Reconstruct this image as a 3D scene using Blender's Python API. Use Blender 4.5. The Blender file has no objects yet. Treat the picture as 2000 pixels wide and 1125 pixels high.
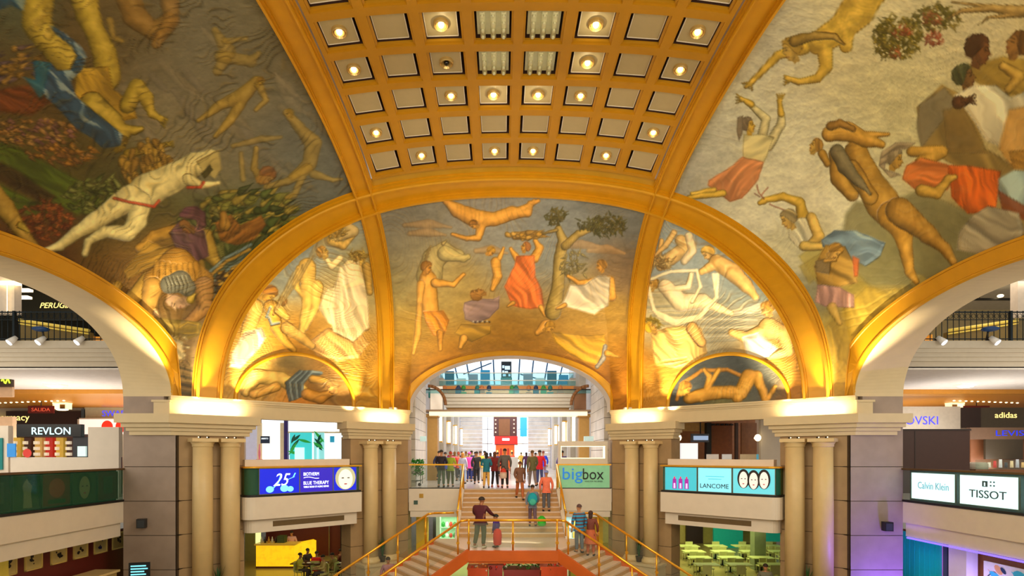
import bpy, bmesh, math, random
import numpy as np
from mathutils import Vector, Matrix
random.seed(7)
rng = np.random.default_rng(7)
SC = bpy.context.scene
COL = SC.collection
PI = math.pi
# ------------------------------------------------------------------ camera, world, exposure
CX, CZ, FP, VX, VY = -0.38, 1.6, 1050.0, 980.0, 885.0     # standpoint and focal length in pixels of the 2000 px frame
cam_d = bpy.data.cameras.new('camera'); cam = bpy.data.objects.new('camera', cam_d); COL.objects.link(cam)
cam.location = (CX, 0, CZ); cam.rotation_euler = (PI/2, 0, 0)
cam_d.sensor_width = 36; cam_d.lens = FP/2000*36
cam_d.shift_x = (1000-VX)/2000; cam_d.shift_y = (VY-562.5)/2000
cam_d.clip_end = 400
SC.camera = cam
SC.view_settings.view_transform = 'Standard'; SC.view_settings.look = 'None'
SC.view_settings.exposure = 0.0; SC.view_settings.gamma = 1.0; SC.view_settings.use_curve_mapping = False
w = bpy.data.worlds.new('world'); SC.world = w; w.use_nodes = True
w.node_tree.nodes['Background'].inputs[0].default_value = (1.0, 0.91, 0.76, 1)
w.node_tree.nodes['Background'].inputs[1].default_value = 0.50

def area(name, loc, target, size, power, color, size_y=None, spread=None):
    d = bpy.data.lights.new(name, 'AREA'); d.energy = power; d.color = color; d.size = size
    if size_y: d.shape = 'RECTANGLE'; d.size_y = size_y
    if spread: d.spread = math.radians(spread)
    o = bpy.data.objects.new(name, d); COL.objects.link(o); o.location = loc
    o.rotation_euler = (Vector(target)-Vector(loc)).to_track_quat('-Z', 'Y').to_euler()
    return o
def spot(name, loc, target, power, color, angle=60, blend=.6, r=.08):
    d = bpy.data.lights.new(name, 'SPOT'); d.energy = power; d.color = color; d.spot_size = math.radians(angle); d.spot_blend = blend
    d.shadow_soft_size = r
    o = bpy.data.objects.new(name, d); COL.objects.link(o); o.location = loc
    o.rotation_euler = (Vector(target)-Vector(loc)).to_track_quat('-Z', 'Y').to_euler()
    return o
WARM = (1.0, .66, .30); NEUT = (1.0, .88, .72); WHITE = (1.0, .97, .93)
YC = 12.80                    # centre of the dome in Y (axis at X = 0)
HX = 11.44                    # half size of the crossing
P1 = (11.44, 18.0); P2 = (4.6, 24.2)      # ends of the oblique walls
LD = math.hypot(P1[0]-P2[0], P2[1]-P1[1])
AD = math.atan2(P2[1]-P1[1], P1[0]-P2[0])  # their angle
# cove lamps on the pier capitals, washing cornice, ribs and murals
for s in (-1, 1):
    def ow(t, p, z):   # a point in front of the oblique wall
        return (s*(P1[0]+(P2[0]-P1[0])*t-math.sin(AD)*p), P1[1]+(P2[1]-P1[1])*t-math.cos(AD)*p, z)
    for (t, ln, pw) in ((.13, 1.9, 42), (.86, 1.7, 34)):
        a_ = area('cove_strip', ow(t, .40, 2.96), ow(t, -.1, 3.5), ln, pw*1.15, (1., .76, .42), .05, 150)
    # narrow accent beams up the murals and ribs: from a capital to a target on the shell
    for (t0, p0, tg, pw, an) in ((.06, .45, (10.6, 19.0, 6.0), 700, 34), (.20, .45, (9.4, 19.9, 6.4), 700, 44), (.22, .45, (8.4, 20.2, 7.8), 900, 40),
                                 (.76, .38, (7.2, 21.6, 7.0), 1100, 44), (.80, .38, (5.6, 22.6, 6.6), 500, 34), (.95, .36, (5.0, 23.2, 6.4), 450, 40), (.93, .60, (3.0, 23.0, 7.2), 620, 60), (.72, .38, (7.9, 21.3, 5.6), 500, 44)):
        spot('accent_beam', ow(t0, p0, 3.0), (s*tg[0], tg[1], tg[2]), pw*1.7, (1., .78, .48), an, 1, .06)
    spot('accent_beam', (s*11.0, 17.6, 3.0), (s*11.35, 16.4, 6.6), 1700, (1., .80, .52), 50, 1, .08)
# soft fill added to brighten the dome, with no fixtures in place
area('dome_fill', (-7.5, 4, 4.2), (-6, 14, 10.5), 3.0, 330, (1., .84, .60))
area('dome_fill', (7.5, 4, 4.2), (8.5, 14, 10.0), 3.0, 460, (1., .86, .66))
area('dome_fill', (0, 3.0, 5.0), (0, 17, 10.5), 3.0, 420, (1., .80, .54))
# shopping levels
for s in (-1, 1):
    area('hall_ceiling_fill', (s*20, 23.5, 1.2), (s*20, 25, 4.6), 4, 260, (1., .93, .84))  # added fill behind the parapets to brighten the hall ceiling
    area('hall_ceiling_fill', (s*22, 30, .8), (s*22, 30, 4.6), 4, 240, (1., .84, .6))  # likewise added, for the amber part of the ceiling
    area('hall_frontlight', (s*15, 11, 3.6), (s*15.5, 20, 2.5), 2.5, 150, NEUT)
area('hall_light', (-21, 15, 4.2), (-21, 17, 0), 5, 260, NEUT)
area('hall_light', (21, 15, 4.2), (21, 17, 0), 5, 230, NEUT)
area('lower_hall_fill', (-18, 15, -1.4), (-17.5, 16, -4), 3, 70, NEUT)
area('void_fill', (0, 10, 6.5), (0, 21, -1.5), 5, 760, (1., .84, .62))  # added frontal fill for piers and columns, no real lamp
area('corridor_light', (0, 29, 3.8), (0, 29, 0), 5, 330, WHITE, 4)
area('corridor_light', (0, 40, 5.8), (0, 40, 0), 6, 520, WHITE, 9)
area('corridor_light', (0, 52, 5.8), (0, 54, 0), 6, 420, WHITE, 9)
area('upper_hall_light', (-20, 22, 9), (-20, 24, 5), 5, 60, NEUT)
area('upper_hall_light', (20, 22, 9), (20, 24, 5), 5, 160, NEUT)
area('bridge_fill', (0, 26.6, 7.2), (0, 32, 4.6), 3, 260, WHITE)  # fill added to brighten the front of the footbridge
area('lower_hall_fill', (17.5, 13, -1.5), (15, 17, -3), 2, 120, (.85, 1., .97))  # bluish-white fill added to lift the dim shutters
area('stall_fill', (0, 19.6, -2.35), (.4, 22, -3.2), 2, 40, (1., .9, .7))  # fill added for the dark stall under the landing
area('shop_light', (-9.5, 26, 3.9), (-9.5, 26.5, 0), 4, 260, WHITE)
area('shop_light', (9.5, 26, 3.9), (9.5, 26.5, 0), 4, 90, NEUT)
area('cafe_light', (-10.5, 27, -1.3), (-10.5, 28, -4.4), 4, 60, (1., .8, .4))
area('cafe_light', (10.5, 29, -1.3), (10.5, 30, -4.4), 5, 260, (.95, 1., .55))
area('under_stair_light', (-3.5, 28, -1.3), (-3.5, 29, -4.4), 3, 170, (.85, 1., .75))
area('under_stair_light', (3.5, 28, -1.3), (3.5, 29, -4.4), 3, 150, (1., 1., .8))
spot('violet_lamp', (12.6, 16.6, -3.9), (12.4, 18.2, -1.9), 950, (.22, .10, 1.), 95, 1, .15)
spot('violet_lamp', (13.6, 15.5, -2.9), (14.2, 16.5, -1.2), 120, (.35, .22, 1.), 120, 1, .2)

# ------------------------------------------------------------------ materials
def lin(c):
    return tuple(((v/255)/12.92 if v/255 <= .04045 else ((v/255+.055)/1.055)**2.4) for v in c)
MATS = {}
def mat(name, rgb, rough=.5, metal=0., emit=0., var=.06, scale=6., bump=.0, spec=.5, emit_rgb=None):
    """procedural material: noise-varied base colour, optional bump and emission"""
    if name in MATS: return MATS[name]
    m = bpy.data.materials.new(name); m.use_nodes = True; nt = m.node_tree; N = nt.nodes; Lk = nt.links
    b = N['Principled BSDF']; c = lin(rgb)
    b.inputs['Roughness'].default_value = rough; b.inputs['Metallic'].default_value = metal
    b.inputs['Specular IOR Level'].default_value = spec
    tc = N.new('ShaderNodeTexCoord'); nz = N.new('ShaderNodeTexNoise'); nz.inputs['Scale'].default_value = scale
    nz.inputs['Detail'].default_value = 5; Lk.new(tc.outputs['Object'], nz.inputs['Vector'])
    r = N.new('ShaderNodeValToRGB'); Lk.new(nz.outputs[0], r.inputs[0])
    r.color_ramp.elements[0].position = .3; r.color_ramp.elements[1].position = .7
    r.color_ramp.elements[0].color = (*[v*(1-var) for v in c], 1); r.color_ramp.elements[1].color = (*[min(1, v*(1+var)) for v in c], 1)
    Lk.new(r.outputs[0], b.inputs['Base Color'])
    if bump:
        bp = N.new('ShaderNodeBump'); bp.inputs['Strength'].default_value = bump; bp.inputs['Distance'].default_value = .02
        Lk.new(nz.outputs[0], bp.inputs['Height']); Lk.new(bp.outputs[0], b.inputs['Normal'])
    if emit:
        b.inputs['Emission Color'].default_value = (*lin(emit_rgb or rgb), 1); b.inputs['Emission Strength'].default_value = emit
    MATS[name] = m; return m
def glass_mat(name, rgb, alpha=.25, rough=.05):
    if name in MATS: return MATS[name]
    m = bpy.data.materials.new(name); m.use_nodes = True; nt = m.node_tree; N = nt.nodes; Lk = nt.links
    N.remove(N['Principled BSDF'])
    t = N.new('ShaderNodeBsdfTransparent'); t.inputs[0].default_value = (*[.6+.4*v for v in lin(rgb)], 1)
    g = N.new('ShaderNodeBsdfPrincipled'); g.inputs['Base Color'].default_value = (*lin(rgb), 1); g.inputs['Roughness'].default_value = rough
    mx = N.new('ShaderNodeMixShader'); mx.inputs[0].default_value = alpha
    Lk.new(t.outputs[0], mx.inputs[1]); Lk.new(g.outputs[0], mx.inputs[2]); Lk.new(mx.outputs[0], N['Material Output'].inputs[0])
    MATS[name] = m; return m
def stone_mat(name, rgb, rough=.55):
    m = mat(name, rgb, rough, var=.12, scale=1.6, bump=.15)
    return m
GOLD = mat('gold_paint', (206, 150, 14), .42, .15, var=.05, scale=2.5)
GOLD_D = mat('gold_paint_deep', (188, 136, 16), .45, .15, var=.05, scale=2.5)
CREAM = mat('cream_plaster', (205, 188, 150), .55, var=.03, scale=3)
CREAM_L = mat('pale_plaster', (222, 212, 196), .55, var=.03, scale=3)
WHITEP = mat('white_paint', (236, 234, 230), .45, var=.02)
STONE = stone_mat('tan_stone', (164, 136, 96))
STONE_G = stone_mat('grey_stone', (150, 134, 122))
COLM = mat('column_plaster', (214, 190, 140), .45, var=.04, scale=3)
JOINT = mat('dark_joint', (70, 55, 38), .9)
DARK = mat('black_metal', (22, 20, 20), .4)
BRASS = mat('brass_rail', (232, 170, 50), .28, .75, var=.03)
PANEL = mat('coffer_panel', (178, 164, 124), .5, var=.03, scale=4)
COFFER_SHADE = mat('coffer_shade_paint', (52, 26, 12), .9)  # dark brown paint standing in for the shade inside the coffers
BULB = mat('bulb', (255, 244, 220), .3, emit=4.5, emit_rgb=(255, 226, 170))
GLASS = glass_mat('clear_glass', (210, 225, 215), .05)
GLASS_G = glass_mat('green_glass', (60, 120, 90), .45)

# ------------------------------------------------------------------ mesh builder
class Frame:
    """a local frame: u runs to the viewer's right along a face, p comes out of it, z is up"""
    def __init__(s, x, y, a): s.x, s.y, s.a = x, y, a; s.c, s.s = math.cos(a), math.sin(a)
    def __call__(s, u, p, z): return (s.x+s.c*u+s.s*p, s.y+s.s*u-s.c*p, z)
def front(y, x=0): return Frame(x, y, 0)
class MB:
    def __init__(s): s.v = []; s.f = []; s.sm = []
    def quad(s, a, b, c, d): s.poly([a, b, c, d])
    def poly(s, pts, smooth=False):
        n = len(s.v); s.v += [tuple(p) for p in pts]; s.f.append(tuple(range(n, n+len(pts)))); s.sm.append(smooth)
    def hexa(s, P):
        n = len(s.v); s.v += [tuple(p) for p in P]
        for q in ((0,3,2,1),(4,5,6,7),(0,1,5,4),(1,2,6,5),(2,3,7,6),(3,0,4,7)): s.f.append(tuple(n+i for i in q)); s.sm.append(False)
    def box(s, x0, x1, y0, y1, z0, z1):
        s.hexa([(x0,y0,z0),(x1,y0,z0),(x1,y1,z0),(x0,y1,z0),(x0,y0,z1),(x1,y0,z1),(x1,y1,z1),(x0,y1,z1)]); return s
    def fbox(s, F, u0, u1, p0, p1, z0, z1):
        s.hexa([F(u0,p1,z0),F(u1,p1,z0),F(u1,p0,z0),F(u0,p0,z0),F(u0,p1,z1),F(u1,p1,z1),F(u1,p0,z1),F(u0,p0,z1)]); return s
    def prism(s, pts, z0, z1):
        n = len(s.v); k = len(pts)
        A = sum(pts[i][0]*pts[(i+1)%k][1]-pts[(i+1)%k][0]*pts[i][1] for i in range(k))
        if A < 0: pts = pts[::-1]
        s.v += [(p[0],p[1],z0) for p in pts]+[(p[0],p[1],z1) for p in pts]
        s.f.append(tuple(n+k-1-i for i in range(k))); s.f.append(tuple(n+k+i for i in range(k))); s.sm += [False, False]
        for i in range(k):
            j = (i+1) % k; s.f.append((n+i,n+j,n+k+j,n+k+i)); s.sm.append(False)
        return s
    def cyl(s, a, b, r0, r1=None, n=10, caps=True):
        r1 = r0 if r1 is None else r1
        a, b = Vector(a), Vector(b); d = (b-a).normalized()
        u = d.orthogonal().normalized(); w_ = d.cross(u); k = len(s.v)
        for (c, r) in ((a, r0), (b, r1)):
            for i in range(n):
                t = 2*PI*i/n; s.v.append(tuple(c+u*(r*math.cos(t))+w_*(r*math.sin(t))))
        for i in range(n):
            j = (i+1) % n; s.f.append((k+i,k+j,k+n+j,k+n+i)); s.sm.append(True)
        if caps:
            s.f.append(tuple(k+n-1-i for i in range(n))); s.f.append(tuple(k+n+i for i in range(n))); s.sm += [False, False]
        return s
    def tube(s, pts, r, n=8):
        for i in range(len(pts)-1): s.cyl(pts[i], pts[i+1], r, r, n)
        for p in pts[1:-1]: s.ball(p, (r, r, r), 6, n)
        return s
    def lathe(s, c, prof, n=20):
        k = len(s.v); m = len(prof)
        for (r, z) in prof:
            for i in range(n):
                t = 2*PI*i/n; s.v.append((c[0]+r*math.cos(t), c[1]+r*math.sin(t), c[2]+z))
        for a in range(m-1):
            for i in range(n):
                j = (i+1) % n; s.f.append((k+a*n+i,k+a*n+j,k+(a+1)*n+j,k+(a+1)*n+i)); s.sm.append(True)
        s.f.append(tuple(k+n-1-i for i in range(n))); s.f.append(tuple(k+(m-1)*n+i for i in range(n))); s.sm += [False, False]
        return s
    def ball(s, c, r, nr=8, n=12, z0=-1.):
        pr = []
        for i in range(nr+1):
            t = math.asin(max(-1, z0))+(PI/2-math.asin(max(-1, z0)))*i/nr
            pr.append((max(1e-4, math.cos(t)), math.sin(t)))
        k = len(s.v)
        for (q, h) in pr:
            for i in range(n):
                t = 2*PI*i/n; s.v.append((c[0]+r[0]*q*math.cos(t), c[1]+r[1]*q*math.sin(t), c[2]+r[2]*h))
        for a in range(nr):
            for i in range(n):
                j = (i+1) % n; s.f.append((k+a*n+i,k+a*n+j,k+(a+1)*n+j,k+(a+1)*n+i)); s.sm.append(True)
        return s
    def grid(s, P, smooth=True, close=False):
        """P: rows of equal length"""
        k = len(s.v); m, n = len(P), len(P[0])
        for r in P: s.v += [tuple(q) for q in r]
        for a in range(m-1):
            for i in range(n-1): s.f.append((k+a*n+i,k+a*n+i+1,k+(a+1)*n+i+1,k+(a+1)*n+i)); s.sm.append(smooth)
        return s
    def build(s, name, material, parent=None, at=None):
        me = bpy.data.meshes.new(name)
        o = bpy.data.objects.new(name, me); COL.objects.link(o)
        off = Vector((0, 0, 0))
        if parent is not None:
            o.parent = parent; q = parent
            while q is not None: off = off+q.location; q = q.parent
        elif at is not None: off = Vector(at); o.location = at
        me.from_pydata([(a[0]-off.x, a[1]-off.y, a[2]-off.z) for a in s.v], [], s.f)
        me.polygons.foreach_set('use_smooth', s.sm); me.materials.append(material); me.update()
        return o
def thing(name, label, cat, loc=(0, 0, 0), group=None):
    o = bpy.data.objects.new(name, None); COL.objects.link(o); o.location = loc; o.empty_display_size = .2
    o['label'] = label; o['category'] = cat
    if group: o['group'] = group
    return o
def tag(o, label, cat, group=None, kind=None):
    o['label'] = label; o['category'] = cat
    if group: o['group'] = group
    if kind: o['kind'] = kind
    return o
def struct(o, label=None):
    o['kind'] = 'structure'
    if label: o['label'] = label
    return o
def copy_tree(o, parent=None):
    c = o.copy(); COL.objects.link(c); c.parent = parent
    for ch in o.children: copy_tree(ch, c)
    return c
def text(name, s, F, u, p, z, width, material, parent, height=None, depth=.01, italic=0.):
    """flat raised lettering: left edge at u, baseline at z, fitted to a width"""
    cu = bpy.data.curves.new(name, 'FONT'); cu.body = s; cu.extrude = .02; cu.shear = italic; cu.resolution_u = 3
    t = bpy.data.objects.new(name, cu); COL.objects.link(t)
    dg = bpy.context.evaluated_depsgraph_get(); me = bpy.data.meshes.new_from_object(t.evaluated_get(dg))
    bpy.data.objects.remove(t); bpy.data.curves.remove(cu)
    n = len(me.vertices); a = np.empty(n*3); me.vertices.foreach_get('co', a); a = a.reshape(-1, 3)
    x0, x1 = a[:, 0].min(), a[:, 0].max(); y0, y1 = a[:, 1].min(), a[:, 1].max()
    sx = width/(x1-x0); sy = sx if height is None else height/(y1-y0)
    U = u+(a[:, 0]-x0)*sx; Z = z+a[:, 1]*sy; Pp = p+.5*depth+a[:, 2]/.02*.5*depth
    off = Vector((0, 0, 0)); q = parent
    while q is not None: off = off+q.location; q = q.parent
    co = np.stack([F.x+F.c*U+F.s*Pp-off.x, F.y+F.s*U-F.c*Pp-off.y, Z-off.z], 1)
    me.vertices.foreach_set('co', co.ravel()); me.materials.clear(); me.materials.append(material); me.update()
    o = bpy.data.objects.new(name, me); COL.objects.link(o); o.parent = parent
    return o
def X_at(px, Y): return CX+(px-VX)*Y/FP
def Z_at(py, Y): return CZ-(py-VY)*Y/FP
# ------------------------------------------------------------------ the dome surface
R0 = 12.2
def Ngauge(x, y):
    """x, y relative to the dome centre; 1 where the shell meets the springing line"""
    x = np.abs(x); y = np.abs(y); r = np.sqrt(x*x+y*y)+1e-9
    hi = np.maximum(x, y)+1e-9; lo = np.minimum(x, y)
    k = np.where(x > y, .1947, .2487)
    u = hi/11.90*(1+k*(lo/hi)**2)
    cy = P1[1]-YC; cx2 = P2[0]; fy = P2[1]-YC
    a, b = (fy-cy), (HX-cx2); c = a*HX+b*cy
    w_ = (a*x+b*y)/c
    oc = np.maximum(u, w_)
    s = np.clip((r/R0-.55)/.40, 0, 1); s = s*s*(3-2*s)
    return r/R0*(1-s)+oc*s
ZS, ZH, EX = 3.5, 7.75, 2.8
def H(x, y):
    n = Ngauge(np.asarray(x, float), np.asarray(y, float))
    return ZS+ZH*np.sqrt(np.clip(1-n**EX, 0, 1))
def spt(x, y, d=0.):
    """point on the shell (relative plan coordinates), moved d inwards along the normal"""
    e = .02
    z = float(H(x, y))
    n0 = float(Ngauge(x, y)); gx = (float(Ngauge(x+e, y))-float(Ngauge(x-e, y)))/(2*e); gy = (float(Ngauge(x, y+e))-float(Ngauge(x, y-e)))/(2*e)
    # implicit F = (z-ZS)^2/ZH^2 + N^3 - 1
    v = Vector((EX*n0**(EX-1)*gx, EX*n0**(EX-1)*gy, 2*(z-ZS)/ZH**2+1e-6))
    v.normalize()
    return (x-v.x*d, YC+y-v.y*d, z-v.z*d)
def edge_of(fx, lo, hi):
    """largest t in [lo,hi] with N(fx(t)) < 1"""
    for _ in range(40):
        m = (lo+hi)/2
        if float(Ngauge(*fx(m))) < 1: lo = m
        else: hi = m
    return lo
# ribs -------------------------------------------------------------
def rib_y(sgn, y0, y1, prof, name, label):
    """rib across the dome in a plane of constant y; prof: list of (offset fraction 0..1 between y0,y1, depth)"""
    m = MB(); n = 44; rows = []
    ts = [math.sin(-PI/2+PI*i/(2*n)) for i in range(2*n+1)]
    for (f, d) in prof:
        row = []
        for t in ts:
            q = abs(t)**5; a, b_ = y0+(5.60-y0)*q, y1+(6.24-y1)*q
            y = a+(b_-a)*f; xm = edge_of(lambda v: (v, y), 5, 13); row.append(spt(xm*t, y, d))
        rows.append(row)
    m.grid(rows, smooth=False)
    return struct(m.build(name, GOLD), label)
def rib_x(x0, x1, prof, name, label):
    m = MB(); n = 60; rows = []
    for (f, d) in prof:
        row = []; sg = 1 if x0 > 0 else -1; a0 = math.asin(-7.5/11.5)
        for i in range(n+1):
            t = math.sin(a0+(PI/2-a0)*i/n); q = max(0, t)**5; a, b_ = x0+(sg*5.14-x0)*q, x1+(sg*5.72-x1)*q
            x = a+(b_-a)*f; ym = edge_of(lambda v: (x, v), 5, 13); row.append(spt(x, ym*t, d))
        rows.append(row)
    m.grid(rows, smooth=False)
    return struct(m.build(name, GOLD), label)
RP = [(-.0, -.05), (0, .13), (.05, .17), (.11, .17), (.13, .09), (.17, .09), (.19, .06), (.81, .06), (.83, .09), (.87, .09), (.89, .17), (.95, .17), (1, .13), (1, -.05)]
RPI = [(0, -.3), (0, .0), (.05, .0), (.052, .08), (.11, .08), (.112, .17), (.15, .20), (.20, .20), (.202, .10), (.26, .10), (.262, .04), (.82, .04), (.822, .11), (.87, .11), (.872, .22), (.95, .22), (.952, .15), (1, .13), (1, -.1)]
rib_y(1, 5.0, 6.02, RPI, 'trim_1', 'wide gilded rib arching across the dome above the central mural')
rib_x(-4.64, -5.32, RPI, 'trim_2', 'gilded rib running up the left side of the coffers')
rib_x(4.64, 5.32, RPI, 'trim_3', 'gilded rib running up the right side of the coffers')
# archivolts of the big side arches and of the far arch --------------------------------------------------
def archivolt(fix, axis, sgn, name, label, width=.36, depth=.10):
    m = MB(); rows = []; n = 40
    def pt(t):
        return (sgn*fix, t) if axis == 'x' else (t, fix)
    tm = edge_of(lambda t: pt(t), 2, 9)
    for (o, d) in ((0, -.06), (0, .07), (.10, .10), (.16, .10), (.18, .06), (.85, .06), (.88, .09), (1, .09), (1, -.03)):
        row = []
        for i in range(2*n+1):
            a = -PI/2+PI*i/(2*n)
            t = tm*math.sin(a)
            # move outwards in the shell: away from the wall plane and up
            kx = fix-o*width*.55
            tt = t*(1+o*width/tm)
            if axis == 'x': x, y = sgn*kx, tt
            else: x, y = tt, kx
            p = spt(x, y, d)
            row.append(p)
        rows.append(row)
    m.grid(rows, smooth=False)
    return struct(m.build(name, GOLD), label), tm
# intrados: soffit band behind each arch
def intrados(axis, sgn, tm, depth, name, label):
    m = MB(); n = 40; rows = []
    for k in (0, .5, 1):
        row = []
        for i in range(2*n+1):
            a = -PI/2+PI*i/(2*n); t = tm*math.sin(a); z = float(H(HX if axis == 'x' else t, t if axis == 'x' else HX))
            q = HX+depth*k; z += (.30*k*math.sin(2*abs(a)) if axis == 'x' else 0)
            row.append((sgn*q, YC+t, z) if axis == 'x' else (t, YC+q, z))
        rows.append(row)
    # upstand above the outer edge keeps the band solid
    rows.append([(p[0], p[1], p[2]+1.2) for p in rows[-1]])
    m.grid(rows, smooth=False)
    return struct(m.build(name, CREAM if axis == 'x' else CREAM_L), label)
_, tmx = archivolt(HX, 'x', -1, 'trim_4', 'gilded edge of the big left arch')
archivolt(HX, 'x', 1, 'trim_5', 'gilded edge of the big right arch')
_, tmy = archivolt(HX, 'y', 1, 'trim_6', 'gilded edge of the far arch over the corridor', .15)
intrados('x', -1, tmx, 1.62, 'wall_left_arch_soffit', 'cream underside of the big left arch')
intrados('x', 1, tmx, 1.62, 'wall_right_arch_soffit', 'cream underside of the big right arch')
intrados('y', 1, tmy, .95, 'wall_far_arch_soffit', 'white underside of the far arch')
# small lunette arches on the oblique bays ----------------------------------------------------------------
LUC = .465*LD; LUW = 2.30; LUR = 1.88
def diag_pt(s, u, z, d=0.):
    """point of the shell above the oblique wall, s = side, u along the wall from the near pier, at height z"""
    ux, uy = (P2[0]-P1[0])/LD, (P2[1]-P1[1])/LD
    nx, ny = -math.sin(AD), -math.cos(AD)
    lo, hi = -.4, 6.
    for _ in range(36):
        mdl = (lo+hi)/2
        x = P1[0]+ux*u+nx*mdl; y = P1[1]-YC+uy*u+ny*mdl
        if float(H(x, y)) < z: lo = mdl
        else: hi = mdl
    x = P1[0]+ux*u+nx*lo; y = P1[1]-YC+uy*u+ny*lo
    p = spt(x, y, d); return (s*p[0], p[1], p[2])
for s, nm, side in ((-1, 'trim_7', 'left'), (1, 'trim_8', 'right')):
    m = MB(); rows = []
    for (o, d) in ((-.07, -.02), (-.06, .06), (0, .08), (.06, .06), (.07, -.02)):
        rows.append([diag_pt(s, LUC+(LUW+o)*math.cos(PI*i/32), ZS+.02+(LUR+o)*math.sin(PI*i/32), d) for i in range(33)])
    m.grid(rows); struct(m.build(nm, GOLD), 'thin gilded arch around the small %s lunette' % side)
# ------------------------------------------------------------------ mural canvas (a dense grid on the shell, painted per vertex)
NT, NF = 1400, 340
th = np.linspace(math.radians(-136), math.radians(136), NT)       # from +Y
ph = np.linspace(0.0, math.radians(74), NF)
TH, PH = np.meshgrid(th, ph, indexing='ij')
nn = np.cos(PH)**(2/EX)
dx, dy = np.sin(TH), np.cos(TH)
lo = np.zeros_like(TH); hi = np.full_like(TH, 15.)
for _ in range(30):
    md = (lo+hi)/2; k = Ngauge(dx*md, dy*md) < nn
    lo = np.where(k, md, lo); hi = np.where(k, hi, md)
GX, GY, GZ = dx*lo, dy*lo, ZS+ZH*np.sin(PH)
WY = GY+YC
PXa = VX+FP*(GX-CX)/np.maximum(WY, .5); PYa = VY-FP*(GZ-CZ)/np.maximum(WY, .5)
fx = lambda A: (A[:-1, :-1]+A[1:, 1:])/2
FX_, FY_, FZ_ = fx(GX), fx(GY), fx(GZ)
ux, uy = (P2[0]-P1[0])/LD, (P2[1]-P1[1])/LD
U_ = (np.abs(FX_)-P1[0])*ux+(FY_+YC-P1[1])*uy
LUN = ((U_-LUC)/LUW)**2+((FZ_-ZS)/LUR)**2 < 1
inside = (np.abs(FX_) < HX-.02) & (FY_ < HX-.02)
coff = (np.abs(FX_) < 4.9) & (FY_ < 5.3)
base = inside & ~coff
REG = {
 'centre': base & (np.abs(FX_) < 5.2) & (FY_ >= 5.75),
 'bayL': base & (FX_ <= -5.2) & (FY_ >= 5.75) & ~LUN, 'bayR': base & (FX_ >= 5.2) & (FY_ >= 5.75) & ~LUN,
 'lunL': base & (FX_ < 0) & (FY_ >= 5.75) & LUN, 'lunR': base & (FX_ > 0) & (FY_ >= 5.75) & LUN,
 'mainL': base & (FX_ <= -5.0) & (FY_ < 5.75), 'mainR': base & (FX_ >= 5.0) & (FY_ < 5.75)}
mm = bpy.data.materials.new('mural_paint'); mm.use_nodes = True
nt = mm.node_tree; b = nt.nodes['Principled BSDF']; b.inputs['Roughness'].default_value = .5; b.inputs['Specular IOR Level'].default_value = .35
at = nt.nodes.new('ShaderNodeAttribute'); at.attribute_name = 'paint'; nt.links.new(at.outputs['Color'], b.inputs['Base Color'])
a2 = nt.nodes.new('ShaderNodeAttribute'); a2.attribute_name = 'relief'
nz = nt.nodes.new('ShaderNodeTexNoise'); nz.inputs['Scale'].default_value = 5; nz.inputs['Detail'].default_value = 6
ad = nt.nodes.new('ShaderNodeMath'); ad.operation = 'MULTIPLY_ADD'; ad.inputs[1].default_value = .12
nt.links.new(nz.outputs[0], ad.inputs[0]); nt.links.new(a2.outputs['Fac'], ad.inputs[2])
bp = nt.nodes.new('ShaderNodeBump'); bp.inputs['Strength'].default_value = .55; bp.inputs['Distance'].default_value = .09
nt.links.new(ad.outputs[0], bp.inputs['Height']); nt.links.new(bp.outputs[0], b.inputs['Normal'])

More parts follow.
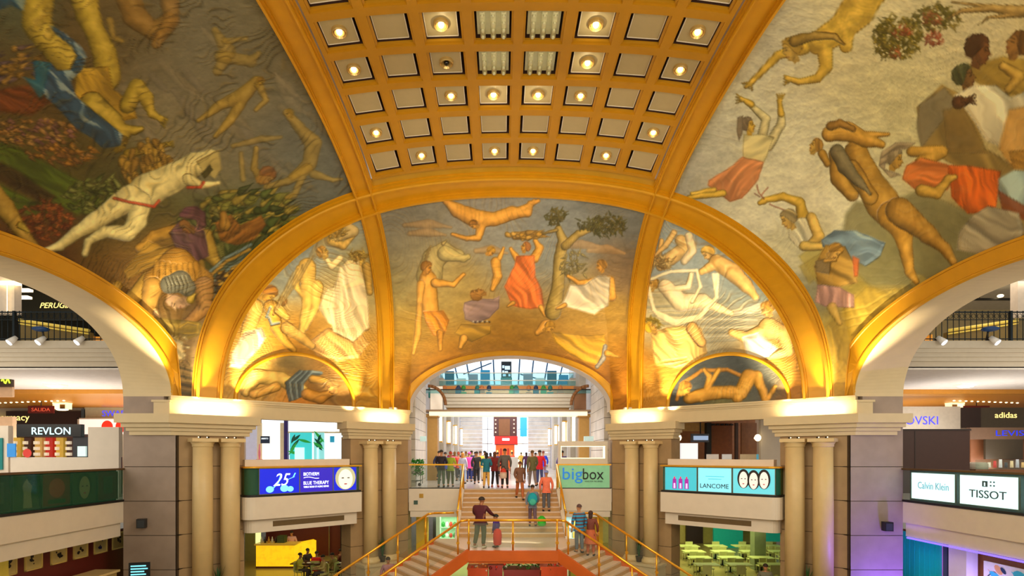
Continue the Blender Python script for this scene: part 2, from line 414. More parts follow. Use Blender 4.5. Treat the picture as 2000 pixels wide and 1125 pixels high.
def vnoise(x, y, seed=0):
    xi, yi = np.floor(x), np.floor(y); fx_, fy_ = x-xi, y-yi
    fx_ = fx_*fx_*(3-2*fx_); fy_ = fy_*fy_*(3-2*fy_)
    def h(a, b):
        v = np.sin(a*127.1+b*311.7+seed*74.7)*43758.5453
        return v-np.floor(v)
    return (h(xi, yi)*(1-fx_)+h(xi+1, yi)*fx_)*(1-fy_)+(h(xi, yi+1)*(1-fx_)+h(xi+1, yi+1)*fx_)*fy_
def fbm(x, y, seed=0, o=4):
    s = 0; a = .5
    for i in range(o): s = s+a*vnoise(x*2**i, y*2**i, seed+i); a *= .5
    return s/(1-.5**o)
class Paint:
    """paints colour and relief on the mural's points; the design's own plane has units of one pixel of the photograph"""
    def __init__(s, x, y):
        wob = 3.0
        s.x = x+wob*(fbm(x/17, y/17, 3)-.5); s.y = y+wob*(fbm(x/17, y/17, 9)-.5)
        s.c = np.zeros((len(x), 3)); s.h = np.zeros(len(x)); s.pend = []; s.pkey = None
    def bg(s, pts, scale=1., seed=1):
        """soft mix of colour spots (x, y, radius, rgb)"""
        W = np.zeros(len(s.x)); C = np.zeros_like(s.c)
        X = s.x+40*(fbm(s.x/70, s.y/70, seed)-.5); Y = s.y+40*(fbm(s.x/70, s.y/70, seed+5)-.5)
        for (px, py, r, c) in pts:
            w_ = np.exp(-(((X-px)**2+(Y-py)**2)/(r*r)))+1e-9; W += w_; C += w_[:, None]*np.array(c, float)
        s.c = C/W[:, None]
        n = fbm(s.x/30, s.y/12, seed+2); n2 = fbm(s.x/6, s.y/4, seed+3, 3)
        s.c *= (1+.22*(n-.5)+.16*(n2-.5))[:, None]; s.h += .25*(n2-.5)+.2*(n-.5)
    def _sel(s, x0, x1, y0, y1): return np.nonzero((s.x > x0) & (s.x < x1) & (s.y > y0) & (s.y < y1))[0]
    def limb(s, pts, col, a=1., lift=.6, line=.55):
        """tapering limb: pts = (x, y, r); neighbouring limbs of one colour melt into one body"""
        key = (tuple(col), a, line)
        if s.pend and s.pkey != key: s.flush()
        s.pkey = key; s.pend.append((pts, lift))
    def flush(s):
        if not s.pend: return
        L, (col, a, line) = s.pend, s.pkey; s.pend = []
        allp = np.array([q for (p, _) in L for q in p], float); R = allp[:, 2].max()+5
        I = s._sel(allp[:, 0].min()-R, allp[:, 0].max()+R, allp[:, 1].min()-R, allp[:, 1].max()+R)
        if not len(I): return
        x, y = s.x[I], s.y[I]; K = 3.0; U = np.full(len(I), 60.); W = np.zeros(len(I))+1e-9; Q = np.zeros(len(I)); Sx = np.zeros(len(I)); RR = np.zeros(len(I)); lift = max(l for _, l in L)
        for (pts, _) in L:
            P = np.array(pts, float)
            for i in range(max(1, len(P)-1)):
                p0, p1 = P[i], P[min(i+1, len(P)-1)]
                dx_, dy_ = p1[0]-p0[0], p1[1]-p0[1]; L2 = dx_*dx_+dy_*dy_+1e-6
                t = np.clip(((x-p0[0])*dx_+(y-p0[1])*dy_)/L2, 0, 1); tt = t*t*(3-2*t)
                ex, ey = x-p0[0]-t*dx_, y-p0[1]-t*dy_; d = np.hypot(ex, ey); r = np.maximum(p0[2]+(p1[2]-p0[2])*tt, .1)
                sd = np.clip(d-r, -60, 60); h = np.clip(.5+.5*(U-sd)/K, 0, 1); U = U*(1-h)+sd*h-K*h*(1-h)*.5
                w_ = np.exp(-np.clip(sd, -30, 12)/2.6)*1e-3; W += w_; Q += w_*np.clip(d/r, 0, 1.1); Sx += w_*(ex*.55-ey*.8)/r; RR += w_*r
        Q /= W; Sx /= W; RR /= W
        A = np.clip(.5-U/2.2, 0, 1)*a
        inner = np.clip(-U/np.maximum(RR*.8, 3), 0, 1)
        mus = fbm(x/13, y/13, 21, 3)-.5; ln = np.abs(((vnoise(x/34, y/34, 61)*4+vnoise(x/80, y/80, 63)*5) % 1)-.5)*2
        tone = .70+.42*inner**.6+.20*np.clip(Sx, -1, 1)+.30*mus-.06*np.clip(1-ln*1.6, 0, 1)
        c0 = np.array(col, float); c = c0[None]*tone[:, None]
        hi = np.clip(tone-1.05, 0, 1)*.9; c = c+(np.array([236, 206, 150.])[None]-c)*hi[:, None]*.6
        edge = np.clip(1-np.abs(U+.9)/1.5, 0, 1)*line*.8
        c = c*(1-edge)[:, None]+c0[None]*.42*edge[:, None]
        s.c[I] = s.c[I]*(1-A)[:, None]+c*A[:, None]
        s.h[I] = s.h[I]*(1-A)+A*(lift*(np.sqrt(np.clip(inner, 0, 1))*np.minimum(1.4, RR/11))+.35*mus)
    def swirls(s, a=.3, light=(226, 186, 106), dark=(60, 44, 20), sc=60., n=9, seed=71, box=None, ):
        """fine curving brush lines over everything, as in old fresco cracks and folds"""
        s.flush(); x, y = s.x, s.y
        t = (vnoise(x/sc, y/sc, seed)*n*.42+.10*vnoise(x/19, y/19, seed+2)*n+(x*.6+y*(.6+.8*vnoise(x/150, y/150, seed+4)))/sc*4.2) % 1
        gate = np.clip((fbm(x/40, y/40, seed+9, 2)-.38)*4, 0, 1)
        l = np.exp(-((t-.5)/.10)**2)*gate*a; d = np.exp(-((t-.74)/.12)**2)*gate*a
        lum = s.c.mean(1, keepdims=True)/140
        s.c = s.c*(1-d[:, None])+np.array(dark, float)[None]*lum*d[:, None]
        s.c = s.c*(1-l[:, None])+np.array(light, float)[None]*np.clip(lum, .5, 1.3)*l[:, None]
        s.h += .5*l-.4*d
    def poly(s, pts, col, a=1., soft=1.5, fold=None, foldc=None, freq=7., lift=.3, line=.4):
        s.flush(); P = np.array(pts, float); m = 6+soft
        I = s._sel(P[:, 0].min()-m, P[:, 0].max()+m, P[:, 1].min()-m, P[:, 1].max()+m)
        if not len(I): return
        x, y = s.x[I], s.y[I]; n = len(P); d = np.full(len(I), 9e9); ins = np.zeros(len(I), bool)
        for i in range(n):
            a0, b0 = P[i], P[(i+1) % n]; ex, ey = b0-a0; L2 = ex*ex+ey*ey+1e-9
            t = np.clip(((x-a0[0])*ex+(y-a0[1])*ey)/L2, 0, 1)
            d = np.minimum(d, np.hypot(x-a0[0]-t*ex, y-a0[1]-t*ey))
            c1 = (a0[1] > y) != (b0[1] > y)
            ins ^= c1 & (x < (b0[0]-a0[0])*(y-a0[1])/(b0[1]-a0[1]+1e-12)+a0[0])
        sd = np.where(ins, -d, d); A = np.clip(.5-sd/(2*soft), 0, 1)*a
        c = np.array(col, float)[None]*np.ones((len(I), 1)); hh = np.clip(d/8, 0, 1)*lift
        if fold is not None:
            ca, sa = math.cos(math.radians(fold)), math.sin(math.radians(fold))
            al = x*ca+y*sa; v = -x*sa+y*ca+16*(fbm(x/50, y/50, 33, 2)-.5)*2
            w_ = np.clip((fbm(al/(freq*6)+7, v/freq*1.15, 31, 2)-.5)*4.2, -1, 1); c = c*(1+.20*w_)[:, None]; hh = hh+.22*w_
            if foldc is not None:
                k = np.clip((w_-.45)*3, 0, 1)*.7; c = c*(1-k)[:, None]+np.array(foldc, float)[None]*k[:, None]
        else: c = c*(1+.2*(fbm(x/14, y/14, 41, 3)-.5))[:, None]
        edge = np.clip(1-np.abs(sd+1)/1.6, 0, 1)*line
        c = c*(1-edge*.6)[:, None]
        s.c[I] = s.c[I]*(1-A)[:, None]+c*A[:, None]; s.h[I] = s.h[I]*(1-A)+A*hh
    def leaves(s, cx, cy, rx, ry, cols, n=60, r=5, seed=1, a=.9, ang=None):
        g = random.Random(seed)
        for i in range(n):
            t = g.random()*6.283; q = math.sqrt(g.random()); x = cx+rx*q*math.cos(t); y = cy+ry*q*math.sin(t)
            an = (g.random()*6.283 if ang is None else math.radians(ang)+g.uniform(-.4, .4)); l = r*g.uniform(.7, 1.8); w_ = r*.32*g.uniform(.7, 1.3)
            s.limb([(x, y, w_), (x+l*math.cos(an), y+l*math.sin(an), .6)], g.choice(cols), a, .4, .5)
    def strokes(s, L, col, r=1.3, a=.8):
        for l in L: s.limb([(p[0], p[1], r) for p in l], col, a, .25, 0)
    def head(s, x, y, r, skin, hair=None, hd=0, a=1.):
        """profile head; hd = direction the face looks in, in degrees (y down)"""
        s.flush(); c, sn = math.cos(math.radians(hd)), math.sin(math.radians(hd)); f = 1 if c >= 0 else -1; k = r*1.12
        q = lambda u, v: (x+k*(c*u+f*sn*v), y+k*(sn*u-f*c*v)); P = lambda L: [q(*p) for p in L]
        s.poly(P([(-.25, -1.0), (.25, -1.05), (.3, -.5), (-.35, -.4)]), [v*.9 for v in skin], a, 1.2, line=.2)
        s.poly(P([(-.3, .70), (.30, .78), (.52, .55), (.56, .25), (.80, -.08), (.60, -.16), (.64, -.32), (.55, -.42), (.54, -.66), (.22, -.84), (-.12, -.55), (-.35, 0)]), skin, a, 1.1, line=.5)
        s.poly(P([(-.25, -.45), (.2, -.8), (.25, -.5), (-.1, -.1)]), [v*.74 for v in skin], .6*a, 2., line=0)
        dk = [v*.36 for v in skin]
        if hair: s.poly(P([(.36, .90), (.52, .62), (.22, .52), (.05, .15), (-.10, -.20), (-.30, -.55), (-.70, -.45), (-.95, 0), (-.88, .55), (-.55, .92), (0, 1.05)]), hair, a, 1.2, fold=hd+70, freq=max(4, r*.4), line=.4)
        if r > 7:
            t = max(.7, r*.05)
            s.limb([(*q(.30, .10), t), (*q(.48, .12), t*.8)], dk, .85*a, 0, 0); s.limb([(*q(.26, .28), t), (*q(.54, .30), t*.7)], dk, .7*a, 0, 0)
            s.limb([(*q(.42, -.38), t), (*q(.60, -.37), t*.8)], (120, 50, 30), .6*a, 0, 0); s.flush()
    def bake(s, gain, warm=(1, 1, 1)):
        s.flush()
        c = np.clip(s.c, 0, 255)/255; l = np.where(c <= .04045, c/12.92, ((c+.055)/1.055)**2.4)
        return np.clip(l*gain*np.array(warm)[None], 0, .92)
def mural(key, name, label, painter, gain, warm=(1, 1, 1)):
    F = REG[key]; idx = np.nonzero(F.ravel()); fi, fj = np.nonzero(F)
    a = fi*NF+fj; quads = np.stack([a, a+NF, a+NF+1, a+1], 1)
    used, inv = np.unique(quads, return_inverse=True); quads = inv.reshape(-1, 4)
    vx, vy, vz = GX.ravel()[used], WY.ravel()[used], GZ.ravel()[used]
    p = Paint(PXa.ravel()[used], PYa.ravel()[used]); painter(p)
    me = bpy.data.meshes.new(name); nv, nf = len(used), len(quads)
    me.vertices.add(nv); me.vertices.foreach_set('co', np.stack([vx, vy, vz], 1).ravel())
    me.loops.add(nf*4); me.loops.foreach_set('vertex_index', quads.ravel().astype(np.int32))
    me.polygons.add(nf); me.polygons.foreach_set('loop_start', (np.arange(nf)*4).astype(np.int32))
    me.polygons.foreach_set('use_smooth', np.ones(nf, bool)); me.update(calc_edges=True)
    ca = me.color_attributes.new('paint', 'FLOAT_COLOR', 'POINT'); rgba = np.ones((nv, 4)); rgba[:, :3] = p.bake(gain*1.28, (.88, 1.03, 1.14))
    ca.data.foreach_set('color', rgba.ravel())
    ra = me.attributes.new('relief', 'FLOAT', 'POINT'); ra.data.foreach_set('value', p.h.astype(np.float32))
    me.materials.append(mm); o = bpy.data.objects.new(name, me); COL.objects.link(o)
    tag(o, label, 'mural'); return o
# ------------------------------------------------------------------ the painted figures (generic nudes and draped figures in the colours of the place)
OC, OD, FL, PALE = (166, 134, 44), (128, 100, 30), (196, 150, 78), (214, 190, 132)
def falling_giant(p):
    p.limb([(75, -30, 34), (72, 45, 29), (90, 75, 26), (128, 112, 30), (145, 135, 22)], OC)
    p.limb([(160, -30, 30), (172, 30, 24), (186, 62, 20), (205, 105, 24), (210, 150, 26)], OC)
    p.poly([(150, 135), (212, 130), (222, 175), (262, 205), (268, 232), (215, 240), (165, 215), (146, 180)], (168, 126, 38), fold=58, freq=11, lift=.8)
    p.limb([(180, 205, 26), (215, 238, 25), (240, 262, 16)], OC)
    p.limb([(250, 205, 17), (268, 170, 17), (285, 190, 14), (296, 222, 9), (312, 232, 6)], OC)
    for k in range(4): p.limb([(306+2*k, 228, 3.5), (316+3*k, 236-3*k+6, 2.6), (322+2*k, 250-5*k, 1.8)], OC)
    p.limb([(225, 250, 13), (262, 255, 9), (276, 252, 6)], OC)
    p.head(236, 282, 16, OD, (110, 84, 30), 40)
    p.limb([(250, 300, 9), (300, 288, 8), (330, 282, 5)], OD)
    for k in range(4): p.limb([(326, 280, 2.6), (338, 276+4*k, 1.6)], OC)
def left_main(p):
    p.bg([(420, 120, 150, (116, 106, 84)), (560, 60, 120, (106, 94, 66)), (360, 250, 90, (134, 118, 84)), (600, 300, 110, (96, 94, 82)), (460, 330, 70, (124, 112, 84)), (250, 60, 80, (92, 74, 42)),
          (60, 150, 90, (84, 62, 30)), (20, 40, 70, (74, 82, 62)), (60, 330, 90, (76, 70, 26)), (240, 400, 90, (64, 62, 28)), (60, 470, 80, (78, 36, 14)),
          (460, 430, 80, (60, 66, 30)), (270, 520, 80, (120, 78, 26)), (250, 620, 70, (92, 66, 30)), (350, 700, 70, (150, 116, 70)), (370, 770, 30, (84, 62, 26)), (-200, 300, 300, (90, 64, 30))], seed=3)
    g = random.Random(5)
    # smoke wisps
    for i in range(26):
        x, y = g.uniform(230, 620), g.uniform(40, 330); l = g.uniform(30, 90)
        p.limb([(x, y, g.uniform(4, 11)), (x+l*.5, y+l*.55, g.uniform(6, 14)), (x+l, y+l*.9, 3)], g.choice([(140, 122, 92), (116, 98, 66), (104, 92, 78)]), .28, .2, 0)
    # foliage bands at the left
    for (pts, c) in (([(-40, 262), (40, 290), (150, 350), (210, 400), (150, 420), (60, 370), (-40, 320)], (70, 84, 22)), ([(-40, 300), (30, 330), (110, 385), (90, 400), (-40, 330)], (52, 34, 18)),
                     ([(-40, 340), (60, 390), (110, 410), (80, 430), (-40, 380)], (66, 84, 20)), ([(-40, 180), (60, 165), (100, 200), (60, 226), (-40, 215)], (104, 48, 20))):
        p.poly(pts, c, .85, 4, fold=28, freq=9)
    p.leaves(60, 255, 90, 26, [(140, 92, 40), (112, 70, 60), (150, 106, 50)], 90, 13, 4, ang=25)
    p.leaves(120, 300, 70, 22, [(150, 96, 30), (116, 74, 34)], 60, 13, 6, ang=28)
    p.leaves(190, 385, 62, 36, [(88, 90, 36), (60, 66, 26), (110, 108, 50)], 110, 14, 7)
    p.leaves(85, 430, 55, 36, [(120, 54, 20), (92, 38, 16), (140, 74, 30)], 90, 13, 8)
    p.leaves(30, 130, 50, 40, [(120, 84, 30), (140, 100, 40), (80, 60, 60)], 40, 18, 9, ang=-20)
    p.leaves(480, 420, 95, 48, [(70, 80, 34), (46, 54, 24), (112, 106, 42), (140, 116, 44)], 150, 22, 10, ang=-22)
    p.leaves(400, 455, 60, 50, [(70, 74, 34), (100, 92, 40)], 60, 20, 11, ang=60)
    falling_giant(p)
    p.poly([(62, 118), (100, 122), (112, 138), (136, 136), (150, 110), (140, 92), (104, 62), (98, 48), (128, 66), (160, 92), (170, 112), (160, 136), (138, 160), (150, 190), (240, 262), (236, 284), (200, 290), (180, 270), (148, 250), (110, 210), (85, 185), (45, 150), (70, 158)],
           (46, 72, 92), .95, 1.5, fold=52, foldc=(172, 176, 160), freq=10, lift=.5)
    p.poly([(66, 118), (100, 122), (90, 160), (80, 196), (48, 150), (70, 156)], (36, 88, 96), .8)
    p.poly([(-20, -10), (50, -10), (46, 22), (20, 10), (-20, 30)], (40, 74, 92), .9, fold=40, freq=8, foldc=(150, 150, 120))
    # figures half lost in the smoke
    F2 = (158, 122, 44)
    p.limb([(250, -10, 26), (262, 30, 24), (300, 62, 18), (330, 40, 16)], (140, 98, 38), .75)
    p.limb([(330, -10, 20), (335, 40, 16), (305, 86, 10)], (144, 100, 42), .7); p.limb([(215, 40, 8), (222, 75, 6), (238, 80, 5)], F2, .6)
    p.limb([(420, 60, 8), (445, 100, 16), (425, 140, 10)], F2, .55); p.limb([(440, 80, 7), (480, 76, 5)], F2, .5); p.limb([(430, 110, 12), (490, 120, 12), (505, 105, 6)], F2, .55)
    p.limb([(500, 160, 12), (470, 190, 16), (430, 205, 10), (388, 236, 5)], F2, .8); p.limb([(470, 200, 12), (450, 235, 9), (420, 266, 5)], F2, .8)
    p.limb([(505, 165, 9), (520, 196, 6), (500, 214, 5)], F2, .7); p.head(508, 160, 9, F2, (140, 100, 30), 60, .8)
    p.limb([(560, 220, 8), (585, 250, 12), (612, 280, 17), (605, 320, 14), (570, 345, 8)], F2, .65); p.head(566, 222, 9, F2, OD, 150, .7)
    p.limb([(600, 330, 12), (560, 355, 8), (520, 365, 6)], F2, .6); p.limb([(612, 340, 9), (650, 352, 5), (668, 350, 3)], F2, .6); p.limb([(590, 345, 8), (575, 380, 7), (560, 386, 5)], F2, .6)
    p.limb([(500, 290, 6), (496, 330, 7), (510, 350, 10)], F2, .7); p.head(520, 345, 19, (166, 116, 50), (142, 84, 40), 70, .75)
    p.limb([(455, 285, 5), (510, 272, 7), (548, 268, 4)], F2, .5); p.limb([(470, 300, 5), (475, 350, 6)], F2, .5)
    p.leaves(285, 315, 50, 46, [(156, 116, 40), (128, 92, 34)], 70, 20, 14, ang=88)
    # fallen white body
    W = (206, 182, 116)
    p.limb([(412, 308, 17), (380, 322, 24), (330, 352, 30), (286, 372, 33), (256, 392, 27)], W, lift=1)
    p.poly([(384, 316), (428, 292), (434, 330), (420, 350), (396, 336)], (176, 150, 84), .9); p.poly([(392, 340), (410, 322), (416, 332), (400, 350)], (70, 62, 30))
    p.limb([(255, 385, 25), (190, 430, 19), (150, 455, 13), (118, 480, 10), (92, 490, 8)], W, lift=1)
    p.limb([(272, 395, 24), (268, 430, 20), (250, 455, 16), (205, 452, 12), (172, 472, 9), (166, 496, 7)], W, lift=1)
    p.limb([(368, 350, 11), (395, 362, 8), (426, 358, 5)], W)
    p.strokes([[(222, 388), (262, 396), (300, 404), (310, 392)], [(366, 366), (392, 366), (398, 356)]], (176, 50, 24), 3)
    # foot entering at the left
    p.limb([(-30, 360, 22), (10, 405, 19), (40, 450, 14), (62, 478, 11), (84, 498, 6)], (160, 122, 48), lift=1); p.limb([(40, 440, 7), (55, 452, 4)], OC)
    # woman with a headscarf
    p.limb([(345, 450, 13), (300, 462, 12), (272, 485, 9)], (150, 106, 34)); p.limb([(402, 462, 15), (412, 500, 14), (428, 520, 9)], (160, 122, 44), lift=1)
    p.poly([(330, 455), (352, 430), (400, 450), (408, 500), (380, 515), (350, 500)], (84, 54, 56), .95, fold=70, freq=9)
    p.poly([(420, 435), (450, 418), (470, 440), (510, 420), (520, 440), (495, 470), (460, 480), (430, 470)], (142, 84, 32), .85, fold=-30, freq=9)
    p.limb([(440, 440, 12), (436, 420, 8)], (158, 110, 40))
    p.head(366, 440, 18, (120, 78, 34), None, 130)
    p.poly([(350, 418), (362, 404), (386, 402), (402, 416), (403, 442), (390, 448), (382, 430), (352, 424)], (100, 58, 62), 1, fold=20, freq=7)
    p.strokes([[(388, 432), (382, 450)], [(400, 446), (384, 452)]], (150, 96, 80), 1.4)
    # striped cloth at the rib
    for k in range(7): p.strokes([[(405+3*k, 535+6*k), (440+3*k, 505+6*k), (490-3*k, 478+9*k)]], [(110, 124, 124), (172, 122, 44), (72, 80, 66)][k % 3], 3.2)
    p.leaves(445, 560, 26, 40, [(180, 132, 40), (70, 50, 30)], 40, 14, 17, ang=-25)
    # crouching man
    p.limb([(228, 560, 12), (216, 585, 9), (205, 560, 7)], (164, 122, 44)); p.limb([(292, 545, 17), (262, 580, 15), (240, 590, 11)], (168, 126, 48), lift=1)
    p.poly([(240, 530), (290, 470), (330, 486), (300, 520), (250, 545)], (170, 124, 42), .9, fold=-25, freq=11)
    p.limb([(300, 545, 20), (345, 518, 34), (392, 550, 26)], (168, 116, 40), lift=1.3)
    for k in range(9): p.limb([(306+11*k, 520-abs(4-k)*2, 6), (302+12*k, 548, 4)], (176, 124, 44), .55, .8)
    p.limb([(298, 560, 20), (290, 600, 15), (300, 640, 12), (332, 672, 9)], (186, 134, 58), lift=1.1)
    p.limb([(398, 560, 20), (400, 600, 15), (370, 628, 10), (346, 640, 7)], (178, 124, 62), lift=1.1)
    p.head(345, 585, 24, (186, 142, 104), None, 100)
    p.limb([(330, 556, 18), (352, 550, 22), (366, 562, 17)], (118, 110, 88), 1, 1)
    for k in range(6): p.strokes([[(322+8*k, 540), (328+8*k, 556), (330+7*k, 572)]], (156, 148, 118), 1.2, .6)
    p.limb([(304, 610, 6), (312, 620, 3)], (200, 156, 110)); p.limb([(372, 585, 8), (380, 575, 3)], (190, 150, 50))
    p.poly([(300, 620), (390, 628), (404, 650), (350, 668), (300, 650)], (142, 116, 50), .8, fold=8, freq=12)
    p.strokes([[(350, 640), (366, 630), (386, 634), (384, 650), (360, 652)]], (200, 156, 60), 2)
    p.leaves(345, 680, 30, 26, [(222, 190, 130), (240, 210, 150), (170, 130, 70)], 30, 9, 19)
    p.poly([(330, 655), (356, 668), (360, 700), (340, 706), (326, 690)], (226, 198, 140), .85, fold=60, freq=8, lift=.8)
    for k in range(8): p.strokes([[(320, 715+8*k), (350, 710+8*k), (392, 722+7*k)]], (60, 54, 32) if k % 2 else (132, 106, 58), 2.4, .7)
    for k in range(7): p.strokes([[(110+20*k, 520+10*k), (170+20*k, 560+12*k), (230+16*k, 640+14*k)]], (150, 108, 36) if k % 2 else (82, 44, 20), 3, .45)
    p.swirls(.34, (176, 140, 66), (44, 36, 16), 80, 13)
mural('mainL', 'ceiling_mural', 'dark smoky mural of falling and crouching figures over the left arch', left_main, 1.0)

def right_main(p):
    p.bg([(1700, 60, 120, (206, 186, 138)), (1480, 60, 90, (188, 176, 148)), (1420, 300, 70, (170, 162, 140)), (1560, 300, 120, (212, 198, 160)), (1460, 350, 60, (206, 192, 152)), (1780, 200, 120, (200, 184, 130)),
          (1900, 60, 90, (196, 176, 130)), (1760, 560, 70, (112, 98, 42)), (1880, 560, 90, (104, 82, 30)), (1960, 480, 60, (108, 84, 40)), (1700, 620, 70, (156, 128, 50)), (1600, 560, 40, (138, 128, 92)),
          (1560, 480, 50, (190, 176, 130)), (1700, 720, 60, (170, 128, 40)), (1640, 690, 40, (190, 150, 66)), (2200, 300, 250, (170, 140, 80)), (1360, 350, 50, (150, 142, 124))], seed=8)
    # grey rocks and the gold ground
    p.poly([(1640, 500), (1650, 420), (1672, 392), (1720, 400), (1800, 370), (1900, 420), (1960, 470), (1900, 560), (1800, 600), (1700, 560)], (116, 106, 66), .85, 5)
    p.poly([(1560, 500), (1600, 470), (1640, 500), (1600, 560)], (176, 152, 70), .8, 3); p.poly([(1560, 520), (1640, 470), (1650, 500), (1580, 555)], (160, 134, 56), .7, 3)
    p.poly([(1790, 210), (1840, 165), (1890, 190), (1925, 290), (1990, 330), (1996, 380), (1900, 340), (1800, 290)], (140, 108, 50), .92, 2, fold=60, freq=26)
    p.poly([(1795, 205), (1845, 170), (1870, 200), (1830, 250), (1800, 290), (1790, 250)], (128, 112, 80), .9, 3)
    p.poly([(1840, 215), (1880, 205), (1930, 300), (1850, 300)], (122, 94, 46), .8, 3)
    for k in range(12):
        x = 1650+13*k; p.limb([(x, 690-9*k+40*math.sin(k), 16), (x+22, 640-6*k, 22), (x+8, 600, 10)], (178, 144, 52), .4, .6, .3)
    p.poly([(1610, 640), (1690, 560), (1770, 560), (1740, 640), (1690, 730), (1630, 745)], (188, 146, 48), .55, 6, fold=70, freq=13)
    # flying woman
    C = (192, 150, 52)
    p.limb([(1700, -30, 38), (1675, 20, 34), (1640, 58, 27), (1598, 84, 23)], C, lift=.8); p.limb([(1650, 60, 20), (1652, 90, 13)], C)
    p.limb([(1570, 92, 14), (1520, 108, 9), (1490, 138, 7), (1470, 158, 6), (1456, 170, 4)], C); p.limb([(1610, 90, 16), (1614, 130, 13), (1598, 152, 9), (1560, 160, 7), (1536, 152, 5)], C)
    for k in range(4): p.limb([(1466, 160, 3), (1450+6*k, 164+4*k, 1.8)], C); p.limb([(1545, 156, 3), (1532, 148+6*k, 1.8)], C)
    p.head(1546, 97, 23, (194, 152, 68), (146, 112, 42), 155); p.limb([(1552, 80, 12), (1590, 70, 9), (1630, 72, 6), (1648, 88, 2)], (146, 112, 46))
    # bush and branch
    p.leaves(1752, 74, 48, 42, [(126, 106, 28), (98, 86, 22), (150, 124, 40)], 260, 8, 31); p.leaves(1826, 36, 48, 24, [(126, 106, 34), (104, 92, 30), (150, 124, 50)], 130, 8, 32)
    p.leaves(1760, 64, 18, 10, [(172, 74, 34)], 24, 6, 33); p.leaves(1825, 76, 20, 12, [(176, 78, 44)], 46, 6, 34); p.leaves(1820, 38, 20, 12, [(172, 92, 50)], 30, 6, 35); p.leaves(1748, 104, 12, 8, [(176, 90, 44)], 14, 6, 36)
    p.limb([(2040, 20, 16), (1990, 22, 12), (1940, 16, 8), (1880, 20, 5), (1850, 36, 2)], (150, 116, 58)); p.limb([(1990, 28, 6), (1930, 34, 3), (1910, 50, 1)], (150, 116, 58)); p.limb([(1930, 12, 4), (1860, 4, 2)], (150, 116, 58))
    # small woman reaching up
    p.limb([(1500, 285, 11), (1525, 245, 9), (1527, 222, 7)], (192, 172, 118)); p.limb([(1488, 268, 10), (1496, 232, 9), (1470, 208, 7)], (192, 172, 118))
    p.limb([(1526, 222, 7), (1522, 196, 5)], C); p.limb([(1468, 204, 7), (1446, 192, 4)], C)
    for k in range(4): p.limb([(1524, 200, 3), (1518+5*k, 184, 1.5)], C); p.limb([(1452, 196, 3), (1438, 184+6*k, 1.5)], C)
    p.poly([(1452, 262), (1490, 262), (1512, 268), (1500, 300), (1492, 318), (1450, 308)], (186, 166, 110), 1, fold=-30, freq=14)
    p.head(1462, 246, 16, (206, 156, 50), (126, 104, 76), -5); p.poly([(1440, 230), (1452, 226), (1450, 262), (1444, 276), (1438, 256)], (124, 104, 78))
    p.poly([(1450, 306), (1492, 316), (1482, 350), (1450, 388), (1426, 394), (1410, 384), (1382, 362), (1384, 352), (1420, 330)], (198, 124, 72), 1, fold=-42, freq=11, lift=.6)
    p.limb([(1412, 378, 7), (1370, 382, 6), (1346, 386, 5)], C); p.limb([(1395, 370, 5), (1352, 378, 4)], C)
    # the heads and robes at the right edge
    p.poly([(1880, 130), (1960, 110), (2040, 120), (2040, 180), (1950, 190), (1890, 150)], (164, 126, 46), .95, 3, fold=30, freq=20)
    p.head(1912, 100, 30, (112, 68, 32), (84, 50, 24), 12); p.head(1986, 88, 27, (150, 100, 44), (96, 62, 26), 200); p.limb([(1960, 130, 10), (1990, 150, 12), (1970, 175, 8)], (170, 128, 50), .9)
    p.head(1885, 152, 25, (118, 80, 38), (74, 72, 40), -6)
    p.poly([(1862, 186), (1900, 168), (1945, 166), (1975, 190), (2040, 160), (2040, 300), (1995, 300), (1960, 290), (1925, 275), (1890, 220)], (204, 184, 140), 1, fold=62, freq=30, lift=.5)
    p.poly([(1970, 215), (2040, 200), (2040, 330), (1975, 325), (1950, 290)], (200, 140, 60), .85, 3); p.limb([(1872, 200, 13), (1895, 196, 5)], (92, 54, 28))
    for k in range(4): p.limb([(1880, 196, 3), (1905, 186+6*k, 1.6)], (96, 58, 30))
    p.poly([(1970, 295), (2040, 290), (2040, 340), (1980, 335)], (150, 104, 38), .9, fold=20, freq=10)
    # man carrying a limp figure
    B = (164, 118, 42)
    p.limb([(1632, 300, 13), (1638, 350, 16), (1664, 380, 14)], B); p.limb([(1672, 295, 22), (1695, 350, 28), (1725, 398, 34), (1745, 420, 32)], B, lift=1)
    p.limb([(1662, 330, 18), (1700, 385, 15)], B, .8)
    p.limb([(1740, 420, 27), (1764, 455, 20), (1770, 490, 14), (1776, 530, 10), (1790, 550, 6)], (176, 124, 40), lift=1); p.limb([(1756, 412, 27), (1810, 455, 19), (1845, 485, 12), (1862, 512, 8)], (160, 112, 38), lift=1)
    p.limb([(1620, 262, 15), (1655, 256, 19), (1690, 272, 16), (1722, 282, 8)], (186, 134, 50), lift=1); p.limb([(1690, 265, 9), (1735, 262, 4)], (186, 134, 50)); p.limb([(1622, 246, 9), (1640, 240, 8), (1665, 252, 6)], (140, 98, 38))
    p.head(1592, 286, 15, (194, 148, 62), (156, 112, 46), 200); p.limb([(1606, 300, 9), (1616, 320, 7)], B)
    p.limb([(1636, 296, 15), (1650, 325, 15), (1672, 350, 11), (1700, 378, 3)], (116, 100, 66), 1, 1)
    # woman in orange
    p.limb([(1800, 318, 14), (1840, 296, 12), (1780, 296, 10)], (186, 136, 50)); p.poly([(1770, 322), (1800, 308), (1850, 320), (1866, 340), (1850, 372), (1800, 380), (1762, 350)], (198, 106, 44), 1, fold=12, freq=14, lift=.6)
    p.poly([(1850, 322), (1900, 324), (1955, 335), (1950, 380), (1945, 410), (1890, 418), (1858, 385)], (208, 92, 26), 1, fold=75, freq=10, lift=.7)
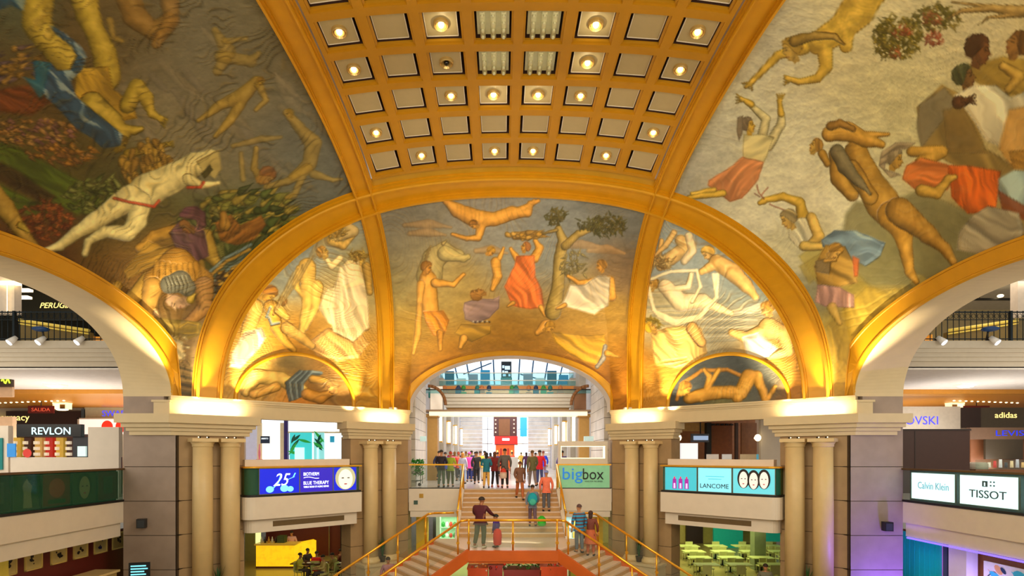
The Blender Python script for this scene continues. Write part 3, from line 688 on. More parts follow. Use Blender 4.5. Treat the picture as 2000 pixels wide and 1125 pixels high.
    p.limb([(1800, 372, 12), (1830, 378, 11), (1852, 350, 8), (1866, 345, 5)], (190, 142, 52))
    p.head(1748, 312, 20, (190, 140, 54), (140, 118, 82), 15); p.poly([(1722, 296), (1750, 278), (1790, 278), (1770, 292), (1738, 296), (1728, 330), (1762, 342), (1740, 348), (1716, 324)], (146, 122, 88), .9, fold=-15, freq=6)
    p.poly([(1950, 350), (1980, 332), (2040, 334), (2040, 425), (1990, 415), (1950, 390)], (148, 158, 140), 1, 3, fold=80, freq=24); p.poly([(1948, 370), (2040, 425), (2040, 440), (1960, 420)], (120, 50, 20), .8)
    p.poly([(1900, 420), (1930, 402), (1990, 416), (2000, 450), (1990, 480), (1930, 498), (1868, 488), (1872, 455)], (146, 128, 96), 1, fold=28, freq=14, lift=.6)
    # woman with a twig
    p.limb([(1570, 430, 13), (1562, 396, 10), (1530, 384, 8), (1494, 390, 6)], C); p.limb([(1492, 392, 7), (1484, 396, 5)], C)
    p.strokes([[(1492, 388), (1482, 376), (1478, 362)], [(1488, 380), (1500, 366)], [(1484, 384), (1474, 378)], [(1504, 398), (1545, 416)]], (150, 80, 50), 1.2)
    p.poly([(1540, 430), (1576, 424), (1600, 446), (1604, 480), (1560, 486), (1540, 466)], (200, 184, 140), 1, fold=50, freq=12, lift=.6); p.limb([(1584, 424, 10), (1600, 462, 11), (1580, 478, 7)], (206, 164, 76))
    p.head(1540, 430, 19, (202, 156, 72), (158, 134, 84), 150); p.limb([(1570, 480, 10), (1610, 482, 7)], (204, 164, 76))
    # blue cloth, hooded woman
    p.poly([(1604, 470), (1630, 450), (1670, 450), (1730, 474), (1720, 500), (1690, 520), (1650, 500), (1606, 482)], (110, 126, 130), 1, fold=20, freq=9, foldc=(160, 168, 150), lift=.6)
    p.poly([(1590, 520), (1612, 478), (1650, 482), (1672, 520), (1676, 552), (1640, 560), (1596, 556)], (150, 112, 46), 1, fold=30, freq=14, lift=.8); p.poly([(1592, 510), (1624, 505), (1620, 535), (1594, 530)], (130, 104, 60))
    p.head(1630, 492, 16, (196, 146, 66), (158, 112, 40), 60); p.limb([(1612, 510, 4), (1632, 508, 3)], (190, 140, 60))
    p.poly([(1596, 556), (1640, 560), (1668, 576), (1668, 602), (1610, 598), (1592, 590)], (186, 134, 110), 1, fold=80, freq=8, lift=.6); p.poly([(1665, 500), (1678, 506), (1676, 540), (1668, 540)], (190, 90, 40), .9)
    p.limb([(1625, 600, 10), (1640, 630, 6)], (190, 146, 60), .8)
    for k in range(6): p.strokes([[(1640+8*k, 610+14*k), (1690+9*k, 600+12*k), (1740+6*k, 570+12*k)]], (200, 160, 64), 2.2, .4)
    p.swirls(.10, (220, 200, 150), (120, 96, 50), 90, 9)
mural('mainR', 'ceiling_mural', 'pale mural with orange-draped woman and man carrying limp figure over right arch', right_main, 1.0)

def centre(p):
    p.bg([(800, 400, 80, (122, 114, 98)), (960, 400, 80, (140, 130, 116)), (1100, 390, 70, (130, 128, 120)), (1200, 430, 60, (112, 108, 96)), (800, 520, 60, (142, 126, 92)), (1030, 520, 80, (130, 130, 122)), (760, 560, 40, (140, 122, 70)), (1220, 520, 40, (130, 100, 66)),
          (880, 560, 60, (168, 138, 76)), (1000, 640, 90, (168, 118, 40)), (800, 650, 60, (160, 120, 46)), (860, 730, 60, (158, 98, 22)), (1150, 740, 80, (160, 96, 20)), (1000, 690, 60, (152, 96, 22)), (1160, 620, 60, (172, 130, 56))], seed=12)
    g = random.Random(3)
    for (x, y, l) in ((790, 440, 90), (800, 456, 70), (1090, 480, 90), (1150, 490, 70), (930, 490, 60)): p.limb([(x, y, 5), (x+l/2, y-3, 9), (x+l, y+4, 3)], (176, 124, 66), .5, .2, 0)
    OR, O2 = (206, 140, 52), (190, 124, 40)
    p.limb([(872, 394, 7), (895, 412, 15), (930, 428, 18), (965, 428, 14), (1000, 416, 14), (1030, 415, 9), (1036, 398, 7), (1052, 392, 4)], OR, lift=.9); p.limb([(862, 388, 4), (884, 408, 6)], OR)
    p.limb([(940, 440, 10), (934, 464, 7), (912, 466, 5), (884, 458, 4)], OR); p.limb([(1000, 418, 9), (1036, 400, 6), (1042, 392, 4)], OR); p.head(926, 440, 9, OR, (150, 96, 30), 110)
    # horse and man
    p.limb([(896, 498, 12), (868, 492, 20), (846, 505, 22), (838, 540, 26)], (172, 146, 86), .9); p.limb([(870, 495, 16), (905, 505, 8), (914, 502, 6)], (182, 156, 92)); p.limb([(866, 476, 4), (872, 470, 2)], (170, 140, 80))
    for k in range(8): p.strokes([[(842-2*k, 480+7*k), (832-k, 492+7*k)]], (128, 100, 50), 1.5)
    p.limb([(836, 545, 17), (836, 575, 18), (840, 605, 17)], OR, .95, 1); p.limb([(850, 552, 9), (885, 556, 6), (906, 536, 4)], OR); p.limb([(822, 555, 8), (820, 590, 6), (816, 650, 7), (808, 690, 4)], OR, .8)
    p.head(834, 524, 13, O2, (140, 90, 26), 20); p.poly([(826, 608), (866, 606), (878, 625), (866, 660), (846, 655), (832, 630)], (204, 124, 36), 1, fold=55, freq=7, lift=.7); p.limb([(860, 650, 7), (860, 682, 4)], O2)
    # seated man in a lilac shawl
    p.poly([(906, 590), (930, 584), (962, 584), (976, 578), (974, 604), (956, 622), (930, 632), (908, 624), (904, 604)], (150, 116, 104), 1, fold=15, freq=12, lift=.7)
    for k in range(8): p.limb([(924+4.5*k, 628+(k % 2), 1.7)], (60, 50, 50) if k % 2 else (190, 176, 150), 1, 0, 0)
    p.head(934, 574, 14, (172, 116, 50), (160, 106, 44), -90); p.poly([(900, 632), (960, 636), (958, 652), (920, 668), (886, 650)], (158, 114, 38), 1, fold=15, freq=8); p.limb([(906, 660, 8), (900, 678, 5)], OR)
    # woman in coral with a sheaf
    p.limb([(1010, 505, 7), (998, 486, 4)], OR); p.limb([(1044, 505, 9), (1054, 484, 8), (1046, 470, 5)], OR); p.head(1026, 483, 11, OR, (170, 104, 50), 200)
    p.leaves(1022, 460, 34, 6, [(176, 126, 44), (150, 110, 50), (190, 140, 60)], 40, 14, 51, ang=-6)
    p.poly([(1008, 500), (1044, 498), (1046, 540), (1058, 565), (1062, 600), (1036, 604), (1000, 598), (985, 560), (996, 535), (1004, 520)], (214, 104, 44), 1, fold=64, freq=9, lift=.8)
    p.limb([(1056, 600, 5), (1064, 616, 3)], OR); p.limb([(1002, 592, 5), (992, 598, 3)], OR)
    p.limb([(968, 512, 10), (972, 540, 9), (962, 565, 5)], OR, lift=.8); p.limb([(975, 505, 5), (984, 484, 3)], OR); p.head(958, 492, 10, OR, (176, 124, 40), 60)
    # tree
    p.limb([(1080, 610, 16), (1090, 560, 13), (1094, 500, 12), (1100, 470, 10), (1090, 446, 7)], (160, 128, 60), .95, .9); p.limb([(1104, 480, 9), (1130, 456, 7), (1165, 444, 4)], (160, 128, 60)); p.limb([(1086, 450, 4), (1060, 456, 2)], (150, 120, 60))
    p.leaves(1086, 424, 22, 16, [(98, 88, 34), (124, 104, 44)], 70, 6, 52); p.leaves(1186, 440, 34, 22, [(88, 84, 34), (110, 98, 44), (130, 110, 50)], 160, 6, 53); p.leaves(1150, 438, 22, 12, [(98, 90, 36)], 50, 6, 54); p.leaves(1120, 520, 26, 30, [(150, 128, 72), (136, 116, 64)], 50, 8, 55)
    # seated woman in white
    p.limb([(1190, 548, 10), (1196, 580, 8), (1170, 588, 5)], OR); p.limb([(1160, 550, 7), (1130, 552, 5), (1110, 540, 4)], OR)
    p.poly([(1152, 548), (1170, 538), (1192, 540), (1190, 570), (1188, 598), (1160, 614), (1130, 606), (1096, 596), (1114, 556), (1140, 556)], (214, 188, 148), 1, fold=38, freq=10, lift=.8)
    p.head(1174, 520, 12, OR, (170, 116, 44), 165); p.limb([(1102, 596, 5), (1088, 602, 3)], OR)
    # sleeper
    p.limb([(1066, 636, 12), (1050, 650, 6)], OR); p.head(1072, 640, 12, (196, 136, 46), (176, 122, 36), 60)
    p.poly([(1076, 648), (1110, 652), (1150, 655), (1182, 652), (1184, 680), (1166, 712), (1140, 706), (1110, 690), (1084, 668)], (190, 136, 38), 1, fold=35, freq=10, lift=.8)
    p.limb([(1182, 676, 4), (1178, 700, 5), (1166, 716, 4)], (150, 138, 124)); p.limb([(1186, 690, 7), (1206, 696, 3)], OR)
    for k in range(10): p.strokes([[(800+30*k, 715+6*math.sin(k)), (840+30*k, 700+9*math.cos(k)), (880+28*k, 712)]], (176, 118, 34), 2, .35)
    p.swirls(.16, (220, 170, 84), (110, 70, 24), 60, 8)
mural('centre', 'ceiling_mural', 'golden mural with flying figure, tree and seated woman in white above far arch', centre, 1.0)

def bay_left(p):
    p.bg([(560, 520, 60, (134, 136, 128)), (640, 440, 50, (140, 140, 126)), (540, 540, 40, (130, 130, 118)), (520, 580, 50, (176, 130, 44)), (480, 700, 50, (190, 140, 54)), (600, 700, 70, (170, 112, 30)), (700, 560, 60, (160, 140, 90)), (700, 700, 60, (170, 116, 28)), (660, 620, 50, (196, 150, 76))], seed=17)
    G, G2 = (216, 164, 72), (236, 200, 132)
    for k in range(10): p.strokes([[(560+9*k, 560-9*k), (600+6*k, 510-7*k), (620+4*k, 470-3*k)]], (190, 152, 84), 1.5, .6)
    p.limb([(650, 470, 12), (670, 480, 8), (690, 462, 4)], G, .9); p.head(655, 460, 15, G, (196, 150, 66), 120)
    p.limb([(600, 520, 17), (602, 560, 15), (598, 610, 10), (588, 650, 7)], G, 1, 1); p.limb([(618, 560, 14), (616, 600, 9), (596, 640, 6)], G); p.limb([(585, 525, 8), (578, 556, 7), (590, 578, 5)], G); p.head(632, 494, 13, G, (184, 130, 52), -20)
    p.limb([(684, 520, 15), (668, 556, 14), (650, 590, 12)], G2, 1, 1); p.limb([(700, 520, 10), (706, 548, 8), (676, 560, 5)], G); p.head(700, 505, 14, G, (204, 156, 62), 190)
    p.poly([(640, 560), (700, 570), (712, 620), (680, 650), (640, 630), (622, 600)], (236, 202, 142), .9, fold=60, freq=10, lift=.8)
    p.poly([(600, 670), (640, 640), (700, 640), (722, 670), (700, 700), (660, 706), (620, 696)], (206, 148, 74), 1, fold=45, freq=9, lift=.8); p.limb([(705, 610, 14), (715, 640, 8)], (180, 130, 60))
    p.head(525, 575, 17, (196, 140, 50), (150, 96, 30), 70); p.limb([(500, 600, 16), (486, 640, 14), (476, 680, 12)], G, 1, 1); p.limb([(530, 600, 15), (540, 640, 12), (560, 670, 8), (574, 684, 6)], (190, 134, 44), 1, 1)
    p.head(550, 590, 11, (204, 150, 60), (150, 100, 40), 200); p.limb([(545, 605, 10), (560, 620, 7)], (204, 150, 60))
    p.poly([(476, 650), (510, 640), (520, 660), (500, 690), (470, 720), (448, 716), (452, 690)], (238, 196, 150), 1, fold=65, freq=8, lift=.9)
    p.limb([(676, 440, 9), (690, 452, 11), (664, 462, 9)], (206, 164, 90), .8); p.leaves(652, 452, 22, 14, [(176, 134, 56), (214, 176, 96)], 50, 9, 61)
    for k in range(9): p.strokes([[(612-5*k, 500+4*k), (588-5*k, 540+5*k), (566-4*k, 574+5*k)]], (206, 168, 96) if k % 2 else (132, 100, 48), 1.6, .6)
    p.poly([(664, 520), (700, 508), (716, 560), (722, 640), (690, 668), (650, 648), (640, 600), (654, 560)], (238, 204, 150), .8, fold=72, freq=11, lift=.9)
    p.limb([(664, 505, 7), (648, 520, 7), (640, 508, 5)], G2); p.limb([(716, 520, 9), (722, 570, 7)], (188, 142, 60)); p.leaves(700, 500, 18, 9, [(206, 164, 70), (160, 116, 40)], 40, 7, 62)
    p.limb([(560, 640, 12), (590, 660, 10), (610, 676, 7)], (200, 148, 66), .9)
    p.strokes([[(524, 620), (530, 634), (544, 630)], [(528, 600), (520, 620)]], (110, 124, 130), 2.5)
    for k in range(8): p.strokes([[(590+14*k, 700), (640+12*k, 712+3*k), (700, 740+5*k)]], (196, 136, 40), 2, .5)
    p.swirls(.34, (240, 204, 128), (120, 76, 22), 55, 9)
mural('bayL', 'ceiling_mural', 'golden mural of standing nudes in the left corner bay', bay_left, 1.0)
def bay_right(p):
    p.bg([(1300, 480, 50, (150, 154, 144)), (1420, 500, 60, (144, 150, 142)), (1480, 580, 60, (128, 134, 124)), (1400, 640, 70, (150, 138, 112)), (1300, 620, 50, (190, 168, 120)), (1300, 720, 50, (180, 118, 34)), (1500, 720, 70, (170, 110, 30)), (1560, 640, 40, (166, 116, 40))], seed=19)
    G, G2 = (222, 170, 92), (238, 204, 148)
    for k in range(9): p.strokes([[(1262+6*k, 600+8*k), (1360, 596+9*k), (1460+6*k, 604+7*k)]], (196, 184, 156) if k % 2 else (128, 122, 106), 2.4, .5)
    p.limb([(1330, 470, 12), (1345, 480, 14), (1310, 505, 13), (1290, 520, 10)], G, .9); p.limb([(1292, 470, 5), (1286, 500, 5)], G); p.head(1296, 516, 12, G, (206, 150, 70), 120)
    p.head(1384, 496, 15, G, (206, 158, 66), 130); p.limb([(1400, 512, 16), (1430, 530, 18), (1456, 556, 14), (1476, 580, 7)], G, 1, 1); p.limb([(1390, 520, 10), (1370, 530, 7)], G)
    p.leaves(1290, 512, 22, 12, [(216, 176, 104), (170, 128, 66)], 50, 9, 63); p.limb([(1316, 455, 7), (1300, 480, 6), (1276, 500, 4)], G, .9); p.limb([(1345, 460, 8), (1352, 490, 9), (1336, 510, 8)], G2, .9)
    p.poly([(1400, 600), (1480, 590), (1540, 606), (1500, 612), (1420, 616)], (206, 190, 156), .5, 3, fold=5, freq=7)
    p.limb([(1548, 660, 10), (1566, 690, 9), (1560, 720, 6)], (196, 140, 60), .9); p.leaves(1506, 596, 16, 9, [(190, 134, 56), (220, 170, 90)], 40, 6, 64); p.leaves(1274, 632, 16, 12, [(196, 160, 50), (150, 120, 40)], 50, 6, 65)
    p.head(1276, 556, 12, (208, 156, 72), (190, 136, 50), 190); p.limb([(1300, 560, 15), (1330, 590, 18), (1372, 588, 15), (1400, 600, 9), (1428, 612, 6)], G2, 1, 1); p.limb([(1320, 565, 8), (1345, 560, 6), (1350, 535, 5)], G2)
    for k in range(4): p.strokes([[(1268-k, 560+5*k), (1276+3*k, 606+4*k), (1320, 626+3*k), (1366, 616+2*k), (1400, 580), (1402-3*k, 536)]], (244, 214, 158), 3, .85)
    p.strokes([[(1272, 545), (1310, 530), (1360, 528), (1368, 560), (1352, 590)]], (244, 214, 158), 3.4, .9)
    p.poly([(1270, 650), (1300, 640), (1330, 636), (1370, 640), (1382, 690), (1360, 712), (1320, 720), (1280, 714)], (232, 176, 92), 1, fold=50, freq=9, lift=.9); p.head(1272, 640, 12, (222, 160, 70), (200, 150, 40), -40); p.limb([(1352, 640, 12), (1370, 668, 10)], (216, 156, 80))
    p.limb([(1500, 640, 20), (1530, 650, 16), (1540, 686, 10), (1500, 696, 8)], G, 1, 1); p.limb([(1500, 640, 14), (1460, 660, 13), (1430, 650, 8)], G, 1, 1); p.head(1498, 605, 15, G, (200, 140, 56), 150); p.head(1508, 594, 7, G, (190, 130, 50), 0)
    p.poly([(1450, 660), (1480, 650), (1520, 680), (1500, 700), (1460, 700)], (206, 186, 160), .95, fold=30, freq=9, foldc=(236, 220, 190), lift=.7)
    for k in range(9): p.strokes([[(1264+8*k, 716+6*k), (1300+7*k, 706+8*k), (1340+4*k, 700+4*k)]], (222, 150, 56), 2.4, .5)
    for k in range(6): p.strokes([[(1500, 700+5*k), (1540, 712+6*k), (1578, 700+8*k)]], (214, 150, 60), 2.4, .5)
    p.swirls(.28, (244, 210, 140), (130, 84, 30), 55, 9)
mural('bayR', 'ceiling_mural', 'golden mural of floating nudes with ribbons in the right corner bay', bay_right, 1.0)
def lun_left(p):
    p.bg([(520, 740, 50, (190, 140, 60)), (640, 740, 50, (140, 96, 40)), (570, 710, 30, (120, 100, 60)), (580, 790, 40, (190, 112, 26))], seed=23)
    p.limb([(480, 765, 10), (500, 735, 15), (550, 740, 14), (590, 762, 12)], (222, 170, 80), 1, 1); p.limb([(495, 770, 9), (540, 755, 9)], (214, 150, 60), 1, 1)
    for k in range(6): p.strokes([[(566+5*k, 782-2*k), (560+6*k, 748), (585+5*k, 726), (618+2*k, 734-k)]], (112, 118, 112) if k % 2 else (70, 74, 70), 3, .95)
    p.limb([(600, 770, 12), (625, 778, 11), (650, 765, 8)], (190, 124, 40), 1, 1); p.limb([(610, 740, 8), (645, 745, 6)], (184, 130, 50)); p.head(648, 755, 14, (196, 134, 60), (170, 124, 60), 150)
    p.swirls(.25)
mural('lunL', 'ceiling_mural', 'left lunette mural of a reclining nude with a grey cloth hoop', lun_left, 1.0)
def lun_right(p):
    p.bg([(1420, 730, 60, (70, 72, 70)), (1340, 760, 40, (60, 60, 56)), (1500, 750, 50, (84, 78, 64)), (1420, 795, 30, (120, 104, 40)), (1550, 790, 40, (170, 100, 30))], seed=25)
    S = (206, 142, 50)
    p.strokes([[(1322, 780), (1330, 752), (1370, 724), (1420, 722), (1450, 735)]], (176, 112, 34), 4, .9)
    p.limb([(1345, 778, 11), (1385, 768, 13), (1425, 766, 13), (1446, 765, 12)], S, 1, 1); p.limb([(1440, 775, 12), (1462, 735, 14), (1478, 735, 11), (1490, 765, 9), (1494, 782, 7)], S, 1, 1); p.limb([(1450, 770, 10), (1472, 735, 9)], S)
    p.limb([(1496, 782, 7), (1508, 765, 5), (1514, 755, 4)], S); p.limb([(1380, 765, 8), (1386, 735, 6), (1376, 722, 4)], S); p.limb([(1370, 780, 6), (1404, 722, 5)], S); p.head(1338, 760, 14, S, (176, 112, 36), 40)
    p.swirls(.15)
mural('lunR', 'ceiling_mural', 'right lunette mural of a reclining nude on dark blue-grey ground', lun_right, 1.0)
# ------------------------------------------------------------------ coffered crown
CP, RPT = 1.15, 1.19
OPX, OPY = .415, .43
m = MB()
cells = {}; WALLS = []
NR = 8
for i in range(8):
    for j in range(NR):
        cx, cy = (i-3.5)*CP, (j-3.5)*RPT
        ox, oy = CP/2, RPT/2
        def ring(hx, hy, d, n=3):
            P = []
            for (a, b_, c, e) in ((-1, -1, 1, -1), (1, -1, 1, 1), (1, 1, -1, 1), (-1, 1, -1, -1)):
                for k in range(n): t = k/n; P.append(spt(cx+hx*(a+(c-a)*t), cy+hy*(b_+(e-b_)*t), d))
            return P
        rings = [ring(ox, oy, .0), ring(OPX+.05, OPY+.05, .0), ring(OPX+.05, OPY+.05, -.04), ring(OPX, OPY, -.05), ring(OPX, OPY, -.11)]
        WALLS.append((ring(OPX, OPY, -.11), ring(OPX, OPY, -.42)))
        for a in range(len(rings)-1):
            A, B = rings[a], rings[a+1]; n = len(A)
            for k in range(n): m.quad(A[k], B[k], B[(k+1) % n], A[(k+1) % n])
        cells[(i, j)] = (cx, cy)
struct(m.build('ceiling', GOLD_D), 'gilded grid of coffers at the crown of the dome')
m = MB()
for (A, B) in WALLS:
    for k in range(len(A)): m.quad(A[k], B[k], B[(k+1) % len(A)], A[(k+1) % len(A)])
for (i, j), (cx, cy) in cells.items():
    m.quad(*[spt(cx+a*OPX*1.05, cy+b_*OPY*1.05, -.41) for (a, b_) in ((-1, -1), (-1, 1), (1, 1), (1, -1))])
struct(m.build('ceiling_shade_paint', COFFER_SHADE), 'coffer walls and backs above the panels, painted dark as shade')
# panels: row 7 is the lowest in the photo, row 2 the one cut by its top edge
LIT = {(0,3):'l',(2,3):'g',(5,3):'g',(7,3):'l',(0,4):'l',(2,4):'o',(5,4):'g',(7,4):'l',(2,5):'l',(3,5):'g',(4,5):'g',(5,5):'l',
       (0,6):'l',(7,6):'l',(1,7):'l',(3,7):'l',(4,7):'l',(6,7):'l'}
ORD = ['first', 'second', 'third', 'fourth', 'fifth', 'sixth', 'seventh', 'eighth']
ROWN = {7: 'lowest row', 6: 'second lowest row', 5: 'third lowest row', 4: 'fourth lowest row', 3: 'fifth lowest row', 2: 'topmost cut-off row'}
def cellbasis(cx, cy):
    o = Vector(spt(cx, cy, 0)); a = (Vector(spt(cx+.3, cy, 0))-Vector(spt(cx-.3, cy, 0))).normalized(); b_ = Vector(spt(cx, cy+.3, 0))-Vector(spt(cx, cy-.3, 0))
    n = a.cross(b_).normalized(); b_ = n.cross(a).normalized()
    return o, a, b_, n           # n points up (outwards)
def slab(mb, o, a, b_, n, hx, hy, z0, z1):
    P = []
    for z in (z0, z1):
        for (i, j) in ((-1, -1), (1, -1), (1, 1), (-1, 1)): P.append(o+a*hx*i+b_*hy*j+n*z)
    mb.hexa(P)
RING = mat('lamp_ring', (206, 176, 110), .3, .5)
LENS = mat('dark_lens', (24, 22, 20), .1)
TUBEM = mat('frosted_diffuser', (206, 204, 160), .3, emit=.05)
EDGE = mat('panel_edge', (232, 226, 214), .4)
for (i, j), (cx, cy) in cells.items():
    if j < 2: continue
    o, a, b_, n = cellbasis(cx, cy)
    k = LIT.get((i, j))
    where = '%s from left, %s' % (ORD[i], ROWN[j])
    if (i in (3, 4)) and j in (3, 4):
        t = thing('ribbed_light_diffuser', 'frosted knobbly light diffuser, '+where, 'light fixture', o, 'knobbly diffusers in the coffers')
        mb = MB(); slab(mb, o, a, b_, n, .37, .38, .16, .18); mb.build('plate', TUBEM, t)
        for q in (-1, 0, 1):
            mb = MB(); c0 = o+a*.24*q+b_*-.38+n*.10; c1 = o+a*.24*q+b_*.38+n*.10; mb.cyl(c0, c1, .065, .065, 12)
            for e in range(4): mb.cyl(o+a*.24*q+b_*(-.30+.2*e)+n*.05, o+a*.24*q+b_*(-.30+.2*e)+n*.0, .045, .03, 10)
            mb.build('diffuser_tube', TUBEM, t)
        continue
    lab = {'l': 'coffer panel with lit downlight, ', 'g': 'coffer panel with flaring downlight, ', 'o': 'coffer panel with unlit downlight, ', None: 'plain cream coffer panel, '}[k]+where
    t = thing('coffer_panel', lab, 'ceiling panel', o, {'l': 'coffer panels with downlights', 'g': 'coffer panels with downlights', 'o': 'coffer panels with downlights', None: 'plain coffer panels'}[k])
    mb = MB(); sh = -.03
    oo = o+a*(.03 if i > 3 else -.03)
    slab(mb, oo, a, b_, n, .365, .375, .13, .15); mb.build('panel', PANEL, t)
    mb = MB()
    for (e, f, hx, hy) in ((-1, 0, .008, .375), (1, 0, .008, .375), (0, -1, .365, .008), (0, 1, .365, .008)): slab(mb, oo+a*e*.365+b_*f*.375, a, b_, n, hx, hy, .12, .155)
    mb.build('edge_trim', EDGE, t)
    if k:
        mb = MB(); c = oo
        mb.cyl(c+n*.13, c+n*.07, .175, .17, 24, False); mb.cyl(c+n*.07, c+n*.05, .17, .15, 24, False); mb.cyl(c+n*.05, c+n*.09, .15, .125, 24, False); mb.cyl(c+n*.09, c+n*.07, .125, .115, 24, False); mb.cyl(c+n*.07, c+n*.13, .115, .08, 24, False)
        mb.build('downlight_ring', RING, t)
        mb = MB(); mb.ball(c+n*.10, (.07, .07, .07), 8, 16)
        mb.build('bulb', LENS if k == 'o' else BULB, t)
        if k != 'o':
            spot('downlight', o-n*.02, o-n*3, 22, (1., .82, .55), 130, 1, .0)
        if k == 'g':
            spot('bulb_glow', o-n*.10, o+n*1, 5, (1., .8, .45), 165, .5, .0)
# ------------------------------------------------------------------ people
def skinned(name, V, E, R, root=0, sub=1):
    me = bpy.data.meshes.new(name); me.from_pydata([tuple(v) for v in V], E, []); o = bpy.data.objects.new(name, me); COL.objects.link(o)
    md = o.modifiers.new('s', 'SKIN'); md.use_smooth_shade = True
    sv = me.skin_vertices[0].data
    for i, r in enumerate(R): sv[i].radius = (r, r) if not isinstance(r, tuple) else r; sv[i].use_root = (i == root)
    m2 = o.modifiers.new('b', 'SUBSURF'); m2.levels = sub; m2.render_levels = sub
    dg = bpy.context.evaluated_depsgraph_get(); out = bpy.data.meshes.new_from_object(o.evaluated_get(dg))
    bpy.data.objects.remove(o); bpy.data.meshes.remove(me)
    out.name = name; out.polygons.foreach_set('use_smooth', np.ones(len(out.polygons), bool)); return out
class Sk:
    def __init__(s): s.V = []; s.E = []; s.R = []
    def add(s, p, r, par=None):
        s.V.append(p); s.R.append(r); i = len(s.V)-1
        if par is not None: s.E.append((par, i))
        return i
    def chain(s, pts, par):
        for p in pts: par = s.add(p[:3], p[3], par)
        return par
SKELS = {
 # offsets: (left elbow, left wrist), (right elbow, right wrist), (left knee, left ankle), (right knee, right ankle), bend of the head (x,y), lean y
 'stand': dict(la=((-.27, .02, 1.14), (-.25, -.06, .90)), ra=((.27, .02, 1.14), (.25, -.06, .90)), ll=((-.10, -.01, .50), (-.11, .02, .09)), rl=((.10, -.01, .50), (.11, .02, .09)), hd=(0, -.02)),
 'walk': dict(la=((-.26, -.10, 1.15), (-.23, -.28, .98)), ra=((.26, .12, 1.15), (.25, .12, .90)), ll=((-.09, .12, .50), (-.09, .34, .16)), rl=((.09, -.16, .50), (.09, -.24, .09)), hd=(0, -.05)),
 'hips': dict(la=((-.40, .06, 1.17), (-.22, -.06, 1.02)), ra=((.30, .02, 1.14), (.24, -.16, .98)), ll=((-.12, -.01, .50), (-.15, .02, .09)), rl=((.10, -.01, .50), (.14, .02, .09)), hd=(0, -.02)),
 'carry': dict(la=((-.26, .0, 1.14), (-.16, -.22, 1.12)), ra=((.26, .0, 1.14), (.18, -.20, 1.10)), ll=((-.10, -.02, .50), (-.11, .02, .09)), rl=((.10, .0, .50), (.12, .02, .09)), hd=(0, -.04)),
 'reach': dict(la=((-.26, -.16, 1.17), (-.18, -.52, 1.06)), ra=((.27, -.10, 1.16), (.16, -.34, .98)), ll=((-.10, -.02, .50), (-.10, .03, .09)), rl=((.10, .04, .50), (.12, .14, .10)), hd=(0, -.09)),
 'sit': dict(la=((-.26, -.06, .72), (-.18, -.30, .70)), ra=((.26, -.06, .72), (.16, -.30, .70)), ll=((-.12, -.42, .46), (-.12, -.40, .08)), rl=((.12, -.42, .46), (.12, -.38, .08)), hd=(0, -.05)),
}
MESHC = {}
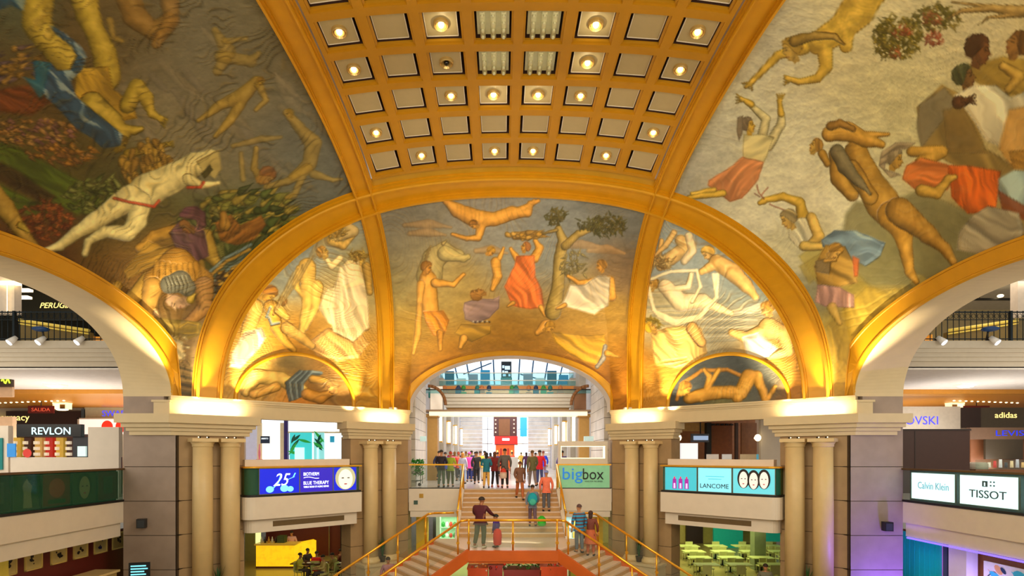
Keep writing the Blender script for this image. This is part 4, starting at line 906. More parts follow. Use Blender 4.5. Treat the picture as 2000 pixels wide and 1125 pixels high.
def person_meshes(pose, skirt=False, child=False):
    key = (pose, skirt, child)
    if key in MESHC: return MESHC[key]
    K = SKELS[pose]; sit = pose == 'sit'; dz = -.44 if sit else 0
    hs = 1.28 if child else 1.0
    hx, hy = K['hd']
    def torso(S, g, top=True):
        a = S.add((0, 0, .95+dz), (.158+g, .125+g)); b_ = S.add((0, .01, 1.12+dz), (.142+g, .118+g), a); c = S.add((0, 0, 1.30+dz), (.178+g, .125+g), b_)
        return a, b_, c
    def arms(S, c, g, full=True):
        for sx, (el, wr) in ((-1, K['la']), (1, K['ra'])):
            sh = S.add((sx*.180, .0, 1.39+dz), .068+g, c); e = S.add(el, .043+g, sh); wv = S.add(tuple(Vector(el).lerp(Vector(wr), .93)), (.030 if not full else .026)+g, e)
            if full:
                W = Vector(wr); d = (W-Vector(el)).normalized(); side = d.cross(Vector((0, 1, 0) if abs(d.y) < .8 else (0, 0, 1))).normalized()
                pm = S.add(tuple(W+d*.06), (.036, .018), wv)
                for k in range(4):
                    o1 = W+d*(.115)+side*(.030-.020*k); l = (.055, .065, .060, .045)[k]; bend = Vector((0, -.018, 0))
                    f = S.add(tuple(o1), .0095, pm); S.add(tuple(o1+d*l*.55+bend*.5), .009, f); S.add(tuple(o1+d*l+bend*1.6), .0075, len(S.V)-1)
                t = S.add(tuple(W+d*.05+side*.045), .011, pm); S.add(tuple(W+d*.085+side*.062), .009, t)
    def legs(S, a, g, full=True, cut=1.):
        for sx, (kn, an) in ((-1, K['ll']), (1, K['rl'])):
            h = S.add((sx*.085, -.02 if sit else 0, (.90+dz)), (.085+g), a); k = S.add(kn, .058+g, h); an2 = Vector(kn).lerp(Vector(an), cut)
            n = S.add(tuple(an2), .040+g*1.2, k)
            if full: S.add((an[0], an[1]+.03, an[2]-.04), .032, n); S.add((an[0]+sx*.02, an[1]-.13, an[2]-.05), .030, n)
    # body
    S = Sk(); a, b_, c = torso(S, 0); nk = S.add((0, 0, 1.45+dz), .055, c); n2 = S.add((hx*.4, hy*.5, 1.50+dz), .050, nk)
    h1 = S.add((hx, hy-.015, 1.56+dz), (.062*hs, .075*hs), n2); h2 = S.add((hx, hy, 1.56+dz+.075*hs), (.078*hs, .092*hs), h1); h3 = S.add((hx, hy+.005, 1.56+dz+.125*hs), (.062*hs, .075*hs), h2)
    S.add((hx, hy-.105*hs, 1.60+dz), .013*hs, h1); S.add((hx-.082*hs, hy, 1.61+dz), .014*hs, h2); S.add((hx+.082*hs, hy, 1.61+dz), .014*hs, h2)
    arms(S, c, 0); legs(S, a, 0); body = skinned('body_'+pose, S.V, S.E, S.R)
    # shirt
    S = Sk(); a, b_, c = torso(S, .018); S.add((0, 0, .86+dz), (.172, .140), a); S.add((0, 0, 1.425+dz), .075, c); arms(S, c, .016, False); shirt = skinned('shirt_'+pose, S.V, S.E, S.R)
    # trousers
    S = Sk(); a = S.add((0, 0, .96+dz), (.155, .125)); S.add((0, 0, 1.03+dz), (.14, .115), a); legs(S, a, .018, False, .93); trs = skinned('trousers_'+pose, S.V, S.E, S.R)
    if skirt:
        mb = MB(); mb.lathe((0, 0, 0), [(.27, .48), (.26, .50), (.20, .85), (.165, 1.02)], 18); me = bpy.data.meshes.new('skirt'); me.from_pydata(mb.v, [], mb.f); me.polygons.foreach_set('use_smooth', mb.sm); trs2 = me
    else: trs2 = None
    # hair, eyes, mouth, shoes
    def mesh_of(mb, nm):
        me = bpy.data.meshes.new(nm); me.from_pydata(mb.v, [], mb.f); me.polygons.foreach_set('use_smooth', mb.sm); return me
    mb = MB(); hz = 1.56+dz+.085*hs; mb.ball((hx, hy+.022, hz+.01), (.092*hs, .105*hs, .098*hs), 8, 14, -.15); hair = mesh_of(mb, 'hair')
    mb = MB(); mb.ball((hx, hy+.03, hz), (.096*hs, .105*hs, .105*hs), 8, 14, -.3); mb.ball((hx, hy+.065, hz-.10), (.085*hs, .055, .15), 6, 10); hair_l = mesh_of(mb, 'long_hair')
    mb = MB()
    for sx in (-1, 1): mb.ball((hx+sx*.032*hs, hy-.085*hs, hz-.01), (.012, .008, .007), 4, 8)
    eyes = mesh_of(mb, 'eyes'); mb = MB(); mb.ball((hx, hy-.080*hs, hz-.085*hs), (.025, .010, .007), 4, 8); mouth = mesh_of(mb, 'mouth')
    sh = []
    for sx, (kn, an) in ((-1, K['ll']), (1, K['rl'])):
        mb = MB(); mb.ball((an[0]+sx*.01, an[1]-.05, an[2]-.045), (.050, .135, .05), 6, 12, -.7); sh.append(mesh_of(mb, 'shoe'))
    MESHC[key] = dict(body=body, shirt=shirt, trousers=trs, skirt=trs2, hair=hair, long_hair=hair_l, eyes=eyes, mouth=mouth, shoes=sh); return MESHC[key]
SKIN = (188, 132, 92)
def cm(rgb, rough=.8):
    return mat('cloth_%d_%d_%d' % rgb, rgb, rough, var=.08, scale=12)
def person(x, y, z, yaw, label, shirt, trousers, pose='stand', h=1.70, skin=SKIN, hair=(40, 28, 20), long=False, skirt=False, child=False, group=None, shoes=(30, 26, 24), extras=None):
    """yaw 0 faces the camera, 180 faces away"""
    M = person_meshes(pose, skirt, child)
    t = thing('person', label, 'person', (x, y, z), group); t.rotation_euler = (0, 0, math.radians(yaw)); k = h/1.73; t.scale = (k*(1.08 if child else 1), k*(1.08 if child else 1), k)
    def part(nm, me, rgb, rough=.7):
        o = bpy.data.objects.new(nm, me); COL.objects.link(o); o.parent = t
        if not me.materials: me.materials.append(None)
        o.material_slots[0].link = 'OBJECT'; o.material_slots[0].material = cm(rgb, rough); return o
    b_ = part('body', M['body'], skin, .55); part('shirt', M['shirt'], shirt); part('trousers', M['trousers'], trousers)
    if skirt: part('skirt', M['skirt'], trousers)
    part('long_hair' if long else 'hair', M['long_hair' if long else 'hair'], hair)
    e = part('eyes', M['eyes'], (25, 20, 18)); part('mouth', M['mouth'], (140, 70, 60))
    for s_ in M['shoes']: part('shoe', s_, shoes)
    return t
# ------------------------------------------------------------------ piers, capitals, cornice, columns
FL = Frame(-P1[0], P1[1], AD)            # left oblique wall, u from near pier to far pier
FR = Frame(P2[0], P2[1], -AD)            # right oblique wall, u from far pier to near pier
GZ0 = -4.4
def um(s, u): return u if s < 0 else LD-u
def FF(s): return FL if s < 0 else FR
SIDE = {-1: 'left', 1: 'right'}
def courses(m, mj, poly, z0, z1, step=1.15, gap=.022):
    cx = sum(p[0] for p in poly)/len(poly); cy = sum(p[1] for p in poly)/len(poly)
    z = z1
    while z > z0:
        m.prism(poly, max(z0, z-step+gap), z); z -= step
    ins = [(p[0]+(cx-p[0])*.02, p[1]+(cy-p[1])*.02) for p in poly]; mj.prism(ins, z0, z1)
for s in (-1, 1):
    F = FF(s)
    pd = lambda u, p: F(um(s, u), p, 0)[:2]
    # near pier
    t = thing('stone_pier', 'wide %s pier of %s stone blocks with a stepped capital' % (('near left', 'brown-grey') if s < 0 else ('near right', 'violet-lit grey')), 'pillar', (s*12, 19, GZ0), 'stone piers of the crossing')
    poly = [(s*13.05, 18.0), (s*11.3, 18.0), pd(.14, -.02), pd(2.30, -.02), pd(2.30, -.9), (s*13.05, 20.6)]
    m, mj = MB(), MB(); front_part = [(s*13.05, 18.0), (s*11.3, 18.0), (s*11.3, 20.5), (s*13.05, 20.6)]
    courses(m, mj, front_part, GZ0, 2.28); m.prism([(s*13.05, 18.0), (s*11.7, 18.0), (s*11.7, 20), (s*13.05, 20)], 2.28, 5.4)
    m.build('shaft', STONE_G, t); mj.build('joint', JOINT, t)
    m, mj = MB(), MB(); courses(m, mj, [(s*11.3, 18.0), pd(.14, -.02), pd(2.30, -.02), pd(2.30, -.9), (s*11.3, 20.3)], GZ0, 2.28)
    o = m.build('oblique_shaft', STONE, t); mj.build('joint', JOINT, t)
    m = MB()
    for (z0, z1, p) in ((2.20, 2.34, .10), (2.34, 2.46, .18), (2.46, 2.60, .30), (2.60, 2.90, .46)):
        q = p*.7
        m.prism([(s*(12.72+p*.7), 18.0-p), (s*(11.44-p*.42), 18.0-p), pd(.0+p*.25, p), pd(2.38+p*.75, p), pd(2.38+p*.75, -.3), (s*11.8, 19.4), (s*(12.72+p*.7), 18.3)], z0, z1)
    m.build('capital', CREAM, t)
    # far pier
    t = thing('stone_pier', 'slim far %s pier of tan stone beside the corridor opening' % SIDE[s], 'pillar', (s*5.5, 24, GZ0), 'stone piers of the crossing')
    jx, jy = F(um(s, 6.45), -.85, 0)[:2]
    m, mj = MB(), MB(); courses(m, mj, [pd(6.45, 0), pd(LD, 0), (s*4.6, 25.1), (s*6.4, 25.1), (jx, jy)], GZ0, 2.28); m.build('shaft', STONE, t); mj.build('joint', JOINT, t)
    m = MB()
    for (z0, z1, p) in ((2.20, 2.34, .08), (2.34, 2.46, .15), (2.46, 2.60, .25), (2.60, 2.90, .38)):
        m.prism([pd(6.40-p*.8, p), pd(LD+p*.35, p), (s*(4.6-p*.2), 24.9), (s*6.2, 24.9), pd(6.40-p*.8, -.5)], z0, z1)
    m.build('capital', CREAM, t)
    # cornice band with ledge
    m = MB(); 
    for (z0, z1, p) in ((2.86, 3.32, .04), (3.32, 3.38, .09), (3.38, 3.46, .16), (3.46, 3.52, .20)):
        m.prism([pd(-.05, p), pd(LD+.05, p), pd(LD+.05, -.35), pd(-.05, -.35)], z0, z1)
    struct(m.build('trim_%d' % (9 if s < 0 else 10), CREAM), 'cream cornice band along the %s oblique wall' % SIDE[s])
    # springing block of the side arch
    t = MB(); t.box(*sorted((s*11.42, s*11.95)), 17.86, 18.35, 2.9, 3.30); t.box(*sorted((s*11.38, s*12.0)), 17.82, 18.35, 3.30, 3.37)
    struct(t.build('trim_%d' % (11 if s < 0 else 12), CREAM), 'cream springing block of the %s arch' % SIDE[s])
    # twin columns, each a thing
    for (u, Y, nm) in ((.87, 0, 'outer'), (1.74, 0, 'inner'), (7.22, 0, 'inner far'), (8.10, 0, 'outer far')):
        cx, cy, _ = F(um(s, u), .30, 0); far = u > 5; zb = -3.0 if far else -3.3
        nmx = {'outer': 'near the wide pier edge', 'inner': 'beside the shop opening', 'inner far': 'beside the shop opening', 'outer far': 'beside the corridor opening'}[nm]
        c = thing('round_column', 'cream round column on the %s %s pier, %s' % ('far' if far else 'near', SIDE[s], nmx), 'column', (cx, cy, zb), 'paired cream columns on the piers')
        R = .30 if far else .315
        mb = MB(); mb.lathe((cx, cy, 0), [(R, zb+.25), (R, 0), (R*.96, 1.82)], 28); mb.build('shaft', COLM, c)
        mb = MB(); mb.lathe((cx, cy, 0), [(R*.96, 1.80), (R*1.05, 1.84), (R*1.02, 1.88), (R*1.12, 1.94), (R*1.2, 1.98)], 24)
        r2 = R*1.26; mb.fbox(Frame(cx, cy, F.a), -r2, r2, -r2, r2, 1.98, 2.10); mb.build('capital', COLM, c)
        mb = MB(); mb.lathe((cx, cy, 0), [(R*1.3, zb), (R*1.3, zb+.10), (R*1.12, zb+.18), (R, zb+.26)], 24); mb.build('base', COLM, c)
        # little spotlights above the capital
        for k in (-1, 1):
            px_, py_, _ = F(um(s, u)+k*.13, .42, 0)
            sp = thing('ledge_spotlight', 'tiny black spotlight on the %s side above %s' % ('left' if k < 0 else 'right', c['label'].replace('cream round ', 'the ').replace(' pier,', ',')[:70]), 'spotlight', (px_, py_, 2.10), 'tiny spotlights above the columns')
            sp['label'] = 'tiny %s spotlight over the column %s, %s %s pier' % ('left' if k < 0 else 'right', nmx, 'far' if far else 'near', SIDE[s])
            if k < 0: mbx = MB(); mbx.cyl((px_, py_, 2.10), (px_, py_, 2.16), .05, .05, 8); mbx.build('body', DARK, sp)
            else: mbx = MB(); mbx.cyl((px_, py_, 2.10), (px_, py_, 2.16), .05, .05, 8); mbx.build('body', DARK, sp)
            ml = MB(); ml.ball((px_, py_-.05, 2.14), (.02, .02, .02), 4, 8); ml.build('lens', BULB, sp)
    # pedestals
    for (u0, u1, z1, w1) in ((.3, 2.4, -3.3, 'near'), (6.7, 8.7, -3.0, 'far')):
        m = MB(); a, b_ = sorted((um(s, u0), um(s, u1))); m.fbox(F, a, b_, -.02, .78, GZ0, z1-.1); m.fbox(F, a-.05, b_+.05, -.02, .83, z1-.1, z1)
        p = m.build('column_pedestal', CREAM, at=F((a+b_)/2, .4, GZ0)); tag(p, 'cream pedestal block under the columns of the %s %s pier' % (w1, SIDE[s]), 'pedestal', 'column pedestals')
    # potted palms between the columns
    for (u, z, w1) in ((1.30, -3.3, 'near'), (7.66, -3.0, 'far')):
        x, y, _ = F(um(s, u), .50, 0); g = random.Random(int(u*10)+s)
        t = thing('potted_palm', 'small dark green palm between the columns of the %s %s pier' % (w1, SIDE[s]), 'plant', (x, y, z), 'potted palms on the pedestals')
        mb = MB(); mb.lathe((x, y, z), [(.10, 0), (.14, .22), (.15, .24), (.12, .24), (.11, .20)], 14); mb.build('pot', mat('pot', (60, 48, 34)), t)
        mb = MB()
        for k in range(26):
            a = g.random()*2*PI; l = g.uniform(.5, .95); r = g.uniform(.04, .26); q = [(x+math.cos(a)*r*f**1.6, y+math.sin(a)*r*f**1.6, z+.2+l*f-(.25 if l < .7 else .1)*f**3) for f in (0, .35, .7, 1)]
            w_ = .035
            for i in range(3):
                k0, k1 = w_*(1-.25*i), w_*(1-.25*(i+1)-.1*(i == 2)); n_ = (-math.sin(a), math.cos(a))
                mb.quad((q[i][0]-n_[0]*k0, q[i][1]-n_[1]*k0, q[i][2]), (q[i][0]+n_[0]*k0, q[i][1]+n_[1]*k0, q[i][2]), (q[i+1][0]+n_[0]*k1, q[i+1][1]+n_[1]*k1, q[i+1][2]), (q[i+1][0]-n_[0]*k1, q[i+1][1]-n_[1]*k1, q[i+1][2]))
        mb.build('leaves', mat('palm_green', (30, 82, 34), .5), t)
    # loudspeaker on the near pier
    x, z = (-12.33, -.72) if s < 0 else (12.42, -.82)
    t = thing('loudspeaker', 'small black box loudspeaker on the %s near pier' % SIDE[s], 'loudspeaker', (x, 18, z), 'loudspeakers on the piers')
    m = MB(); Fs = Frame(x, 17.85, -s*.25+.1); m.fbox(Fs, -.13, .13, -.1, .12, z-.16, z+.14); m.build('box', DARK, t)
    m = MB(); m.fbox(Fs, -.10, .10, .12, .13, z-.13, z+.10); m.build('grille', mat('grille', (44, 50, 56), .7), t)
    m = MB(); m.cyl((x, 18.0, z), (x, 17.9, z), .03, .03, 8); m.build('bracket', DARK, t)
# wall above the far arch, hidden behind the mural, keeps the light in
m = MB()
for (a, b_) in ((-13.1, -4.8), (4.8, 13.1)): m.box(a, b_, 25.2, 25.4, 3.5, 12)
struct(m.build('wall_far', CREAM), 'wall over the far shops')

# ------------------------------------------------------------------ floors and slabs
FLM = mat('polished_floor', (206, 196, 190), .18, var=.08, scale=.8)
FLG = mat('lower_floor', (172, 156, 92), .22, var=.08, scale=.8)
SLAB = mat('slab_edge', (200, 190, 170), .5, var=.03)
m = MB(); m.box(-40, 40, -6, 75, GZ0-.3, GZ0); struct(m.build('floor', FLG), 'olive tiled floor of the lower level')
m = MB(); q = lambda s, u, p: FF(s)(um(s, u), p, 0)[:2]
m.prism([(-40, 20.7), (-13.05, 20.7), q(-1, 2.3, -.3), q(-1, 6.5, -.3), (-6.2, 25.1), (-6.2, 72), (-40, 72)], -.62, 0)
m.prism([(40, 20.7), (13.05, 20.7), q(1, 2.3, -.3), q(1, 6.5, -.3), (6.2, 25.1), (6.2, 72), (40, 72)], -.62, 0)
m.prism([(-6.2, 25.1), (-4.6, 24.3), (4.6, 24.3), (6.2, 25.1), (6.2, 72), (-6.2, 72)], -.62, 0)
for s in (-1, 1): m.box(*sorted((s*13.3, s*40)), 0, 20.7, -.62, 0)
struct(m.build('floor_upper', FLM), 'polished pale floor of the upper shopping level')
CEILW = mat('hall_ceiling', (226, 222, 216), .6)
AMBER = mat('amber_ceiling', (196, 132, 40), .4, var=.05)

# ------------------------------------------------------------------ balconies of the oblique bays
def balcony(s):
    F = FF(s); sd = SIDE[s]
    def outl(u0, u1, p, r):
        a = []
        for i in range(7): t = PI/2*i/6; a.append((u0+r-r*math.cos(t), p-r+r*math.sin(t)))
        a = [(u0, -.3)]+a+[(u1, p), (u1, -.3)]
        return [F(um(s, u_), p_, 0)[:2] for (u_, p_) in a]
    t = thing('balcony', 'bulging cream balcony with lit poster band, %s oblique bay' % sd, 'balcony', F(um(s, 4.4), 0, -1.25), 'balconies between the piers')
    m = MB(); m.prism(outl(2.12, 6.60, .68, .35), -.78, .02); m.build('fascia', CREAM_L, t)
    m = MB(); m.prism(outl(2.25, 6.50, .45, .35), -1.28, -.78); m.build('lower_fascia', CREAM_L, t)
    a, b_ = sorted((um(s, 3.15), um(s, 5.95))); m = MB(); m.fbox(F, a, b_, .44, .455, -1.10, -.90); o = m.build('air_slot', mat('slot', (104, 84, 52), .8), t)
    for k in range(3): pass
    m = MB(); m.prism(outl(2.15, 6.58, .66, .33), .02, .10); m.build('base_rail', DARK, t)
    m = MB(); m.prism(outl(2.12, 6.60, .70, .35), 1.06, 1.12); m.build('top_rail', BRASS, t)
    # glass band
    m = MB(); pts = outl(2.20, 6.52, .60, .30)
    for i in range(1, len(pts)-1):
        A, B = pts[i], pts[i+1]; m.quad((*A, .10), (*B, .10), (*B, 1.06), (*A, 1.06))
    m.build('glass_band', GLASS_G if s < 0 else glass_mat('teal_glass', (40, 130, 120), .45), t)
    a, b_ = sorted((um(s, 2.2), um(s, 6.55))); m = MB(); m.fbox(F, a, b_, -.3, .30, .02, 1.02); m.build('backing', mat('sign_backing', (96, 108, 48), .6), t)
    m = MB(); m.fbox(F, a+.05, b_-.25, -.15, .22, 1.12, 1.36); m.fbox(F, a+.05, b_-.25, -.15, .22, 1.0, 1.12); m.build('upper_parapet', CREAM_L, t)
    return t
B_L = balcony(-1); B_R = balcony(1)
def lit(name, rgb, e=1.0): return mat(name, rgb, .3, emit=e, var=.02)
def face(m_skin, m_hair, F, u, p, z, w_, h_, parent, hair=True, nm='printed_face'):
    """a printed portrait: flat shapes on the poster"""
    def ell(cu, cz, a, b_, pp, mt, name):
        mb = MB(); mb.poly([F(cu+a*math.cos(2*PI*i/24), pp, cz+b_*math.sin(2*PI*i/24)) for i in range(24)]); mb.build(name, mt, parent)
    if hair: ell(u, z+h_*.06, w_*.60, h_*.54, p, m_hair, 'printed_hair')
    ell(u, z, w_*.42, h_*.46, p+.004, m_skin, nm)
    dk = mat('print_dark', (60, 40, 40), .5)
    for k in (-1, 1): ell(u+k*w_*.17, z+h_*.06, w_*.08, h_*.025, p+.008, dk, 'printed_eye')
    ell(u, z-h_*.22, w_*.10, h_*.028, p+.008, mat('print_lip', (190, 60, 80), .5, emit=.2), 'printed_mouth')
def poster(F, u0, u1, p, z0, z1, mt, label, parent=None, cat='poster', group=None, frame=.02):
    t = thing('lit_poster', label, cat, F((u0+u1)/2, p, z0), group)
    m = MB(); m.fbox(F, u0, u1, p-.03, p, z0, z1); m.build('sheet', mt, t)
    m = MB()
    for (a, b_, c, d) in ((u0-frame, u0, z0-frame, z1+frame), (u1, u1+frame, z0-frame, z1+frame), (u0, u1, z0-frame, z0), (u0, u1, z1, z1+frame)): m.fbox(F, a, b_, p-.04, p+.012, c, d)
    m.build('frame', mat('poster_frame', (120, 126, 110), .4, .4), t); return t
BLUE = lit('lit_blue', (16, 30, 190), 1.1); BLUE2 = lit('lit_violet_blue', (44, 30, 170), 1.0); CY = lit('lit_cyan', (120, 220, 230), 1.1); WH = lit('lit_white', (240, 250, 255), 1.3)
F = FL; PZ0, PZ1, PP = .12, 1.03, .63
t = poster(F, 2.62, 4.05, PP, PZ0, PZ1, BLUE, 'deep blue lit poster with white 25 and jars', group='blue cosmetics posters')
text('numerals', '25', F, 3.10, PP, .40, .62, WH, t, .46, italic=.4)
m = MB()
for (a, b_) in (((3.0, .25), (3.25, .50)), ((3.25, .5), (3.35, .78)), ((3.6, .62), (3.85, .72)), ((3.8, .7), (3.88, .86))): m.quad(F(a[0], PP+.01, a[1]), F(a[0]+.05, PP+.01, a[1]), F(b_[0]+.05, PP+.01, b_[1]), F(b_[0], PP+.01, b_[1]))
m.build('printed_figure', CY, t)
for (u, z, r) in ((2.98, .28, .14), (3.50, .30, .15), (3.72, .27, .12)):
    m = MB(); m.poly([F(u+r*math.cos(2*PI*i/20), PP+.012, z+r*.85*math.sin(2*PI*i/20)) for i in range(20)]); m.build('printed_jar', CY, t)
t = poster(F, 4.09, 5.38, PP, PZ0, PZ1, BLUE2, 'violet-blue lit poster with two lines of white lettering', group='blue cosmetics posters')
text('lettering', 'BIOTHERM', F, 4.22, PP, .74, .60, WH, t, .13); text('lettering', 'BLUE THERAPY', F, 4.22, PP, .40, 1.0, WH, t, .13); text('lettering', 'VISIBLE SIGNS OF AGING REPAIR', F, 4.22, PP, .28, 1.0, WH, t, .07)
m = MB()
for i in range(10):
    u = 4.22+.06*i; f = lambda v: .66+.03*math.sin((v-4.22)*9); m.quad(F(u, PP+.01, f(u)-.012), F(u+.06, PP+.01, f(u+.06)-.012), F(u+.06, PP+.01, f(u+.06)+.012), F(u, PP+.01, f(u)+.012))
m.build('printed_wave', WH, t)
t = poster(F, 5.42, 6.38, PP, PZ0, PZ1, BLUE, 'blue lit poster with a large pale face, beside the far left pier', group='blue cosmetics posters')
face(lit('lit_face', (226, 226, 210), .9), lit('lit_blond', (190, 190, 150), .6), F, 5.92, PP+.004, .56, .72, .86, t)
F = FR; o_ = lambda u: LD-u
TE = lit('lit_teal', (60, 168, 184), 1.0); TE2 = lit('lit_pale_teal', (120, 200, 214), 1.1); TE3 = lit('lit_teal_mid', (92, 186, 200), 1.)
u0 = LD-6.42
t = poster(F, u0, u0+1.30, PP, PZ0, PZ1, TE, 'teal lit poster with three purple bottles', group='teal cosmetics posters')
for k in range(3):
    for (nm, z0, z1, w_, mt_) in (('printed_bottle', .18, .58, .085, lit('lit_purple', (150, 40, 150), .8)), ('printed_bottle_neck', .58, .66, .03, lit('lit_pink', (220, 40, 90), .8)), ('printed_bottle_light', .20, .40, .04, lit('lit_lilac', (230, 180, 250), 1.))):
        m = MB(); c = u0+.40+.25*k; m.quad(F(c-w_, PP+.01+(.003 if 'light' in nm else 0), z0), F(c+w_, PP+.01+(.003 if 'light' in nm else 0), z0), F(c+w_*.9, PP+.01+(.003 if 'light' in nm else 0), z1), F(c-w_*.9, PP+.01+(.003 if 'light' in nm else 0), z1)); m.build(nm, mt_, t)
t = poster(F, u0+1.36, u0+2.62, PP, PZ0, PZ1, TE2, 'pale teal lit poster with a dark serif brand name', group='teal cosmetics posters')
text('lettering', 'LANCOME', F, u0+1.44, PP, .26, 1.08, mat('print_navy', (20, 40, 60), .5), t, .17)
m = MB(); m.fbox(F, u0+1.75, u0+2.25, PP, PP+.008, .60, .62); m.fbox(F, u0+1.65, u0+2.35, PP, PP+.008, .70, .72); m.build('printed_line', TE, t)
t = poster(F, u0+2.68, u0+4.12, PP, PZ0, PZ1, TE3, 'teal lit poster with three pale women\'s faces', group='teal cosmetics posters')
for k in range(3): face(lit('lit_pale_face', (222, 214, 206), .8), mat('print_black', (30, 24, 26), .5), F, u0+3.05+.36*k, PP+.004+.02*k, .62-.03*(k == 1), .36, .66, t)

# ------------------------------------------------------------------ central balconies and the far arch base
for s in (-1, 1):
    sd = SIDE[s]; a, b_ = sorted((s*2.12, s*4.56)); Fc = front(24.2)
    t = thing('balcony', '%s glazed balcony beside the stair head' % sd, 'balcony', ((a+b_)/2, 24.2, -1.28), 'balconies beside the stairs')
    m = MB(); m.box(a, b_, 24.2, 24.45, -1.0, 0.0); m.box(a+.05, b_-.05, 24.26, 24.45, -1.28, -1.0); m.build('fascia', CREAM_L, t)
    m = MB(); m.box(a, b_, 24.22, 24.28, 1.05, 1.11); m.box(*((b_-.07, b_) if s < 0 else (a, a+.07)), 24.2, 24.3, -1.0, 1.09); m.build('top_rail', BRASS, t)
    m = MB(); m.box(a, b_, 24.22, 24.30, 0, .04); m.build('base_rail', DARK, t)
    m = MB(); m.box(a+.05, b_-.08, 24.24, 24.255, .04, 1.05); m.build('glass_pane', GLASS if s < 0 else mat('sign_green', (132, 196, 150), .3, emit=.25), t)
    if s > 0:
        BB = mat('sign_blue', (20, 120, 210), .4, emit=.5); BK = mat('sign_black', (16, 20, 22), .5)
        text('lettering', 'big', Fc, 2.36, .0, .42, .90, BB, t, .70); text('lettering', 'box', Fc, 3.27, .0, .42, .94, BK, t, .50); text('lettering', 'MORE FOR THE SENSES', Fc, 3.36, .0, .30, .80, BK, t, .06)
    else:
        for (x, z, nm, c) in ((-4.0, -.32, 'plate', (180, 140, 40)), (-4.25, -.62, 'socket', (60, 90, 80))):
            m = MB(); m.box(x-.09, x+.09, 24.17, 24.2, z-.09, z+.09); m.build(nm, mat('small_'+nm, c), t)
# lit white display frame on the right
Fc = front(24.35)
t = thing('display_counter', 'white box counter with lit window frame above the big blue-black sign', 'counter', (3.3, 24.5, 0))
m = MB()
for (x0, x1, z0, z1) in ((2.2, 4.42, 1.11, 1.36), (2.2, 4.42, 1.92, 2.14), (2.2, 2.30, 1.36, 1.92), (4.30, 4.42, 1.36, 1.92)): m.box(x0, x1, 24.35, 24.8, z0, z1)
m.box(2.2, 4.42, 24.40, 24.8, 0, 1.11)
m.build('body', CREAM_L, t)
m = MB()
for (x0, x1, z0, z1) in ((2.30, 4.30, 1.36, 1.39), (2.30, 4.30, 1.89, 1.92), (2.30, 2.33, 1.36, 1.92), (4.22, 4.30, 1.36, 1.92)): m.box(x0, x1, 24.36, 24.42, z0, z1)
m.build('lit_edge', mat('warm_led', (255, 240, 170), .3, emit=2.2), t)
# ------------------------------------------------------------------ the stairs
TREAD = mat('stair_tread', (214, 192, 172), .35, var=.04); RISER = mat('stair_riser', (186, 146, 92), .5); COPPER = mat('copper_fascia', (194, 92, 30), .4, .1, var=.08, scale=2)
LZ = -1.7
t = thing('central_staircase', 'ten-step straight stair rising from the landing to the upper floor', 'stairs', (0, 22.4, LZ))
for i in range(10):
    zt = -.17*(i+1); y1 = 24.2-.345*i; y0 = 24.2-.345*(i+1)
    m = MB(); m.box(-2.07, 2.07, y0+.01, y1, zt-.22, zt-.04); m.box(-2.07, 2.07, y0-.02, y1, zt-.04, zt); 
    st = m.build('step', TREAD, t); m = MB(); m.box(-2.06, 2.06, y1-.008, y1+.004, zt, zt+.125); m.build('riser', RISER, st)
for s in (-1, 1):
    m = MB(); x0, x1 = sorted((s*2.07, s*2.2)); P = [(x0, 24.2, -.55), (x1, 24.2, -.55), (x1, 20.75, -2.25), (x0, 20.75, -2.25), (x0, 24.2, .05), (x1, 24.2, .05), (x1, 20.75, -1.62), (x0, 20.75, -1.62)]
    m.hexa(P); m.build('stringer', CREAM_L, t)
t = thing('stair_landing', 'mid landing with copper-coloured front beam', 'landing', (0, 19.5, LZ-.5))
m = MB(); m.prism([(-1.56, 18.28), (1.56, 18.28), (2.95, 20.42), (2.95, 20.75), (-2.95, 20.75), (-2.95, 20.42)], LZ-.12, LZ); m.build('slab', TREAD, t)
m = MB(); m.box(-1.56, 1.56, 18.16, 18.28, LZ-.36, LZ-.0); m.box(-1.50, 1.50, 18.20, 18.5, LZ-.44, LZ-.36); m.build('front_beam', COPPER, t)
DV = (math.cos(math.radians(212)), math.sin(math.radians(212)))
